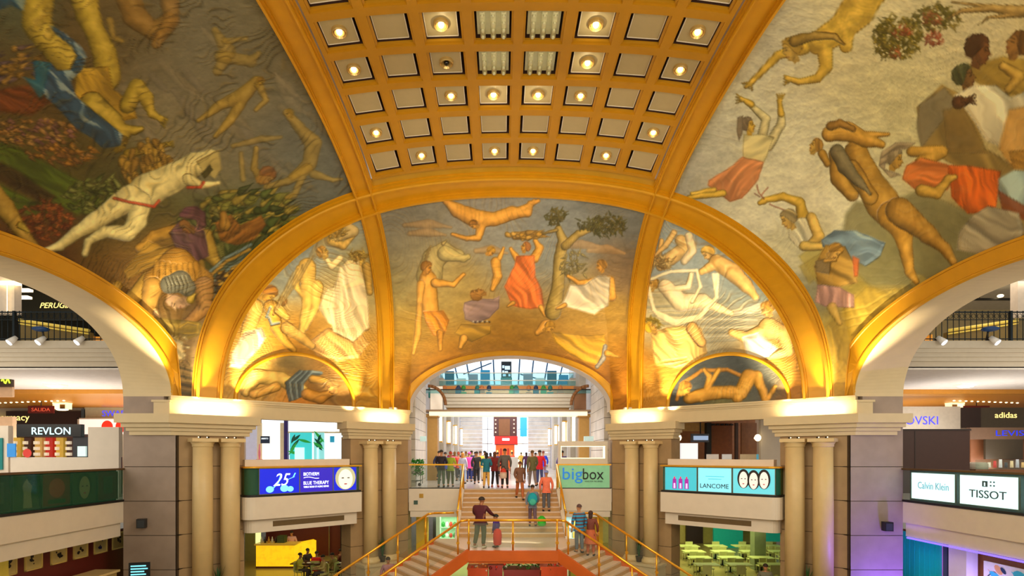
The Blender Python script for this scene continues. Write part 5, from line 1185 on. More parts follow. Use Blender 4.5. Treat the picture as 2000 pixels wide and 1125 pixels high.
def flight(s):
    """side flight from the landing down to the lower floor; s = side"""
    A = Vector((-1.56, 18.28)); B = Vector((-2.95, 20.42)); d = Vector(DV); RUN, RISE, NS = .31, .17, 15
    mx = lambda v, z: ((v.x if s < 0 else -v.x), v.y, z)
    t = thing('side_staircase', '%s lower flight with copper-coloured stringers' % SIDE[s], 'stairs', (s*4.5, 17.6, GZ0), 'side flights below the landing')
    for i in range(NS):
        z = LZ-RISE*(i+1); P = [A+d*RUN*i, A+d*RUN*(i+1), B+d*RUN*(i+1), B+d*RUN*i]
        m = MB(); pts = [mx(p, 0)[:2] for p in P]; m.prism(pts, z-.05, z); P2_ = [A+d*(RUN*i-.0), A+d*(RUN*i+.02), B+d*(RUN*i+.02), B+d*(RUN*i)]
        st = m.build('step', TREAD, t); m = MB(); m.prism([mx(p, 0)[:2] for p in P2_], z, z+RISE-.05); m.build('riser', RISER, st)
    L = RUN*NS
    for (Q, w_) in ((A, -1), (B, 1)):
        n = Vector((-d.y, d.x)); n = n if (Q == A) == (n.dot(A-B) > 0) else -n
        o1, o2 = Q, Q+n*.12; m = MB(); zt0, zb0 = LZ+.04, LZ-.38; dz = RISE*NS
        a0, a1, b0, b1 = o1, o2, o1+d*L, o2+d*L
        m.hexa([mx(a0, zb0), mx(a1, zb0), mx(b1, zb0-dz), mx(b0, zb0-dz), mx(a0, zt0), mx(a1, zt0), mx(b1, zt0-dz), mx(b0, zt0-dz)]); m.build('stringer', COPPER, t)
    return A, B, d, mx, RUN, RISE
for s in (-1, 1):
    A, B, d, mx, RUN, RISE = flight(s)
    for (Q, nm, ex) in ((A, 'front', .05), (B, 'rear', 1.2)):
        t = thing('handrail', 'golden %s handrail of the %s lower flight' % (nm, SIDE[s]), 'handrail', mx(Q+d*2, -3), 'golden handrails of the side flights')
        H_ = 1.02; L = 4.6; pts = [mx(Q, LZ+H_), mx(Q+d*.25, LZ+H_-.02)]+[mx(Q+d*L, LZ+H_-RISE/RUN*(L-.25)-.02)]
        if nm == 'rear': pts = [(s*2.2, 20.55, LZ+H_)]+pts
        m = MB(); m.tube(pts, .042, 10); m.build('rail', BRASS, t)
        m = MB(); p2 = [(p[0], p[1], p[2]-.28) for p in pts]
        for k in (.35, 1.45, 2.55, 3.65):
            q = Q+d*k; zt = LZ+H_-.03-RISE/RUN*max(0, k-.25); m = MB(); b_ = mx(q, 0); m.cyl((b_[0], b_[1], zt-1.05), (b_[0], b_[1], zt), .03, .03, 8); m.box(b_[0]-.05, b_[0]+.05, b_[1]-.05, b_[1]+.05, zt-.70, zt-.62); m.build('post', BRASS, t)
        for k in range(4):
            a_, c_ = Q+d*(.42+1.1*k-.0), Q+d*(1.38+1.1*k); za, zc = LZ+H_-RISE/RUN*(max(0, .17+1.1*k)), LZ+H_-RISE/RUN*(1.13+1.1*k)
            m = MB(); m.quad(mx(a_, za-.85), mx(c_, zc-.85), mx(c_, zc-.12), mx(a_, za-.12)); m.build('glass_pane', GLASS, t)
t = thing('handrail', 'golden handrail along the landing front', 'handrail', (0, 18.25, LZ), 'golden handrails of the landing')
m = MB(); m.tube([(-1.58, 18.28, LZ+1.02), (-1.45, 18.25, LZ+1.02), (1.45, 18.25, LZ+1.02), (1.58, 18.28, LZ+1.02)], .042, 10); m.build('rail', BRASS, t)
for x in (-1.50, 0, 1.50):
    m = MB(); m.cyl((x, 18.25, LZ), (x, 18.25, LZ+1.0), .03, .03, 8); m.box(x-.05, x+.05, 18.2, 18.3, LZ+.22, LZ+.30); m.build('post', BRASS, t)
for (a, b_) in ((-1.44, -.06), (.06, 1.44)):
    m = MB(); m.box(a, b_, 18.245, 18.255, LZ+.10, LZ+.92); m.build('glass_pane', GLASS, t)
for s in (-1, 1):
    t = thing('handrail', 'golden handrail on the %s side of the straight stair' % SIDE[s], 'handrail', (s*2.05, 22.4, -1), 'golden handrails of the straight stair')
    m = MB(); m.tube([(s*2.09, 24.2, 1.08), (s*2.09, 24.0, 1.05), (s*2.09, 20.9, -.62), (s*2.09, 20.6, -.68)], .042, 10); m.build('rail', BRASS, t)
    for (y, z) in ((24.1, 0), (22.5, -.8), (20.8, -1.66)): m = MB(); m.cyl((s*2.09, y, z-.05), (s*2.09, y, z+1.03), .028, .028, 8); m.build('post', BRASS, t)
# ------------------------------------------------------------------ side arms (left s = -1, right s = 1)
def letters_mat(nm, rgb, e=1.5): return mat(nm, rgb, .4, emit=e)
LWARM = letters_mat('letters_warm', (255, 226, 130), 1.6); LBLUE = letters_mat('letters_blue', (60, 60, 220), 1.4); LCY = letters_mat('letters_ice', (190, 240, 250), 1.8)
IRON = mat('wrought_iron', (26, 40, 48), .5, .4)
BROWN = mat('dark_brown_panel', (62, 34, 24), .5); MAROON = mat('maroon_wall', (104, 34, 28), .5); GREYW = mat('grey_panel', (186, 176, 160), .6)
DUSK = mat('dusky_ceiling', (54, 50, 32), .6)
for s in (-1, 1):
    sd = SIDE[s]; X = lambda x: s*x
    bx = lambda m, a, b_, *r: m.box(*sorted((s*a, s*b_)), *r)
    # second-floor gallery slab
    m = MB()
    for (z0, z1, y) in ((5.30, 5.56, 18.92), (5.16, 5.30, 19.0), (5.02, 5.16, 19.08), (4.88, 5.02, 19.16), (4.66, 4.88, 19.3)): bx(m, 11.9, 40, y, 20.5, z0, z1)
    struct(m.build('ceiling_gallery_%s' % sd, SLAB), 'moulded gallery slab seen through the %s arch' % sd)
    m = MB(); bx(m, 13.06, 40, 19.3, 25.4, 4.60, 4.70); struct(m.build('ceiling_hall_%s' % sd, CEILW), 'white hall ceiling through the %s arch' % sd)
    m = MB(); bx(m, 12, 40, 25.4, 36, 4.40, 4.55); bx(m, 12, 40, 25.3, 25.4, 4.40, 4.70); struct(m.build('ceiling_shops_%s' % sd, AMBER), 'amber polished ceiling through the %s arch' % sd)
    m = MB(); bx(m, 12, 40, 33.5, 33.8, 0, 4.5); struct(m.build('wall_shops_%s' % sd, GREYW), 'rear shop wall, %s side' % sd)
    m = MB(); bx(m, 13.06, 40, 20.5, 30.3, 5.30, 5.56); struct(m.build('floor_gallery_%s' % sd, SLAB), 'floor of the %s upper gallery' % sd)
    # upper level behind the railing
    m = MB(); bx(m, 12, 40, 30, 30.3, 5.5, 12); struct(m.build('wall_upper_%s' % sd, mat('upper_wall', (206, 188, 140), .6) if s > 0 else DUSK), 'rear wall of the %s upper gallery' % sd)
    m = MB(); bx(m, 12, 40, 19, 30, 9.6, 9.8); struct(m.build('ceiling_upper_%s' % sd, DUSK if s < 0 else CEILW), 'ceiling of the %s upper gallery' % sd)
    # railing
    t = thing('gallery_railing', 'wrought iron railing with scrolled band on the %s upper gallery' % sd, 'railing', (s*14.5, 19.0, 5.56), 'wrought iron gallery railings')
    m = MB(); bx(m, 12.2, 20.5, 18.98, 19.02, 6.56, 6.60); bx(m, 12.2, 20.5, 18.98, 19.02, 6.30, 6.32); bx(m, 12.2, 20.5, 18.98, 19.02, 5.62, 5.65); m.build('rails', IRON, t)
    m = MB()
    for k in range(40): x = 12.3+.205*k; m.cyl((s*x, 19, 5.56), (s*x, 19, 6.56), .014, .014, 6); m.ball((s*x, 19, 6.60), (.025, .025, .03), 4, 6)
    o = m.build('baluster', IRON, t); o['kind'] = 'stuff'
    m = MB()
    for k in range(40):
        x = 12.4+.205*k; c = (s*x, 19.0, 6.44)
        m.tube([(c[0]+.075*math.cos(a), 19.0, c[2]+.085*math.sin(a)) for a in [2*PI*i/8 for i in range(9)]], .008, 4)
    o = m.build('scroll', IRON, t); o['kind'] = 'stuff'
    for x in (13.9, 17.6): m = MB(); m.box(*sorted((s*x-.04, s*x+.04)), 18.95, 19.05, 5.56, 6.62); m.build('post', IRON, t)
    # things behind the railing
    g = random.Random(11+s)
    for k, x in enumerate((14.6, 15.6, 17.2, 18.4, 16.6, 13.6)):
        c = [(230, 170, 60), (60, 110, 150), (190, 60, 40), (230, 200, 120), (50, 140, 90), (120, 60, 40)][k]
        nmc = ['amber', 'slate blue', 'brick red', 'straw coloured', 'sea green', 'brown'][k]
        t = thing('shop_shelf', '%s lit shop shelf behind the %s gallery railing' % (nmc, sd), 'shelf', (s*x, 24, 5.56), 'shop shelves on the upper galleries')
        m = MB(); m.box(s*x-.45, s*x+.45, 24, 24.5, 5.56, 5.62); m.box(s*x-.45, s*x-.42, 24, 24.5, 5.56, 6.9); m.box(s*x+.42, s*x+.45, 24, 24.5, 5.56, 6.9); m.box(s*x-.45, s*x+.45, 24.45, 24.5, 5.56, 6.9)
        for q in (5.95, 6.3, 6.65): m.box(s*x-.45, s*x+.45, 24, 24.5, q, q+.03)
        m.build('carcass', mat('shelf_amber', (224, 160, 60), .5, emit=.35), t)
        for q in (5.98, 6.33):
            m = MB()
            for r in range(5): xx = s*x-.35+.17*r; m.cyl((xx, 24.1, q), (xx, 24.1, q+.12+.1*g.random()), .05, .04, 8)
            o = m.build('goods', cm(c), t); o['kind'] = 'stuff'
    # spot lamps on the slab
    for k, x in enumerate((15.05, 16.4, 17.4) if s < 0 else (14.9, 16.75)):
        y = 18.85; z = 5.56
        t = thing('gallery_floodlight', 'white tilted floodlight on the %s gallery edge, %s' % (sd, ['nearest the arch', 'second from the arch', 'third from the arch', 'fourth'][k]), 'floodlight', (s*x, y, z), 'floodlights on the gallery edges')
        m = MB(); m.cyl((s*x, y, z+.10), (s*x+s*.10, y-.18, z-.12), .07, .12, 14); m.build('head', WHITEP, t)
        m = MB(); m.cyl((s*x+s*.101, y-.182, z-.122), (s*x+s*.106, y-.19, z-.13), .10, .10, 14); m.build('lens', mat('flood_lens', (240, 244, 255), .2, emit=3), t)
        m = MB(); m.cyl((s*x, y+.12, z), (s*x, y+.02, z+.12), .02, .02, 6); m.box(s*x-.05, s*x+.05, y+.05, y+.15, z, z+.03); m.build('bracket', DARK, t)
    x = 16.5 if s < 0 else 16.7
    t = thing('gallery_floodlight', 'blue-topped oval floodlight standing above the %s gallery railing foot' % sd, 'floodlight', (s*x, 18.95, 5.56), 'floodlights on the gallery edges')
    m = MB(); m.ball((s*x, 18.8, 5.94), (.28, .22, .09), 8, 16); m.build('head', mat('blue_hood', (24, 70, 130), .35), t); m = MB(); m.cyl((s*x, 18.95, 5.56), (s*x, 18.85, 6.0), .03, .03, 8); m.build('stem', DARK, t)
    # first-floor balustrade with posters, looking into the crossing
    Fb = Frame(-13.05, 8, PI/2) if s < 0 else Frame(13.05, 18.0, -PI/2)
    yu = (lambda y: y-8) if s < 0 else (lambda y: 18.0-y)
    U = lambda a, b_: sorted((yu(a), yu(b_)))
    t = thing('balcony', 'long %s gallery parapet with %s poster band' % (sd, 'dark green glass' if s < 0 else 'bright lit'), 'balcony', (s*13.2, 14, -1.2), 'long side galleries')
    u0, u1 = U(9, 18.0)
    m = MB(); m.fbox(Fb, u0, u1, -.35, .0, -.72, -.02); m.fbox(Fb, u0, u1, -.35, -.1, -1.18, -.72); m.build('fascia', CREAM_L, t)
    m = MB(); m.fbox(Fb, u0, u1, -.10, .03, -.02, .05); m.build('base_rail', DARK, t)
    m = MB(); m.fbox(Fb, u0, u1, -.12, .05, 1.04, 1.10); m.build('top_rail', mat('bronze_rail', (110, 84, 50), .3, .6), t)
    m = MB(); m.fbox(Fb, u0, u1, -.32, -.24, .0, 1.04); m.build('backing', mat('band_dark', (16, 60, 56), .5), t)
    m = MB(); m.fbox(Fb, u0, u1, -.02, -.01, .05, 1.04); m.build('glass_band', glass_mat('dark_green_glass', (60, 130, 100), .22) if s < 0 else glass_mat('pale_teal_glass', (220, 245, 245), .04), t)
    if s < 0:
        pl = [(17.85, 17.0, (90, 34, 30), 'dark red and grey'), (16.9, 16.0, (70, 78, 44), 'olive with a curly-haired portrait'), (15.9, 14.95, (120, 26, 22), 'deep red with round emblem'), (14.85, 14.05, (60, 70, 34), 'olive with a standing figure'), (13.95, 13.2, (50, 30, 26), 'dark brown')]
        for (y0, y1, c, d) in pl:
            a, b_ = U(y0, y1); tp = poster(Fb, a, b_, -.10, .10, .98, mat('dim_poster_%d_%d' % (c[0], c[1]), c, .5, emit=.22), d+' poster behind the green glass band', group='posters behind the green glass')
            cc = (a+b_)/2
            if 'curly' in d: face(mat('dim_skin', (170, 150, 94), .5, emit=.2), mat('dim_curls', (60, 54, 26), .6), Fb, cc, -.095, .55, .5, .75, tp)
            elif 'emblem' in d:
                m = MB(); m.poly([Fb(cc+.28*math.cos(2*PI*i/24), -.09, .60+.28*math.sin(2*PI*i/24)) for i in range(24)]); m.build('printed_disc', mat('dim_red2', (190, 50, 40), .5, emit=.2), tp); m = MB(); m.fbox(Fb, cc-.3, cc+.3, -.095, -.088, .16, .28); m.build('printed_bar', mat('dim_green', (60, 90, 50), .5), tp)
            elif 'figure' in d:
                m = MB(); m.poly([Fb(cc+x_, -.09, z_) for (x_, z_) in ((-.12, .12), (.16, .12), (.12, .5), (.16, .72), (.05, .82), (.0, .92), (-.08, .82), (-.14, .7), (-.10, .5))]); m.build('printed_figure', mat('dim_skin', (170, 150, 94), .5, emit=.2), tp)
            else:
                m = MB(); m.fbox(Fb, cc-.2, cc+.2, -.095, -.088, .3, .85); m.build('printed_block', mat('dim_grey', (120, 110, 90), .5), tp)
    else:
        WB = lit('lit_box_white', (232, 250, 250), 1.25)
        a, b_ = U(17.72, 16.02); tp = poster(Fb, a, b_, -.08, .12, .96, WB, 'white lit box with a faint thin blue-grey brand name', group='white lit advertising boxes'); text('lettering', 'Calvin Klein', Fb, a+.28, -.075, .46, 1.2, mat('print_haze', (140, 186, 204), .5, emit=.45), tp, .22)
        a, b_ = U(15.85, 14.05); tp = poster(Fb, a, b_, -.08, .12, .96, WB, 'white lit box with bold dark brand name and small crest', group='white lit advertising boxes'); text('lettering', 'TISSOT', Fb, a+.32, -.075, .34, 1.15, mat('print_navy', (20, 40, 60), .5), tp, .22)
        m = MB(); m.fbox(Fb, a+.74, a+.90, -.08, -.07, .66, .82); m.fbox(Fb, a+.98, a+1.02, -.08, -.07, .78, .82); m.fbox(Fb, a+1.08, a+1.12, -.08, -.07, .78, .82); m.fbox(Fb, a+.98, a+1.02, -.08, -.07, .68, .72); m.fbox(Fb, a+1.08, a+1.12, -.08, -.07, .68, .72); m.build('printed_crest', mat('print_navy', (20, 40, 60), .5), tp)
        m = MB(); m.fbox(Fb, a+.80, a+.84, -.07, -.065, .68, .78); m.build('printed_crest_line', WB, tp)
        a, b_ = U(13.85, 12.2); poster(Fb, a, b_, -.08, .12, .96, WB, 'blank white lit box cut by the picture edge', group='white lit advertising boxes')
    # amber ceiling lamps
    for k, (x, y) in enumerate(((24.9, 30), (19.9, 23.5))):
        t = thing('ceiling_lamp', 'boxy lit ceiling lamp under the %s hall ceiling, %s' % (sd, ['over the shop signs', 'small and flat on the white part', 'beyond the others'][k]), 'lamp', (s*x, y, 4.4), 'lamps of the side halls')
        zt = 4.4 if y > 25.4 else 4.6
        h_ = .35 if k == 0 else .06; m = MB(); m.box(s*x-.4, s*x+.4, y-.2, y+.2, zt-.06, zt); m.box(s*x-.38, s*x-.31, y-.2, y+.2, zt-h_, zt); m.box(s*x+.31, s*x+.38, y-.2, y+.2, zt-h_, zt); m.build('frame', mat('lamp_cream', (255, 236, 190), .4, emit=.8), t)
        m = MB(); m.ball((s*x, y, zt-h_-.03), (.33, .2, .05), 5, 14); m.build('shade', BULB, t)
    for k in range(14):
        if k < 12:
            x = 23.6+.42*k; t = MB(); t.ball((s*x, 28.5+.12*k, 4.38), (.06, .06, .03), 4, 8); tag(t.build('recessed_spotlight', BULB, at=(s*x, 28.5+.12*k, 4.38)), 'tiny lit spotlight in the row across the %s amber ceiling' % sd, 'spotlight', 'row of spotlights in the %s amber ceiling' % sd)
    # exit-style red sign
    x = 25.2; t = thing('hanging_sign', 'small dark red lit sign hanging under the %s amber ceiling' % sd, 'sign', (s*x, 29, 3.9), 'red hanging signs'); m = MB(); m.box(s*x-.7, s*x+.7, 28.95, 29, 3.75, 4.15); m.build('board', mat('red_board', (96, 18, 10), .5, emit=.1), t)
    text('lettering', 'SALIDA', front(28.95, s*x), -.5, .0, 3.86, 1.0, mat('red_letters', (220, 90, 60), .5, emit=.6), t, .18)
    m = MB(); m.cyl((s*x, 28.97, 4.15), (s*x, 28.97, 4.42), .02, .02, 6); m.build('hanger', DARK, t)
# left arm shops -----------------------------------------------------
F0 = front(33.4)
t = thing('shop_sign', 'dark brown fascia with yellow lettering behind the black kiosk sign', 'sign', (-28, 33.4, 3.0)); m = MB(); m.box(-31, -26.2, 33.2, 33.45, 2.2, 4.2); m.build('board', mat('dark_fascia', (54, 28, 14), .5), t); text('lettering', 'Pharmacy', front(33.2, -31.9), 0, 0, 3.62, 2.35, LWARM, t, .52)
t = thing('shop_window', 'dim glowing shop front under the dark brown fascia', 'shop window', (-28, 33.4, 0)); m = MB(); m.box(-31, -26.2, 33.3, 33.45, 0, 2.2); m.build('pane', mat('dim_glow', (90, 44, 24), .5, emit=.25), t)
m = MB(); [m.box(-31+k*1.2, -30.94+k*1.2, 33.2, 33.3, 0, 2.2) for k in range(5)]; m.build('frame', DARK, t)
t = thing('shop_sign', 'pale fascia with partly hidden violet lettering beside the left pier', 'sign', (-24.5, 33, 3.4)); m = MB(); m.box(-26.0, -22, 33.0, 33.52, 2.9, 4.41); m.build('board', mat('pale_fascia', (196, 190, 160), .5), t); text('lettering', 'SWAROVSKI', front(32.99, -24.9), 0, 0, 3.86, 2.9, LBLUE, t, .36)
t = thing('lit_poster', 'pink and red lit poster beside the left pier', 'poster', (-25, 32.5, 2.7), 'backlit shop posters'); m = MB(); m.box(-26.0, -22.0, 32.6, 32.7, 2.75, 3.66); m.build('sheet', lit('lit_pink_sheet', (240, 214, 206), .9), t)
for (x, w_) in ((-24.3, .35), (-23.5, .30)): m = MB(); m.poly([(x+w_*math.cos(2*PI*i/20), 32.59, 3.2+.38*math.sin(2*PI*i/20)) for i in range(20)]); m.build('printed_blob', lit('lit_red', (220, 40, 20), .8), t)
m = MB(); m.box(-26.1, -21.9, 32.58, 33.02, 3.66, 3.73); m.box(-26.1, -26.0, 32.58, 32.75, 2.7, 3.73); m.build('frame', GREYW, t)
m = MB(); m.box(-26.2, -25.95, 33.0, 33.3, 0, 4.3); tag(m.build('door_post', mat('blue_grey_post', (70, 86, 96), .4), at=(-26.1, 33, 0)), 'blue-grey post between the two left shop fronts', 'post')
# black-signed kiosk
KY = 19.6
t = thing('cosmetics_kiosk', 'cosmetics kiosk with black brand sign and lit shelves beyond the left parapet', 'kiosk', (-17, KY, 0))
m = MB(); m.box(X_at(20, KY), X_at(232, KY), KY, KY+.12, 0, 1.45); m.box(X_at(172, KY), X_at(232, KY), KY, KY+.2, 1.45, 2.55); m.box(X_at(-60, KY), X_at(16, KY), KY, KY+.2, 0, 2.6); m.build('counter', CREAM_L, t)
m = MB(); m.box(X_at(36, KY), X_at(161, KY), KY-.08, KY+.1, 2.20, 2.65); sg = m.build('sign_board', mat('sign_black2', (8, 8, 10), .3), t)
text('lettering', 'REVLON', front(KY-.08), X_at(66, KY), 0, 2.28, X_at(141, KY)-X_at(66, KY), LCY, sg, .26)
m = MB(); m.box(X_at(140, KY), X_at(175, KY), KY+.05, KY+.2, 1.45, 2.2); m.build('screen', mat('graphite', (44, 46, 54), .4), t)
m = MB(); m.box(X_at(152, KY), X_at(168, KY), KY-.02, KY+.05, 1.48, 1.85); m.build('notice', mat('notice_white', (210, 240, 240), .4, emit=.5), t)
m = MB(); m.box(X_at(-10, KY), X_at(175, KY), KY+1.6, KY+1.7, 0, 2.3); m.build('rear_panel', mat('kiosk_back', (90, 40, 24), .5, emit=.15), t)
g = random.Random(4)
for k in range(6):
    a = X_at(17+21*k, KY+1); m = MB(); m.box(a, a+.28, KY+1.2, KY+1.5, .8, 2.2); m.build('shelf_unit', mat('kiosk_shelf_%d' % (k % 4), [(200, 160, 60), (60, 30, 20), (190, 150, 80), (180, 40, 30)][k % 4], .4, emit=.4), t)
    for q in range(3): m = MB(); m.box(a+.03, a+.12+.1*g.random(), KY+1.1, KY+1.2, 1.5+.22*q, 1.62+.22*q); m.build('goods', mat('kiosk_goods', (236, 220, 190), .4, emit=.5), t)
m = MB(); m.box(X_at(16, KY), X_at(32, KY), KY-.05, KY, 1.46, 1.95); tag(m.build('advert_card', mat('card_blue', (50, 130, 200), .4, emit=.5), at=(X_at(24, KY), KY, 1.46)), 'small blue advert card on the kiosk counter', 'card')
m = MB(); m.poly([(X_at(55, KY)+.16*math.cos(2*PI*i/20), KY-.04, 1.60+.16*math.sin(2*PI*i/20)) for i in range(20)]); m.box(X_at(55, KY)-.02, X_at(55, KY)+.02, KY-.03, KY, 1.45, 1.6); tag(m.build('round_tag', mat('tag_red', (200, 60, 50), .4, emit=.3), at=(X_at(55, KY), KY, 1.45)), 'round red and white price disc on the kiosk counter', 'sign')
m = MB(); m.box(X_at(-20, KY), X_at(7, KY), KY-.06, KY-.01, 1.0, 2.15); tag(m.build('teal_banner', mat('banner_teal', (20, 130, 130), .5), at=(X_at(0, KY), KY, 1)), 'teal banner at the left picture edge below the shelves', 'banner')
m = MB(); m.box(X_at(-80, 22), X_at(24, 22), 22, 22.2, 0, 3.1); m.box(X_at(-80, 22), X_at(24, 22), 22, 22.1, 3.9, 4.6); struct(m.build('wall_left_partition', mat('partition_cream', (214, 176, 140), .5)), 'cream partition at the left picture edge')
t = thing('lit_sign', 'dark lit sign with green swirl at the left picture edge', 'sign', (-21, 21.9, 4.2)); m = MB(); m.box(X_at(-40, 21.9), X_at(24, 21.9), 21.85, 21.98, 4.3, 4.75); m.build('board', mat('board_umber', (56, 30, 12), .4), t)
m = MB(); m.tube([(X_at(2+2*i, 21.8), 21.82, 4.52+.10*math.sin(i*1.3)) for i in range(9)], .025, 6); m.build('neon', mat('neon_lime', (170, 200, 50), .4, emit=2), t)
# upper left: brand letters and white ceiling lamp wall
t = thing('shop_sign', 'slanted warm-lit lettering high behind the left railing', 'sign', (X_at(100, 26), 26, 8.6)); m = MB(); m.box(X_at(20, 26), X_at(230, 26), 26, 26.2, 8.0, 9.62); m.build('board', DUSK, t); text('lettering', 'PERUGIA', front(26), X_at(78, 26), 0, 8.62, 1.55, LWARM, t, .26, italic=.3)
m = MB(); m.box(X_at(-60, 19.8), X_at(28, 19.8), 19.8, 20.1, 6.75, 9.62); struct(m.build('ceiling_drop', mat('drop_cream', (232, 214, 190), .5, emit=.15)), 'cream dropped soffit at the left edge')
for k, (px_, py_) in enumerate(((42, 566), (40, 580), (14, 552))):
    z = Z_at(py_, 24 if k < 2 else 19.7); x = X_at(px_, 24 if k < 2 else 19.7); y = 24 if k < 2 else 19.7
    m = MB(); m.box(x-.35, x+.35, y-.05, y+.2, z-.05, z+.05); m.cyl((x, y, z), (x, y, 9.62 if k < 2 else 6.76), .012, .012, 5); tag(m.build('strip_lamp', BULB, at=(x, y, z)), ['upper of two strip lamps in the dark left upper shop', 'lower of two strip lamps in the dark left upper shop', 'small lamp on the cream soffit at the left edge'][k], 'lamp')
# escalator balustrade diagonals in both upper halls
for s in (-1, 1):
    t = thing('escalator', 'slanting yellow-edged escalator side behind the %s gallery railing' % SIDE[s], 'escalator', (s*16, 22, 5.6), 'escalators of the upper galleries')
    a, b_ = (X_at(40, 22) if s < 0 else X_at(1985, 22)), (X_at(176, 22) if s < 0 else X_at(1850, 22))
    z0, z1 = Z_at(626, 22), Z_at(646, 22)
    m = MB(); m.hexa([(a, 22, 5.57), (b_, 22, 5.57), (b_, 22.2, 5.57), (a, 22.2, 5.57), (a, 22, z0-.06), (b_, 22, z1-.06), (b_, 22.2, z1-.06), (a, 22.2, z0-.06)]); m.build('side_panel', mat('esc_panel', (120, 100, 50), .5, emit=.1), t)
    m = MB(); m.tube([(a, 21.95, z0), (b_, 21.95, z1)], .06, 8); m.tube([(a, 21.95, z0-.14), (b_, 21.95, z1-.14)], .03, 8); m.build('handrail', mat('yellow_edge', (220, 190, 80), .4, emit=.4), t)
# under the left gallery: maroon wall with framed drawings
m = MB(); m.box(-14.4, -14.2, 6, 22, GZ0, -1.18); struct(m.build('wall_left_lower', MAROON), 'maroon wall under the left gallery')
Fm = Frame(-14.2, 6, PI/2); g = random.Random(9)
DRAW = ['two dots and a smile', 'one dark blot', 'stacked blocks', 'a blue square blot', 'a dark swirl', 'angular strokes']
for k, y in enumerate((15.85, 16.75, 17.62, 18.5, 19.35, 15.0)):
    u = y-6; t = thing('picture_frame', 'cream framed drawing with %s on the maroon wall' % DRAW[k], 'picture', (-14.1, y, -1.8), 'framed drawings on the maroon wall')
    m = MB()
    for (a, b_, c, d) in ((u-.30, u+.30, -1.24, -1.28), (u-.30, u+.30, -1.80, -1.84), (u-.30, u-.26, -1.84, -1.24), (u+.26, u+.30, -1.84, -1.24)): m.fbox(Fm, a, b_, .0, .04, min(c, d), max(c, d))
    m.build('frame', mat('frame_cream', (206, 178, 96), .4, emit=.05), t)
    m = MB(); m.fbox(Fm, u-.26, u+.26, 0, .015, -1.80, -1.28); m.build('mount', mat('mount_cream', (204, 186, 120), .6), t)
    m = MB()
    for q in range(5):
        cu, cz = u+g.uniform(-.10, .10), -1.54+g.uniform(-.12, .12); r = g.uniform(.025, .07); m.poly([Fm(cu+r*math.cos(2*PI*i/7)*g.uniform(.6, 1.2), .018+.001*q, cz+r*math.sin(2*PI*i/7)*g.uniform(.6, 1.2)) for i in range(7)])
    m.build('drawing', mat('ink_blue', (30, 34, 90), .6) if k == 3 else mat('ink', (30, 24, 24), .6), t)
t = thing('shop_counter', 'pale counter corner at the bottom left below the framed drawings', 'counter', (-13.6, 16.5, GZ0)); m = MB(); m.box(-13.9, -13.2, 13.5, 17.9, -4.4, -2.35); m.build('body', mat('counter_cream', (196, 168, 104), .5), t); m = MB(); m.box(-13.95, -13.12, 13.5, 17.95, -2.35, -2.28); m.build('top', mat('counter_top', (226, 200, 140), .4), t)
m = MB(); m.fbox(Fm, 8.4, 9.0, 0.0, .06, -3.2, -1.22); tag(m.build('wall_notice', mat('notice_ochre', (196, 170, 60), .5, emit=.2), at=Fm(8.7, 0, -3.2)), 'ochre wall notice at the bottom left corner', 'notice')
# menu screen at the foot of the left pier
t = thing('menu_screen', 'tilted dark screen with cyan lines beside the left pier foot', 'screen', (X_at(272, 17.2), 17.2, -2.6)); Fs = Frame(X_at(272, 17.2), 17.2, .25)
m = MB(); m.fbox(Fs, -.30, .30, -.04, 0, -2.75, -1.90); m.build('panel', mat('screen_dark', (20, 30, 36), .3), t)
m = MB()
for k in range(8): m.fbox(Fs, -.24, .24-.05*(k % 3), 0, .008, -2.66+.09*k, -2.62+.09*k)
m.build('screen_lines', mat('cyan_lines', (120, 220, 240), .4, emit=1.2), t)
m = MB(); m.cyl((X_at(272, 17.2), 17.25, GZ0), (X_at(272, 17.2), 17.25, -2.4), .04, .04, 8); m.build('stand', DARK, t)
# right arm shops ------------------------------------------------------
Yr = 26.0
t = thing('shop_sign', 'grey fascia with violet-blue brand lettering beside the right pier', 'sign', (X_at(1800, Yr), Yr, 3.2)); m = MB(); m.box(X_at(1740, Yr), X_at(1876, Yr), Yr, Yr+.3, Z_at(840, Yr), Z_at(798, Yr)+.1); m.build('board', GREYW, t); text('lettering', 'SWAROVSKI', front(Yr), X_at(1702, Yr), 0, Z_at(829, Yr), X_at(1832, Yr)-X_at(1702, Yr), LBLUE, t, .40)
t = thing('shop_sign', 'dark fascia with rounded yellow-white lettering at the right edge', 'sign', (X_at(1950, Yr), Yr, 3.2)); m = MB(); m.box(X_at(1876, Yr), X_at(2060, Yr), Yr, Yr+.3, Z_at(836, Yr), Z_at(796, Yr)); m.build('board', mat('charcoal_board', (72, 62, 46), .5), t); text('lettering', 'adidas', front(Yr), X_at(1943, Yr), 0, Z_at(816, Yr), X_at(1986, Yr)-X_at(1943, Yr), LWARM, t, .27)
m = MB(); m.box(X_at(1876, Yr), X_at(1914, Yr), Yr-.05, Yr, Z_at(836, Yr), Z_at(796, Yr)); m.build('dark_panel', mat('espresso', (40, 22, 16), .5), t)
Yk = 21.5
t = thing('brown_kiosk', 'large plain dark brown kiosk wall above the right lit boxes', 'kiosk', (X_at(1830, Yk), Yk, 0)); m = MB(); m.box(X_at(1755, Yk), X_at(1894, Yk), Yk, Yk+2, 0, Z_at(838, Yk)); m.build('wall_panel', BROWN, t); m = MB(); m.box(X_at(1786, Yk), X_at(1788, Yk), Yk-.01, Yk, 0, Z_at(842, Yk)); m.box(X_at(1755, Yk), X_at(1896, Yk), Yk-.03, Yk+.0, Z_at(841, Yk), Z_at(838, Yk)); m.build('edge_strip', mat('espresso', (40, 22, 16), .5), t)
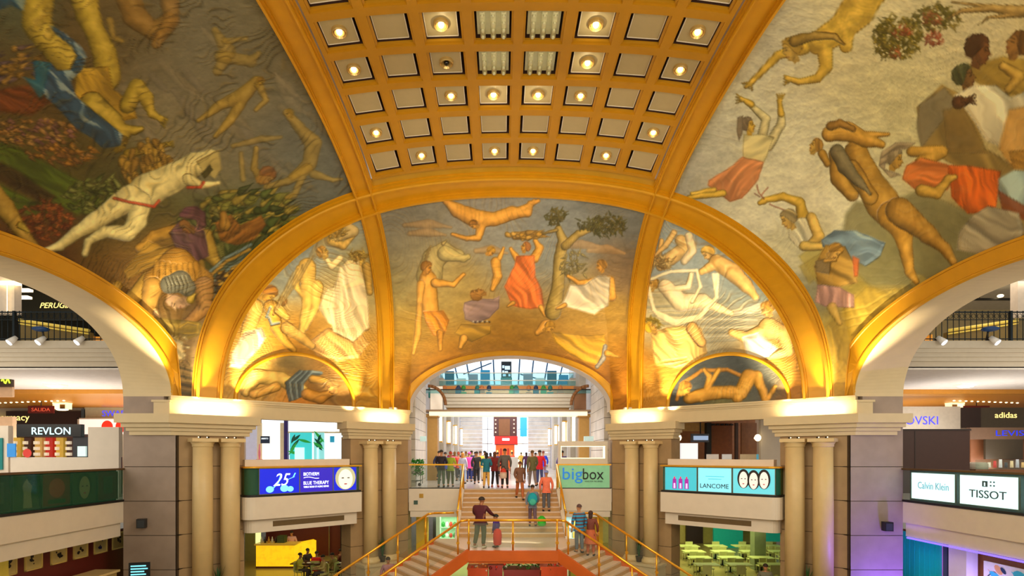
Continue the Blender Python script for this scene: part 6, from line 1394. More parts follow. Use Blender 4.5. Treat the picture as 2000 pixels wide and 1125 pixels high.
t = thing('glass_counter', 'glass shop counter with small bright goods at the right edge', 'counter', (X_at(1950, 22), 22, 0))
m = MB(); m.box(X_at(1906, 22), X_at(2030, 22), 22, 22.6, 0, Z_at(917, 22)); m.build('base', mat('counter_brown', (120, 76, 44), .5), t); m = MB(); m.box(X_at(1906, 22), X_at(2030, 22), 22, 22.02, Z_at(917, 22), Z_at(898, 22)); m.build('glass_pane', GLASS, t)
m = MB(); m.lathe((X_at(1925, 22), 22.4, 0), [(.36, .9), (.36, 1.15), (.30, 1.22)], 20); m.build('till', CREAM_L, t)
for k in range(7):
    c = [(255, 240, 220), (230, 60, 60), (240, 240, 240), (60, 60, 70), (250, 220, 170), (200, 200, 210), (240, 190, 120)][k]; x = X_at(1932+11*k, 22.3); m = MB(); m.cyl((x, 22.3, 1.0), (x, 22.3, 1.22+.06*(k % 3)), .06, .05, 10); tag(m.build('display_bottle', mat('goods_%d' % k, c, .3, emit=.5), at=(x, 22.3, 1.0)), '%s bottle on the glass counter at the right edge' % ['cream', 'red', 'white', 'black', 'pale gold', 'silver grey', 'orange'][k], 'bottle', 'bottles on the glass counter')
t = thing('shop_sign', 'small deep blue lettering above the glass counter', 'sign', (X_at(1965, 24), 24, 2.4)); m = MB(); m.box(X_at(1895, 24), X_at(2040, 24), 24, 24.2, Z_at(858, 24), Z_at(835, 24)); m.build('board', mat('board_taupe', (90, 66, 48), .5), t); text('lettering', 'LEVIS', front(24), X_at(1945, 24), 0, Z_at(851, 24), 1.25, mat('deep_blue_letters', (20, 40, 200), .4, emit=.8), t, .24)
m = MB(); m.box(X_at(1925, 24), X_at(1998, 24), 24, 24.1, Z_at(897, 24), Z_at(858, 24)); tag(m.build('dark_screen', mat('brown_screen', (52, 42, 28), .4), at=(X_at(1960, 24), 24, 1.3)), 'dark rectangular screen above the glass counter', 'screen')
m = MB(); m.box(X_at(1896, 24.4), X_at(2040, 24.4), 24.4, 24.5, 0, Z_at(840, 24.4)); struct(m.build('wall_right_shop', mat('shop_sienna', (110, 66, 38), .5)), 'sienna shop wall at the right edge')
# upper right gallery
m = MB(); m.box(X_at(1840, 26), X_at(1990, 26), 26, 26.1, Z_at(586, 26), Z_at(582, 26)); [m.cyl((X_at(q_, 26), 26.05, Z_at(582, 26)), (X_at(q_, 26), 26.05, 9.62), .012, .012, 5) for q_ in (1850, 1915, 1980)]; tag(m.build('light_track', DARK, at=(X_at(1915, 26), 26, 9)), 'thin black lighting track on the right upper wall', 'lighting track')
m = MB(); m.ball((X_at(1954, 25.9), 25.9, Z_at(578, 25.9)), (.14, .12, .08), 5, 12); tag(m.build('track_spotlight', BULB, at=(X_at(1954, 25.9), 25.9, Z_at(578, 25.9))), 'bright track spotlight on the right upper wall', 'spotlight')
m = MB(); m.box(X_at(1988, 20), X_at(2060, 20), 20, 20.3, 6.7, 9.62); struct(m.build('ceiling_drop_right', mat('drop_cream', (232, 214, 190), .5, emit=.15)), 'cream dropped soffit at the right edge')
# lower right: shutters, LED edge, painted panel
m = MB(); m.box(14.2, 14.4, 6, 24, GZ0, -1.18); struct(m.build('wall_right_lower', mat('lower_tan', (150, 96, 52), .5)), 'tan wall under the right gallery')
TEAL = mat('teal_shutter', (20, 178, 150), .4, emit=.12)
for k in range(9):
    y = 19.4-.22*k
    t = MB(); t.box(13.95, 14.1, y-.105, y+.105, GZ0, -1.2); t.box(13.93, 13.96, y-.09, y+.09, GZ0+.1, -1.3)
    tag(t.build('shutter_panel', TEAL, at=(14.0, y, GZ0)), 'teal vertical shutter panel under the right lit boxes', 'shutter', 'row of teal shutter panels')
m = MB(); m.box(13.9, 14.1, 17.35, 17.42, GZ0, -1.2); tag(m.build('lit_strip', mat('magenta_led', (230, 90, 210), .4, emit=1.2), at=(14, 17.4, GZ0)), 'magenta lit strip at the end of the shutters', 'light strip')
m = MB(); m.box(13.85, 14.1, 17.18, 17.35, GZ0, -1.2); tag(m.build('door_post', mat('blue_grey_post', (70, 86, 96), .4), at=(14, 17.2, GZ0)), 'dark post beside the magenta strip', 'post')
m = MB(); m.box(13.75, 14.1, 16.35, 17.0, GZ0, -1.2); tag(m.build('white_pilaster', WHITEP, at=(14, 16.7, GZ0)), 'white square pilaster right of the magenta strip', 'pillar')
t = thing('painted_panel', 'white panel painted with blue flowers and small faces at the bottom right', 'panel', (13.9, 15, -2.9)); Fp = Frame(14.1, 16.2, -PI/2)
m = MB(); m.fbox(Fp, .1, 3.2, .0, .05, GZ0, -1.62); m.build('sheet', mat('panel_white', (228, 228, 220), .5, emit=.15), t)
g = random.Random(6)
for (nm, c, n_) in (('painted_petals', (60, 190, 210), 26), ('painted_dots', (30, 60, 90), 16), ('painted_faces', (226, 170, 110), 4), ('painted_reds', (200, 60, 50), 8)):
    m = MB()
    for q in range(n_):
        cu, cz, r = g.uniform(.2, 3.0), g.uniform(-3.0, -1.72), g.uniform(.05, .12)*(1.2 if 'face' in nm else 1); a0 = g.random()*6
        m.poly([Fp(cu+r*math.cos(2*PI*i/10+a0)*(1.6 if 'petal' in nm else 1), .052+.0008*q, cz+r*math.sin(2*PI*i/10)) for i in range(10)])
    o_ = m.build(nm, mat('paint_'+nm, c, .5, emit=.15), t); o_['kind'] = 'stuff'
m = MB()
for k in range(5): m.fbox(Fb, 0, .01, 0, .01, 0, .01)
# violet LED line under the right fascia
m = MB(); m.box(13.10, 13.14, 9, 17.9, -1.24, -1.19); tag(m.build('led_line', mat('violet_led', (110, 90, 255), .4, emit=2.2), at=(13.1, 13, -1.24)), 'violet-blue light line under the right gallery', 'light strip')
# ------------------------------------------------------------------ first floor shops behind the oblique bays
def boxthing(name, label, cat, mt, *b, group=None, kind=None):
    m = MB(); m.box(*b); o = m.build(name, mt, at=((b[0]+b[1])/2, b[2], b[4])); 
    return tag(o, label, cat, group, kind)
YS = 27.0
m = MB(); m.box(-14, -5.2, 30.5, 30.7, 0, 3.6); m.box(-14, -5.2, 22.0, 30.7, 3.45, 3.6) if False else None; struct(m.build('wall_left_shop', lit('shop_white', (232, 240, 246), .9)), 'bright white rear wall of the left bay shop')
for k in range(1): pass
t = thing('lit_shop', 'glowing white shop front with plant posters in the left bay', 'shop front', (-9.5, YS, 0))
xw = lambda px_: X_at(px_, YS); zw = lambda py_: Z_at(py_, YS)
for (a, b_, nm, mt_) in ((480, 503, 'lilac_panel', mat('lilac_panel', (190, 190, 210), .5, emit=.4)), (503, 555, 'white_panel', lit('glow_white', (246, 246, 240), .95)), (640, 655, 'white_panel', lit('glow_white', (246, 246, 240), .95))):
    m = MB(); m.box(xw(a), xw(b_), YS, YS+.1, 0, zw(826)); m.build(nm, mt_, t)
m = MB(); m.box(xw(556), xw(563), YS-.1, YS+.1, 0, zw(820)); m.build('violet_post', mat('violet_post', (50, 30, 110), .4, emit=.2), t)
m = MB(); m.box(xw(563), xw(668), YS, YS+.1, zw(843), zw(822)); m.build('header', lit('glow_white', (246, 246, 240), .95), t)
m = MB(); m.box(xw(503), xw(512), YS-.05, YS, 0, zw(826)); m.box(xw(548), xw(556), YS-.05, YS, 0, zw(826)); m.box(xw(563), xw(668), YS-.05, YS, zw(846), zw(843)); m.build('frame', mat('champagne', (220, 200, 160), .4, emit=.3), t)
def plantposter(a, b_, label, base):
    t = thing('lit_poster', label, 'poster', (xw((a+b_)/2), YS, .5), 'plant posters in the left bay'); m = MB(); m.box(xw(a), xw(b_), YS-.08, YS-.02, .2, zw(845)); m.build('sheet', lit('sheet_%d' % a, base, 1.0), t)
    g = random.Random(a)
    for k in range(6):
        cx, cz = xw(g.uniform(a+6, b_-6)), zw(g.uniform(852, 885)); an = g.uniform(-1.2, 1.2); l = g.uniform(.18, .42)
        m = MB(); P = []
        for i in range(9): f = i/8; P.append((cx+l*(2*f-1)*math.cos(an)-.07*math.sin(PI*f)*math.sin(an), YS-.085-.002*k, cz+l*(2*f-1)*math.sin(an)+.07*math.sin(PI*f)*math.cos(an)))
        for i in range(7, 0, -1): f = i/8; P.append((cx+l*(2*f-1)*math.cos(an)+.07*math.sin(PI*f)*math.sin(an), YS-.085-.002*k, cz+l*(2*f-1)*math.sin(an)-.07*math.sin(PI*f)*math.cos(an)))
        m.poly(P); m.build('printed_leaf', lit('leaf_green', (40, 150, 60), .7) if k % 2 else lit('leaf_deep', (14, 80, 60), .4), t)
    m = MB(); m.box(xw(a+10), xw(b_-14), YS-.10, YS-.097, .4, zw(874)); m.build('printed_glow', lit('glow_ice', (190, 240, 240), 1.1), t)
plantposter(567, 610, 'aqua poster with green leaves in the left bay shop', (60, 190, 190)); plantposter(614, 634, 'narrow yellow-green plant poster in the left bay shop', (130, 200, 200)); 
t = thing('notice_board', 'small navy square notice on the white shop panel', 'notice', (xw(519), YS, 1.6)); m = MB(); m.box(xw(511), xw(528), YS-.12, YS-.06, zw(866), zw(852)); m.build('board', mat('navy_notice', (20, 50, 90), .5), t); text('lettering', 'ABIERTO', front(YS-.12), xw(512.5), 0, zw(858), .34, WH, t, .07)
m = MB(); x = xw(512); m.lathe((x, YS-.3, 0), [(.02, 1.3), (.05, 1.45), (.06, 1.6), (.03, 1.9), (.02, 2.05)], 12); m.lathe((x, YS-.3, 0), [(.14, 0), (.14, 1.25), (.16, 1.3)], 14); tag(m.build('pink_vase', mat('pink_glass', (226, 120, 130), .2, emit=.3), at=(x, YS-.3, 0)), 'slim pink vase on a stand in the left bay shop', 'vase')
boxthing('blue_poster', 'small teal-blue poster at the right of the left bay shop', 'poster', lit('teal_small', (40, 140, 170), .9), xw(646), xw(654), YS-.12, YS-.06, zw(864), zw(852))
m = MB(); x = X_at(660, 24.2); m.ball((x, 24.2, Z_at(858, 24.2)), (.12, .12, .14), 6, 12); m.box(x, -6.75, 24.18, 24.22, Z_at(860, 24.2), Z_at(857, 24.2)); tag(m.build('globe_lamp', BULB, at=(x, 24.2, Z_at(858, 24.2))), 'small round lamp beside the far left pier', 'lamp', 'small globe lamps by the bays')
# right bay interior -------------------------------------------------
m = MB(); m.box(5.2, 14, 30.5, 30.7, 0, 3.6); struct(m.build('wall_right_bay', mat('wood_wall', (166, 104, 50), .4, var=.15)), 'wooden rear wall of the right bay shop')
t = thing('wooden_screen', 'tall brown wood panels hanging in the right bay', 'screen', (X_at(1410, YS), YS, 0))
for (a, b_, c) in ((1328, 1384, (196, 150, 80)), (1384, 1430, (140, 76, 32)), (1436, 1442, (70, 40, 20)), (1448, 1478, (150, 92, 40))):
    m = MB(); m.box(xw(a), xw(b_), YS, YS+.1, 0 if a != 1328 else zw(842), zw(826)); m.build('wood_panel', mat('wood_%d' % a, c, .4, var=.15), t)
m = MB()
for k in range(6): m.box(xw(1380+9*k), xw(1386+9*k), YS-.1, YS, zw(831), zw(828))
m.build('hanging_slat', DARK, t)
boxthing('white_cabinet', 'bright white lit cabinet at the left of the right bay', 'cabinet', lit('glow_cabinet', (232, 232, 230), 1.0), xw(1324), xw(1356), YS-.5, YS-.1, 0, zw(866))
t = thing('hanging_screens', 'hanging screen with small lit picture in the right bay', 'screen', (xw(1362), YS-1, 2.2)); m = MB(); m.box(xw(1342), xw(1376), YS-.6, YS-.5, zw(864), zw(848)); m.build('board', mat('screen_grey', (90, 96, 110), .4), t); m = MB(); m.box(xw(1346), xw(1374), YS-.62, YS-.6, zw(860), zw(852)); m.build('screen', lit('screen_mix', (150, 170, 200), .9), t); m = MB(); m.cyl((xw(1360), YS-.55, zw(848)), (xw(1360), YS-.55, 3.5), .03, .03, 8); m.build('hanger', DARK, t)
boxthing('dark_post', 'black square post in the right bay shop', 'post', DARK, xw(1376), xw(1385), YS-.3, YS, 0, zw(826))
t = thing('armchair', 'dark armchair with red cushion in the right bay', 'chair', (xw(1372), YS-1.6, 0)); x = xw(1372)
m = MB(); m.box(x-.4, x+.4, YS-1.3, YS-.6, .0, .5); m.build('seat', mat('chair_dark', (50, 28, 24), .6), t); m = MB(); m.box(x-.4, x+.4, YS-.7, YS-.5, .0, 1.25); m.build('backrest', mat('chair_dark', (50, 28, 24), .6), t); m = MB(); m.ball((x+.1, YS-.95, .72), (.22, .15, .2), 6, 12); m.build('cushion', cm((200, 50, 60)), t)
for k, (px_, c, d) in enumerate(((1392, (230, 220, 210), 'white laptop'), (1420, (236, 236, 236), 'white rounded screen'), (1467, (214, 190, 150), 'beige display box'), (1492, (110, 190, 220), 'blue-edged screen'))):
    x = X_at(px_, 25); w_ = [.28, .22, .5, .35][k]; t = thing('counter_screen', d+' on the right bay parapet counter', 'computer' if k != 2 else 'box', (x, 25, 1.05), 'screens on the right bay counter'); m = MB(); m.box(x-w_, x+w_, 25, 25.05, 1.05, 1.55); m.build('screen', mat('cs_%d' % k, c, .4, emit=.35 if k == 3 else .15), t); m = MB(); m.box(x-w_*.7, x+w_*.7, 24.8, 25.2, 1.0, 1.05); m.build('foot', GREYW, t)
boxthing('long_counter', 'long low counter behind the right bay parapet', 'counter', CREAM_L, X_at(1340, 25), X_at(1510, 25), 24.8, 25.6, 0, 1.0)
for (px_, d) in ((1480, 'globe lamp above the right bay counter, at its right end'), (1325, 'globe lamp beside the white lit cabinet')):
    x = X_at(px_, 24.2); m = MB(); m.ball((x, 24.2, Z_at(855, 24.2)), (.14, .14, .16), 6, 12); m.box(*((x-.03, x+.03) if px_ > 1400 else (6.6, x)), 24.2, 24.5, Z_at(857, 24.2), Z_at(854, 24.2)); tag(m.build('globe_lamp', BULB, at=(x, 24.2, Z_at(855, 24.2))), d, 'lamp', 'small globe lamps by the bays')
for (a, b_, s_) in ((1486, 1530, 1), (1300, 1326, 1)):
    m = MB(); m.box(X_at(a, 24.5), X_at(b_, 24.5), 24.5, 24.7, 0, 3.5); struct(m.build('wall_bay', CREAM_L), 'cream side wall of the right bay')
m = MB(); m.box(-14, -5, 21.5 if False else 23.5, 31, 3.50, 3.60); m.box(5, 14, 23.5, 31, 3.50, 3.60); struct(m.build('ceiling_bays', CEILW), 'white ceiling over the bay shops')
# ------------------------------------------------------------------ lower level
t = thing('bar_counter', 'yellow backlit bar counter under the left bay', 'counter', (X_at(545, 28), 28, GZ0)); Yb = 28.0
YEL = mat('onyx_glow', (230, 180, 20), .35, emit=1.1, var=.5, scale=3)
m = MB(); m.box(X_at(500, Yb), X_at(575, Yb), Yb, Yb+.7, GZ0+.1, -3.2); m.hexa([(X_at(575, Yb), Yb, GZ0+.1), (X_at(597, Yb), Yb+1.6, GZ0+.1), (X_at(597, Yb)-.3, Yb+2.0, GZ0+.1), (X_at(575, Yb)-.3, Yb+.7, GZ0+.1), (X_at(575, Yb), Yb, -3.2), (X_at(597, Yb), Yb+1.6, -3.2), (X_at(597, Yb)-.3, Yb+2.0, -3.2), (X_at(575, Yb)-.3, Yb+.7, -3.2)]); m.build('glowing_front', YEL, t)
m = MB(); m.box(X_at(498, Yb), X_at(577, Yb), Yb-.1, Yb+.8, -3.2, -3.12); m.build('top', mat('bar_top', (214, 170, 60), .3, emit=.2), t); m = MB(); m.box(X_at(500, Yb), X_at(577, Yb), Yb-.02, Yb+.7, GZ0, GZ0+.1); m.build('plinth', mat('bar_plinth', (110, 60, 26), .5), t)
m = MB(); m.box(-14.2, -9.7, 31.5, 31.7, GZ0, -.62); struct(m.build('wall_bar', MAROON), 'dark red wall behind the bar')
m = MB(); m.box(-9.8, -7.2, 31.4, 31.6, GZ0, -.62); struct(m.build('door_1', mat('black_opening', (8, 8, 10), .7)), 'black doorway beside the bar'); m = MB(); m.box(X_at(642, 31.3), X_at(643.5, 31.3), 31.3, 31.36, GZ0, -1.2); struct(m.build('trim_13', mat('steel', (120, 120, 130), .3, .8)), 'thin steel edge in the black doorway')
boxthing('till_box', 'dark till box on the bar counter', 'till', mat('till_green', (70, 84, 40), .4), X_at(538, Yb), X_at(552, Yb), Yb+.2, Yb+.6, -3.12, -2.75)
for k in range(5):
    x = X_at(506+7*k, Yb); m = MB(); m.lathe((x, Yb+.3, 0), [(.06, -3.12), (.06, -2.95), (.025, -2.88), (.025, -2.8)], 10); tag(m.build('bottle', mat('bar_bottle_%d' % (k % 3), [(210, 210, 200), (40, 30, 24), (200, 150, 60)][k % 3], .2), at=(x, Yb+.3, -3.12)), 'small bottle at the left end of the yellow bar', 'bottle', 'bottles on the yellow bar')
m = MB(); m.box(X_at(478, 30), X_at(500, 30), 30, 30.2, GZ0, -.62); struct(m.build('wall_bar_side', mat('olive_wall', (150, 146, 80), .5)), 'olive side wall left of the bar')
boxthing('lit_menu', 'white and lime lit menu panel left of the bar', 'sign', lit('lime_menu', (226, 236, 150), 1.2), X_at(499, 29), X_at(508, 29), 29, 29.1, Z_at(1062, 29), Z_at(1038, 29))
# lower right wall, teal panel
m = MB(); m.box(4.5, 18, 36, 36.3, GZ0, -.62); struct(m.build('wall_cafe', mat('cafe_yellow', (196, 176, 92), .5)), 'yellowish cafe wall below the right bay')
boxthing('teal_wall_board', 'large plain teal wall panel in the lower cafe', 'panel', mat('cafe_teal', (16, 170, 150), .5, emit=.1), X_at(1394, 34), X_at(1451, 34), 34, 34.15, GZ0, -.7)
boxthing('teal_wall_board', 'smaller teal wall panel right of the green pillar in the lower cafe', 'panel', mat('cafe_teal', (16, 170, 150), .5, emit=.1), X_at(1494, 33), X_at(1560, 33), 33, 33.15, Z_at(1058, 33), -.7)
boxthing('green_pillar', 'olive green square pillar in the lower cafe', 'pillar', mat('cafe_pillar', (120, 130, 90), .5), X_at(1474, 27.5), X_at(1496, 27.5), 27.5, 28, GZ0, -.62)
m = MB(); m.box(X_at(1340, 35.8), X_at(1372, 35.8), 35.7, 35.9, GZ0, -.9); struct(m.build('door_2', mat('cafe_dark', (50, 26, 20), .6)), 'dark doorway in the cafe wall')
CT = mat('cafe_table', (206, 214, 130), .35); CC = mat('cafe_chair', (196, 200, 120), .45)
tb0 = thing('cafe_table', 'x', 'table', (0, 0, 0)); m = MB(); m.box(-.55, .55, -.35, .35, .72, .76); m.build('tabletop', CT, tb0); m = MB(); m.cyl((0, 0, .02), (0, 0, .72), .04, .04, 8); m.build('pedestal', DARK, tb0); m = MB(); m.box(-.28, .28, -.04, .04, 0, .03); m.box(-.04, .04, -.28, .28, 0, .03); m.build('base', DARK, tb0)
ch0 = thing('cafe_chair', 'x', 'chair', (0, 0, 0)); m = MB(); m.box(-.21, .21, -.2, .2, .43, .47); m.build('seat', CC, ch0); m = MB(); m.box(-.21, .21, .17, .21, .47, .86); m.build('backrest', CC, ch0)
for (a, b_) in ((-.18, -.17), (.18, -.17), (-.18, .17), (.18, .17)): m = MB(); m.cyl((a, b_, 0), (a, b_, .43), .014, .014, 6); m.build('leg', CC, ch0)
ROWT = ['nearest', 'second', 'third', 'farthest']; COLT = ['left', 'middle', 'right', 'far right']
first = True
for r in range(4):
    for c in range(4):
        Yt = 25.4+1.7*r; xx = 9.3+1.55*c+.3*r
        if c == 3 and r == 0: pass
        t = tb0 if first else copy_tree(tb0); t.location = (xx, Yt, GZ0); t['label'] = 'pale green cafe table, %s row, %s place, on the lower level' % (ROWT[r], COLT[c]); t['group'] = 'cafe tables on the lower right level'
        for k, (dx_, ry) in enumerate(((-.25, PI), (.3, 0))):
            h = ch0 if first and k == 0 else copy_tree(ch0); h.location = (xx+dx_, Yt+(-.55 if k == 0 else .55), GZ0); h.rotation_euler = (0, 0, ry)
            h['label'] = 'pale green cafe chair %s the %s table of the %s cafe row' % (['in front of', 'behind'][k], COLT[c], ROWT[r]); h['group'] = 'cafe chairs on the lower right level'
        first = False
# under the corridor: lit shop left, escalator right
for s in (-1, 1):
    boxthing('yellow_pillar', 'yellow-lit square pillar under the %s stair balcony' % SIDE[s], 'pillar', mat('lit_yellow_pillar', (214, 170, 30), .5, emit=.12), *sorted((s*4.0, s*4.55)), 26.2, 26.6, GZ0, -.62, group='yellow pillars under the stair balconies')
    boxthing('dark_jamb', 'black door edge beside the %s yellow pillar' % SIDE[s], 'post', DARK, *sorted((s*3.75, s*3.9)), 27.5, 27.6, GZ0, -.62, group='black door edges')
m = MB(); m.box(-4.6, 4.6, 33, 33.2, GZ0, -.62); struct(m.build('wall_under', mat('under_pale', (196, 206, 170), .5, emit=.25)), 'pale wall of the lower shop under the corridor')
g = random.Random(21)
t = thing('goods_shelf', 'tall lit shelf of striped folders and green goods under the left balcony', 'shelf', (-3, 29.5, GZ0)); m = MB()
for z in (-4.3, -3.7, -3.1, -2.5, -1.9): m.box(-3.75, -1.7, 29.5, 29.9, z, z+.04)
m.box(-3.75, -1.7, 29.9, 29.95, GZ0, -.7); m.box(-3.78, -3.72, 29.5, 29.95, GZ0, -.7); m.build('carcass', mat('shelf_mint', (170, 214, 170), .5, emit=.3), t)
for k in range(22): 
    a = -3.6+.085*k; m = MB(); m.box(a, a+.055, 29.45, 29.7, -1.86, -1.15); m.build('folder', mat('folder_%d' % (k % 3), [(40, 90, 100), (120, 190, 180), (30, 50, 60)][k % 3], .5, emit=.1), t)
for z in (-3.66, -3.06, -2.46):
    for k in range(9):
        a = -3.6+.21*k; m = MB(); m.ball((a, 29.6, z+.13), (.10, .08, .12+.05*g.random()), 5, 8); m.build('goods', mat('shelf_goods_%d' % (k % 5), [(40, 140, 50), (230, 236, 220), (200, 60, 40), (60, 120, 60), (230, 200, 90)][(k+int(-z*3)) % 5], .5, emit=.1), t)
t = thing('goods_shelf', 'shelf of white and red goods under the right balcony', 'shelf', (2.6, 29.5, GZ0)); m = MB()
for z in (-4.3, -3.7, -3.1, -2.5, -1.9): m.box(1.7, 3.75, 29.5, 29.9, z, z+.04)
m.box(1.7, 3.75, 29.9, 29.95, GZ0, -.7); m.build('carcass', mat('shelf_ice', (180, 210, 220), .5, emit=.3), t)
for z in (-3.66, -3.06, -2.46, -1.86):
    for k in range(9):
        a = 1.85+.21*k; m = MB(); m.box(a, a+.14, 29.5, 29.7, z, z+.2+.15*g.random()); m.build('goods', mat('shelf_goods_%d' % ((k*3) % 5), (200, 60, 40), .5), t)
# kiosk with crimson boxes and ornaments under the landing
t = thing('flower_stall', 'crimson and orange stall with green plants and white ornaments below the landing', 'stall', (0, 21.9, GZ0))
for (a, b_, z, c) in ((-1.75, -.95, -2.98, (214, 80, 30)), (-.9, -.35, -2.86, (150, 30, 20)), (1.2, 2.25, -2.92, (224, 84, 34)), (2.4, 3.1, -3.0, (170, 170, 50)), (-.3, 1.15, -3.05, (130, 26, 20))):
    m = MB(); m.box(a, b_, 21.6, 22.4, GZ0, z-.1); m.box(a-.03, b_+.03, 21.57, 22.43, z-.1, z-.04); m.build('box', mat('stall_%d_%d' % (c[0], c[1]), c, .5, emit=.05), t)
for k in range(46):
    x, y, z = g.uniform(-1.6, 2.9), g.uniform(21.5, 22.3), g.uniform(-3.15, -2.72); c = k % 4
    m = MB(); r = g.uniform(.035, .075); m.ball((x, y, z), (r, r, r), 4, 8); m.build('ornament', mat('orn_%d' % c, [(240, 230, 210), (220, 50, 26), (240, 150, 60), (120, 20, 16)][c], .3), t)
m = MB()
for k in range(150):
    x, y, z = g.uniform(-.4, 2.6), g.uniform(21.6, 22.3), g.uniform(-3.25, -2.85); a = g.random()*6.28; l = .16
    m.quad((x, y, z), (x+l*math.cos(a)*.5-.03, y+.05, z+l*.5), (x+l*math.cos(a), y+.02, z+l*math.sin(a)*.5+.05), (x+l*math.cos(a)*.5+.03, y-.04, z+l*.35))
m.build('leaves', mat('stall_green', (50, 110, 36), .5), t)
# ------------------------------------------------------------------ the corridor beyond the far arch
GSTONE = stone_mat('white_stone', (206, 198, 188), .5)
TAN = mat('tan_pilaster', (170, 128, 60), .45, var=.06)
for s in (-1, 1):
    sd = SIDE[s]; b2 = lambda m, a, b_, *r: m.box(*sorted((s*a, s*b_)), *r)
    # near block pier with joints
    t = thing('stone_pier', 'white block pier just inside the far arch on the %s' % sd, 'pillar', (s*5, 27, 0), 'white block piers of the corridor'); m, mj = MB(), MB()
    courses(m, mj, [(s*4.55, 25.9), (s*5.6, 25.9), (s*5.6, 31), (s*4.75, 31)], 0, 8.5, .52, .02); m.build('shaft', GSTONE, t); mj.build('joint', JOINT, t)
    t = thing('tan_pilaster', 'tan square pilaster under the bridge on the %s of the corridor' % sd, 'pillar', (s*4.6, 32, 0), 'tan pilasters of the corridor'); m = MB(); b2(m, 4.15, 4.75, 31.5, 32.1, 0, 3.9); m.build('shaft', TAN, t); m = MB(); b2(m, 4.08, 4.80, 31.42, 32.15, 3.7, 3.9); m.build('capital', TAN, t)
    # wall with piers and lamps
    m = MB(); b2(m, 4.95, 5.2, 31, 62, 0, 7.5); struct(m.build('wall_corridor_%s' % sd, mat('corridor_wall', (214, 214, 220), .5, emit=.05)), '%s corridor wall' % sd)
    for k, y in enumerate((35, 39.5, 45, 52)):
        nm_ = ['first', 'second', 'third', 'fourth'][k]
        m = MB(); b2(m, 4.55, 4.97, y-.9, y+.9, 0, 7); tag(m.build('corridor_pier', GREYW, at=(s*4.8, y, 0)), '%s grey pier along the %s corridor wall' % (nm_, sd), 'pillar', 'grey piers along the corridor')
        yl = (37.9, 44.0, 50.5, 57.5)[k]
        t = thing('wall_lamp', 'tall narrow glowing lamp on the %s corridor wall, %s from the arch' % (sd, nm_), 'lamp', (s*4.9, yl, 2.4), 'tall corridor lamps'); m = MB(); b2(m, 4.60, 4.78, yl-.18, yl+.18, 2.45, 4.15); m.build('glass_tube', mat('lamp_tube', (255, 244, 206), .4, emit=2.6), t); m = MB(); b2(m, 4.55, 4.95, yl-.2, yl+.2, 2.36, 2.45); b2(m, 4.55, 4.95, yl-.2, yl+.2, 4.15, 4.24); m.build('bracket', BRASS, t)
    # end stone walls with grooves
    t = MB()
    for k in range(14): b2(t, 2.5, 4.9, 58.5, 59, .42*k, .42*k+.38)
    struct(t.build('wall_end_%s' % sd, GSTONE), 'banded stone end wall, %s' % sd)
    for (nm, c, zz) in (('lit_window', (226, 240, 255), 1.3),):
        m = MB(); b2(m, 1.35, 2.5, 59.2, 59.3, 0, 5.8); o = struct(m.build('window_%d' % (1 if s < 0 else 2), lit('daylight_pane', (214, 234, 255), 1.5)), 'daylit glass beside the central shop, %s' % sd)
        m = MB(); [b2(m, 1.35, 2.5, 59.1, 59.2, z, z+.08) for z in (1.2, 2.6, 4.2)]; b2(m, 1.9, 1.96, 59.1, 59.2, 0, 5.8); struct(m.build('trim_%d' % (14 if s < 0 else 15), GREYW), 'white glazing bars beside the central shop, %s' % sd)
m = MB(); m.box(-5.2, 5.2, 62, 62.2, 0, 16); struct(m.build('wall_end', lit('daylight_wall', (230, 238, 250), 1.2)), 'daylit end of the corridor')
boxthing('blue_banner', 'tall sky-blue banner right of the dark upper shop', 'banner', lit('banner_blue', (40, 160, 220), 1.0), X_at(1016, 59), X_at(1029, 59), 59.0, 59.12, Z_at(852, 58), Z_at(814, 58))
# central shop
t = thing('central_shop', 'red and orange shop at the far end of the corridor', 'shop', (.35, 56, 0)); xq = lambda p_: X_at(p_, 56); zq = lambda p_: Z_at(p_, 56)
m = MB(); m.box(xq(966), xq(1011), 56, 57, zq(869), zq(852)); m.build('red_fascia', lit('shop_red', (226, 20, 8), .8), t); m = MB(); m.box(xq(981), xq(995), 55.95, 56, zq(860.5), zq(856)); m.build('sign_plate', WH, t)
m = MB(); m.box(xq(968), xq(1005), 56.1, 56.3, 0, zq(869)); m.build('orange_wall', lit('shop_orange', (216, 80, 10), .7), t)
m = MB(); m.box(xq(966), xq(1011), 55.9, 56, zq(869), zq(867.5)); m.build('canopy_edge', DARK, t)
m = MB(); m.box(xq(1006), xq(1022), 56.2, 56.3, 0, zq(867)); m.build('bright_display', lit('shop_bright', (250, 236, 190), 1.2), t)
for k in range(5): m = MB(); m.box(xq(970+7*k), xq(973+7*k), 56.0, 56.1, .9, 1.9+.2*(k % 2)); m.build('display_item', mat('disp_%d' % (k % 2), [(240, 200, 120), (150, 20, 14)][k % 2], .4, emit=.5), t)
t = thing('upper_shop', 'dark wooden upper shop box with tiny lamps above the red fascia', 'shop', (.35, 56, 3.4)); m = MB(); m.box(xq(964), xq(1010), 56.2, 57, zq(852), zq(812)); m.build('box', mat('mahogany', (74, 24, 16), .4, emit=.08), t); m = MB(); m.box(xq(974), xq(996), 56.1, 56.2, zq(851), zq(818)); m.build('wood_door', mat('wood_amber', (120, 70, 26), .5, emit=.1), t)
for k in range(8): m = MB(); x = xq(968 if k < 4 else 1004); z = zq(820+8*(k % 4)); m.ball((x, 56.1, z), (.06, .06, .06), 4, 8); m.build('tiny_lamp', BULB, t)
boxthing('white_counter', 'tall white pillar-like counter left of the red shop display', 'counter', WHITEP, X_at(998, 40), X_at(1012, 40), 40, 41, 0, 1.3)
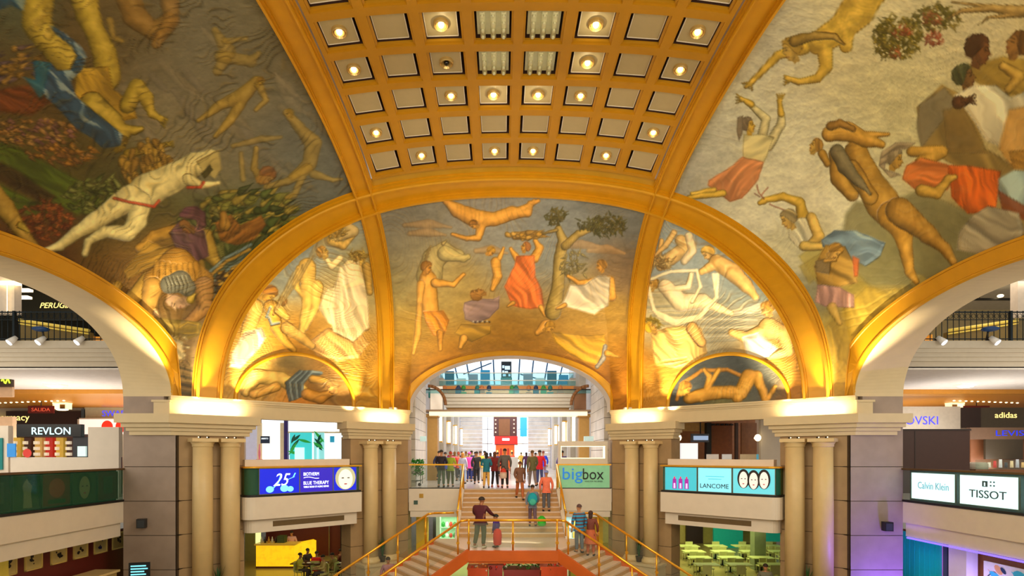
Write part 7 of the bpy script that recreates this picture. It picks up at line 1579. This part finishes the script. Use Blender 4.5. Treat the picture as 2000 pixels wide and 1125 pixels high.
# bridges
t = thing('footbridge', 'cream moulded footbridge spanning the corridor', 'bridge', (0, 31.5, 3.9))
for (z0, z1, y, w_) in ((4.85, 5.06, 31.3, 3.82), (4.66, 4.85, 31.42, 3.78), (4.46, 4.66, 31.5, 3.74), (4.28, 4.46, 31.6, 3.68), (4.12, 4.28, 31.75, 3.6)):
    m = MB(); m.box(-w_, w_, y, 33, z0, z1); m.build('moulding', SLAB if z0 != 4.12 else TAN, t)
t = thing('light_shelf', 'long light shelf beam below the footbridge', 'beam', (0, 31.2, 3.75)); m = MB(); m.box(-4.9, 4.9, 31.2, 32.4, 4.02, 4.12); m.build('top', mat('shelf_brown', (150, 120, 90), .5), t); m = MB(); m.box(-4.6, 4.6, 31.25, 32.3, 3.78, 4.02); m.build('lit_band', mat('lit_cream', (250, 236, 200), .5, emit=.7), t)
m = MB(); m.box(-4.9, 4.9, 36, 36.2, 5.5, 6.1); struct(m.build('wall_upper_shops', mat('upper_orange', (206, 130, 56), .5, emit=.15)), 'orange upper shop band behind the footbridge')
# arched brown timbers left and right above the shelf
for s in (-1, 1):
    m = MB(); m.tube([(s*(4.6-1.0*math.sin(a)), 30.8, 4.35+1.1*math.cos(a)) for a in [PI/2*i/8 for i in range(9)]], .09, 8); tag(m.build('curved_bracket', mat('bracket_brown', (130, 80, 30), .5), at=(s*4.4, 30.8, 4.4)), 'curved brown bracket under the %s end of the arch' % SIDE[s], 'bracket', 'curved brackets in the far arch')
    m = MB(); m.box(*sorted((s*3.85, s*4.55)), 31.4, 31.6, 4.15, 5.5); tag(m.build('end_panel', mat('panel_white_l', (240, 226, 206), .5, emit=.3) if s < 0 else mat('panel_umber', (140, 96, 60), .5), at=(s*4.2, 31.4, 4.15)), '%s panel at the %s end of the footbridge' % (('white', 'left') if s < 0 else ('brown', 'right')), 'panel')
# upper galleries with glass
GR = mat('gallery_rail', (226, 224, 206), .3)
TG = glass_mat('aqua_glass', (150, 220, 225), .13)
for k, (y, z, d) in enumerate(((31.2, 5.32, 'lowest'), (36, 6.50, 'middle'), (40, 7.60, 'highest'))):
    t = thing('glass_railing', '%s aqua glass railing across the far arch opening' % d, 'railing', (0, y, z-.9), 'aqua glass railings in the far arch'); w_ = 5.2
    m = MB(); m.box(-w_, w_, y, y+.06, z-.06, z); m.build('rail', DARK if k == 0 else GR, t); m = MB(); m.box(-w_, w_, y+.02, y+.04, z-.9 if k else z-.25, z-.06); m.build('glass_pane', TG, t)
    if k: m = MB(); m.box(-w_, w_, y, y+2.2, z-1.15, z-.9); m.build('slab', SLAB, t)
for k in range(14):
    px_ = (835, 868, 895, 905, 932, 941, 955, 1000, 1008, 1033, 1047, 1062, 1075, 1095)[k]; y = 33.5; x = X_at(px_, y); z = 5.06
    c = [(40, 120, 110), (200, 120, 60), (40, 60, 90), (60, 150, 60)][k % 4]; m = MB(); m.box(x-.18, x+.18, y, y+.3, z, z+.35+.25*((k*7) % 3)/2); m.ball((x, y+.15, z+.6), (.15, .15, .2), 5, 8)
    tag(m.build('cafe_plant', mat('up_%d' % (k % 4), c, .6), at=(x, y, z)), 'boxed plant or display on the footbridge', 'plant', 'boxed plants and displays on the footbridge')
# central lift tower
t = thing('lift_tower', 'dark gridded lift tower with teal base above the corridor', 'lift', (X_at(988, 44), 44, 5)); xl = lambda p_: X_at(p_, 44); zl = lambda p_: Z_at(p_, 44)
m = MB(); m.box(xl(979), xl(999), 44, 45, zl(737), zl(706)); m.build('shaft', mat('tower_dark', (20, 40, 60), .4), t)
m = MB()
for (a, b_, c, d) in ((981, 985, 714, 719), (986, 996, 715, 722), (981, 985, 724, 729), (986, 992, 725, 729), (993, 997, 731, 735), (982, 988, 731, 735)): m.box(xl(a), xl(b_), 43.9, 44, zl(d), zl(c))
m.build('lit_cell', lit('cell_blue', (190, 220, 240), 1.1), t)
m = MB(); m.box(xl(978), xl(1000), 43.8, 45, zl(763), zl(738)); m.build('cabin', mat('cabin_teal', (70, 150, 150), .4, emit=.3), t)
# skylight gable
t = MB(); t.box(-7, 7, 48, 48.1, 5.8, 14); struct(t.build('window_3', lit('skylight_glass', (226, 240, 255), 1.7)), 'bright glazed end of the upper hall')
m = MB()
for p_ in (905, 925, 948, 968, 1010, 1032, 1055, 1080): m.cyl((X_at(p_, 47.8), 47.8, 5.8), (X_at(p_+(p_-988)*.35, 47.8), 47.8, 12), .07, .07, 6)
for (a, b_) in ((905, 960), (1016, 1075)): m.cyl((X_at(a, 47.7), 47.7, 8.6), (X_at(b_, 47.7), 47.7, 9.6 if a < 1000 else 7.9), .06, .06, 6)
struct(m.build('trim_16', mat('truss_blue', (70, 110, 150), .4)), 'steel-blue branching truss in front of the skylight')
for s in (-1, 1):
    for k in range(4):
        a = sorted((s*(1.3+.95*k), s*(1.3+.95*k+.75))); m = MB(); m.box(*a, 42+.2*k, 42.1+.2*k, 6.7, 7.5+.3*((k*2+s) % 3)); c = [(40, 140, 190), (150, 150, 170), (230, 236, 236), (30, 90, 120)][(k+(s > 0)) % 4]
        tag(m.build('upper_display', mat('ud_%d' % ((k+(s > 0)) % 4), c, .4, emit=.5), at=(a[0], 42, 6.7)), '%s display panel on the upper %s gallery, %s from the lift tower' % (['blue', 'grey', 'white', 'dark teal'][(k+(s > 0)) % 4], SIDE[s], ['first', 'second', 'third', 'fourth'][k]), 'display', 'display panels on the upper gallery')
# walls around the corridor above, closing it
m = MB()
for s in (-1, 1): m.box(*sorted((s*5.6, s*5.8)), 25.4, 62, 3.6, 14)
struct(m.build('wall_nave', mat('nave_wall', (226, 222, 214), .5)), 'upper side walls of the corridor nave')
m = MB(); m.box(-5.8, 5.8, 26, 34.0, 9.3, 9.5); struct(m.build('ceiling_nave', CEILW), 'white soffit just beyond the far arch')
# small potted trees beside the corridor
for s, px_, py_ in ((-1, 823, 856), (1, 1150, 856)):
    y = 28; x = X_at(px_, y); m = MB(); m.box(x-.25, x+.25, y, y+.1, Z_at(py_+6, y), Z_at(py_-4, y)); tag(m.build('wall_sign', mat('ice_sign', (190, 220, 220), .5, emit=.2), at=(x, y, 2)), 'small pale sign on the %s white pier' % SIDE[s], 'sign', 'pale signs on the white piers')
# trolley of plants behind the left balcony
t = thing('plant_trolley', 'wire trolley full of green plants behind the left stair balcony', 'trolley', (X_at(806, 26), 26, 0)); x = X_at(806, 26); g = random.Random(2)
m = MB(); [m.box(x-.42, x+.42, 25.8, 26.5, z, z+.03) for z in (.25, .62)]; [m.cyl((x+a, 26.1+b_, .1), (x+a, 26.1+b_, 1.0), .015, .015, 6) for a in (-.4, .4) for b_ in (-.28, .35)]; m.build('frame', mat('trolley_steel', (80, 90, 80), .4, .5), t)
for a in (-.35, .35): m = MB(); m.cyl((x+a, 25.85, .09), (x+a, 25.9, .09), .08, .08, 12); m.build('wheel', DARK, t)
m = MB()
for k in range(320):
    a, z = g.uniform(-.42, .42), g.uniform(.5, 1.25); y = 26.1+g.uniform(-.3, .3); q = g.random()*6.28; l = .20; m.quad((x+a, y, z), (x+a+l*math.cos(q)*.5, y-.04, z+l*.5), (x+a+l*math.cos(q), y, z+l*math.sin(q)), (x+a+l*math.cos(q)*.5, y+.04, z+.02))
m.build('leaves', mat('trolley_green', (50, 150, 40), .5), t)
# ------------------------------------------------------------------ the people
def pp(px_, Y): return X_at(px_, Y)
UP = 'shoppers on the upper floor'
person(-1.12, 18.75, LZ, 148, 'heavy-set person in burgundy sweater and olive trousers reaching to a child', (78, 12, 30), (92, 92, 64), 'reach', 1.76, hair=(36, 24, 18), skin=(150, 96, 64), shoes=(200, 190, 170)).scale[0] *= 1.28
person(-.58, 18.85, LZ, -120, 'small child in purple top on the stair landing', (70, 30, 130), (60, 36, 60), 'stand', 1.12, child=True, hair=(30, 20, 16))
m = MB(); m.lathe((-.53, 18.62, LZ), [(.10, .12), (.14, .16), (.15, .45), (.13, .62), (.06, .68)], 14); tag(m.build('red_bag', cm((230, 50, 16)), at=(-.53, 18.62, LZ)), 'bright orange-red bag held beside the child on the landing', 'bag')
person(pp(950, 24.7), 24.7, 0, 178, 'person in teal top and yellow trousers at the stair head', (20, 116, 140), (226, 176, 84), 'carry', 1.62, long=True, group=UP)
person(pp(966.5, 25.2), 25.2, 0, 165, 'person in dark red jacket and black trousers at the stair head', (130, 26, 26), (32, 14, 16), 'hips', 1.66, long=True, hair=(110, 60, 30), shoes=(170, 40, 30), group=UP)
person(pp(986, 24.7), 24.7, 0, 185, 'tall person in grey shirt and black trousers holding a bag', (98, 92, 88), (18, 16, 18), 'stand', 1.80, group=UP)
t = thing('shopping_bag', 'white and red shopping bag beside the tall grey-shirted person', 'bag', (pp(983, 24.45), 24.45, .45)); x = pp(983, 24.45)
m = MB(); m.lathe((x, 24.45, 0), [(.10, .45), (.15, .48), (.16, .72), (.10, .86), (.04, .92)], 14); m.build('body', mat('bag_white', (226, 200, 184), .6), t); m = MB(); m.lathe((x, 24.45, 0), [(.165, .70), (.115, .85), (.06, .91)], 14); m.build('red_patch', mat('bag_red', (210, 50, 30), .6), t)
m = MB(); m.tube([(x-.08, 24.45, .88), (x-.05, 24.45, 1.0), (x+.05, 24.45, 1.0), (x+.08, 24.45, .88)], .012, 6); m.build('handle', DARK, t)
person(pp(1015, 23.5), 23.3, -.43, 10, 'person in brown top and tan trousers stepping onto the stair', (120, 80, 60), (180, 100, 50), 'walk', 1.66, group='people on the straight stair', hair=(90, 50, 30))
person(pp(1040, 25.0), 25.0, 0, 190, 'person in olive jacket and grey trousers at the stair head', (104, 100, 60), (140, 124, 120), 'walk', 1.72, group=UP, hair=(110, 80, 40))
person(pp(1054, 26.6), 26.6, 0, 170, 'person in bright red shirt and blue jeans beyond the stair', (226, 24, 44), (70, 80, 140), 'stand', 1.74, group=UP)
person(pp(1061, 33), 33, 0, 180, 'person in vivid blue shirt and shorts farther down the corridor', (20, 60, 200), (130, 120, 190), 'stand', 1.72, group=UP, hair=(120, 50, 40))
person(pp(1040, 21.6), 21.55, -1.36, 182, 'person with teal backpack and shirt climbing the stair', (110, 120, 140), (96, 74, 90), 'walk', 1.68, group='people on the straight stair')
t = thing('backpack', 'turquoise backpack on the person climbing the stair', 'backpack', (pp(1040, 21.3), 21.3, -.3)); x = pp(1040, 21.3); m = MB(); m.ball((x, 21.27, -.22), (.20, .12, .26), 8, 14); m.build('body', cm((0, 150, 170)), t); m = MB(); m.ball((x, 21.17, -.32), (.14, .06, .13), 6, 12); m.build('pocket', cm((60, 170, 150)), t)
m = MB(); m.lathe((pp(1058, 21.0), 21.0, -1.25), [(.10, 0), (.17, .05), (.16, .30), (.06, .40)], 12); tag(m.build('green_bag', cm((40, 170, 30)), at=(pp(1058, 21), 21, -1.25)), 'bright green carrier bag low on the stair', 'bag')
person(pp(1067, 22.6), 22.6, -.85, 180, 'person in coral shirt and grey trousers on the stair', (236, 120, 90), (90, 92, 100), 'stand', 1.72, group='people on the straight stair', hair=(130, 140, 200))
# couple at the top of the right flight
STRIPED = person(2.35, 18.95, -1.93, 200, 'person in blue and grey striped shirt and jeans on the right flight', (50, 120, 160), (96, 106, 116), 'stand', 1.72, hair=(80, 56, 56), group='couple on the right flight')
person(2.78, 19.1, -2.05, 160, 'person in brown top and rust skirt on the right flight', (110, 50, 34), (180, 90, 50), 'stand', 1.60, long=True, skirt=True, hair=(60, 34, 26), group='couple on the right flight')
stripe = mat('blue_stripes', (40, 130, 180), .8).copy(); nt_ = stripe.node_tree; wv = nt_.nodes.new('ShaderNodeTexWave'); wv.bands_direction = 'Z'; wv.inputs['Scale'].default_value = 2.6
tc_ = [n for n in nt_.nodes if n.type == 'TEX_COORD'][0]; nt_.links.new(tc_.outputs['Object'], wv.inputs['Vector']); rp = nt_.nodes.new('ShaderNodeValToRGB'); rp.color_ramp.interpolation = 'CONSTANT'
rp.color_ramp.elements[0].color = (*lin((40, 140, 190)), 1); rp.color_ramp.elements[1].color = (*lin((90, 60, 64)), 1); rp.color_ramp.elements[1].position = .55
nt_.links.new(wv.outputs[0], rp.inputs[0]); nt_.links.new(rp.outputs[0], nt_.nodes['Principled BSDF'].inputs['Base Color'])
for ch in STRIPED.children:
    if ch.name.startswith('shirt'): ch.material_slots[0].material = stripe
# behind the left balcony
person(pp(862, 25.2), 25.2, 0, 175, 'person in black patterned top and green-grey trousers behind the left balcony', (34, 24, 40), (90, 112, 96), 'carry', 1.74, group=UP)
person(pp(880, 25.5), 25.5, 0, 170, 'person in lime green top and olive trousers behind the left balcony', (160, 180, 50), (84, 90, 60), 'carry', 1.66, group=UP, hair=(190, 60, 30))
person(pp(811, 28), 28, 0, 150, 'person in white shirt beyond the plant trolley', (230, 236, 240), (80, 80, 90), 'stand', 1.70, group=UP)
person(pp(1098, 27), 27, 0, 185, 'person in violet shirt seen through the lit display frame', (90, 80, 150), (60, 50, 60), 'stand', 1.72, group=UP)
CR = [(904, 28, (200, 200, 226), (140, 170, 220), 'pale lilac shawl', True, (210, 140, 60)), (917, 30, (230, 60, 150), (40, 50, 110), 'pink cap and top', False, (240, 70, 160)), (931, 27.5, (40, 40, 44), (30, 26, 30), 'black backpack and clothes', False, (40, 28, 20)),
      (938, 31, (230, 170, 40), (190, 170, 140), 'mustard yellow top', False, (60, 40, 20)), (921, 33.5, (30, 40, 100), (24, 30, 80), 'navy blue clothes', False, (50, 30, 20)), (896, 31, (200, 60, 40), (60, 60, 70), 'brick red top', False, (160, 60, 30)), (870, 29, (50, 60, 150), (50, 50, 60), 'royal blue jacket', False, (30, 20, 20)),
      (888, 33, (230, 120, 150), (90, 80, 80), 'rose pink top', True, (120, 80, 30)), (910, 36, (240, 220, 120), (120, 110, 90), 'pale yellow top', False, (170, 120, 40)), (946, 35, (240, 236, 220), (90, 80, 70), 'cream top', False, (40, 30, 20)), (958, 34, (120, 40, 30), (40, 30, 30), 'rust jacket', True, (40, 20, 16)),
      (972, 37, (60, 70, 160), (60, 50, 60), 'indigo shirt', False, (30, 20, 20)), (928, 38, (230, 150, 60), (80, 60, 50), 'orange top', False, (30, 20, 20)), (902, 40, (60, 110, 60), (60, 50, 50), 'green top', False, (60, 40, 20)), (880, 38, (190, 40, 50), (50, 40, 50), 'cherry red jacket', False, (60, 30, 20)),
      (1046, 38, (230, 220, 220), (60, 50, 80), 'white blouse', False, (30, 20, 20)), (1028, 40, (90, 40, 90), (40, 30, 40), 'plum coat', True, (60, 30, 20)), (1000, 42, (230, 80, 40), (80, 30, 20), 'scarlet apron by the shop', False, (40, 20, 20)), (857, 31, (30, 36, 70), (40, 40, 50), 'midnight blue coat', False, (20, 16, 16)),
      (948, 43, (40, 120, 150), (60, 50, 50), 'turquoise top', False, (40, 30, 20)), (915, 46, (200, 200, 210), (70, 60, 60), 'light grey top', False, (60, 40, 30)), (1018, 48, (240, 200, 80), (90, 70, 40), 'lemon top', False, (40, 30, 20)), (895, 35, (110, 50, 110), (50, 40, 60), 'mulberry top', False, (180, 80, 30))]
for k, (px_, Y, c1, c2, d, lg, hr) in enumerate(CR):
    person(pp(px_, Y), Y, 0, 150+((k*47) % 60), 'person in %s in the crowd along the corridor' % d, c1, c2, ('stand', 'carry', 'walk', 'stand')[k % 4], 1.62+.03*(k % 5), hair=hr, long=lg, group='crowd in the corridor')
# lower level
person(X_at(570, 29.4), 29.4, GZ0, 0, 'bartender in pale pink shirt behind the yellow bar', (206, 160, 170), (40, 30, 30), 'carry', 1.74)
SIT = [(585, 25.4, 90, (206, 200, 70), 'lime top'), (600, 26.6, 60, (60, 40, 30), 'dark brown jacket'), (618, 25.8, 180, (230, 30, 20), 'scarlet top'), (632, 24.9, -60, (196, 180, 110), 'sand coloured top'), (650, 25.4, -100, (150, 130, 60), 'khaki shirt'), (664, 26.4, 120, (110, 50, 40), 'maroon shirt'), (676, 25.2, -120, (190, 176, 150), 'oatmeal top')]
for k, (px_, Y, yw, c, d) in enumerate(SIT):
    x = X_at(px_, Y); person(x, Y, GZ0+.02, yw, 'seated diner in %s below the left bay' % d, c, (60, 50, 50), 'sit', 1.70, group='diners below the left bay')
    h = copy_tree(ch0); h.location = (x, Y, GZ0); h.rotation_euler = (0, 0, math.radians(yw)); h['label'] = 'cafe chair under the diner in %s' % d; h['group'] = 'chairs of the diners'
for k, (px_, Y) in enumerate(((594, 25.8), (640, 25.7), (668, 25.7))):
    h = copy_tree(tb0); h.location = (X_at(px_, Y), Y, GZ0); h['label'] = 'dining table %s below the left bay' % ['beside the lime-topped diner', 'in the middle of the diners', 'beside the maroon-shirted diner'][k]; h['group'] = 'tables of the diners'
    for c_ in h.children:
        if c_.name.startswith('tabletop'): c_.data = c_.data.copy(); c_.data.materials[0] = mat('dark_table', (70, 36, 22), .3)
for k in range(6):
    x = X_at(590+15*k, 25.7); m = MB(); m.lathe((x, 25.65, GZ0+.76), [(.11, 0), (.13, .02), (.12, .02), (.02, .01)], 14); tag(m.build('plate', WHITEP, at=(x, 25.65, GZ0+.76)), 'white plate on a dining table below the left bay', 'plate', 'plates of the diners')
person(X_at(758, 20.6), 20.6, GZ0+.35, 20, 'person in mauve top at the foot of the left flight', (170, 130, 140), (80, 70, 80), 'stand', 1.66)
person(X_at(1495, 19.6), 19.6, GZ0+.30, -20, 'person in grey-green top at the bottom right below the cafe', (110, 110, 90), (60, 60, 50), 'stand', 1.66)
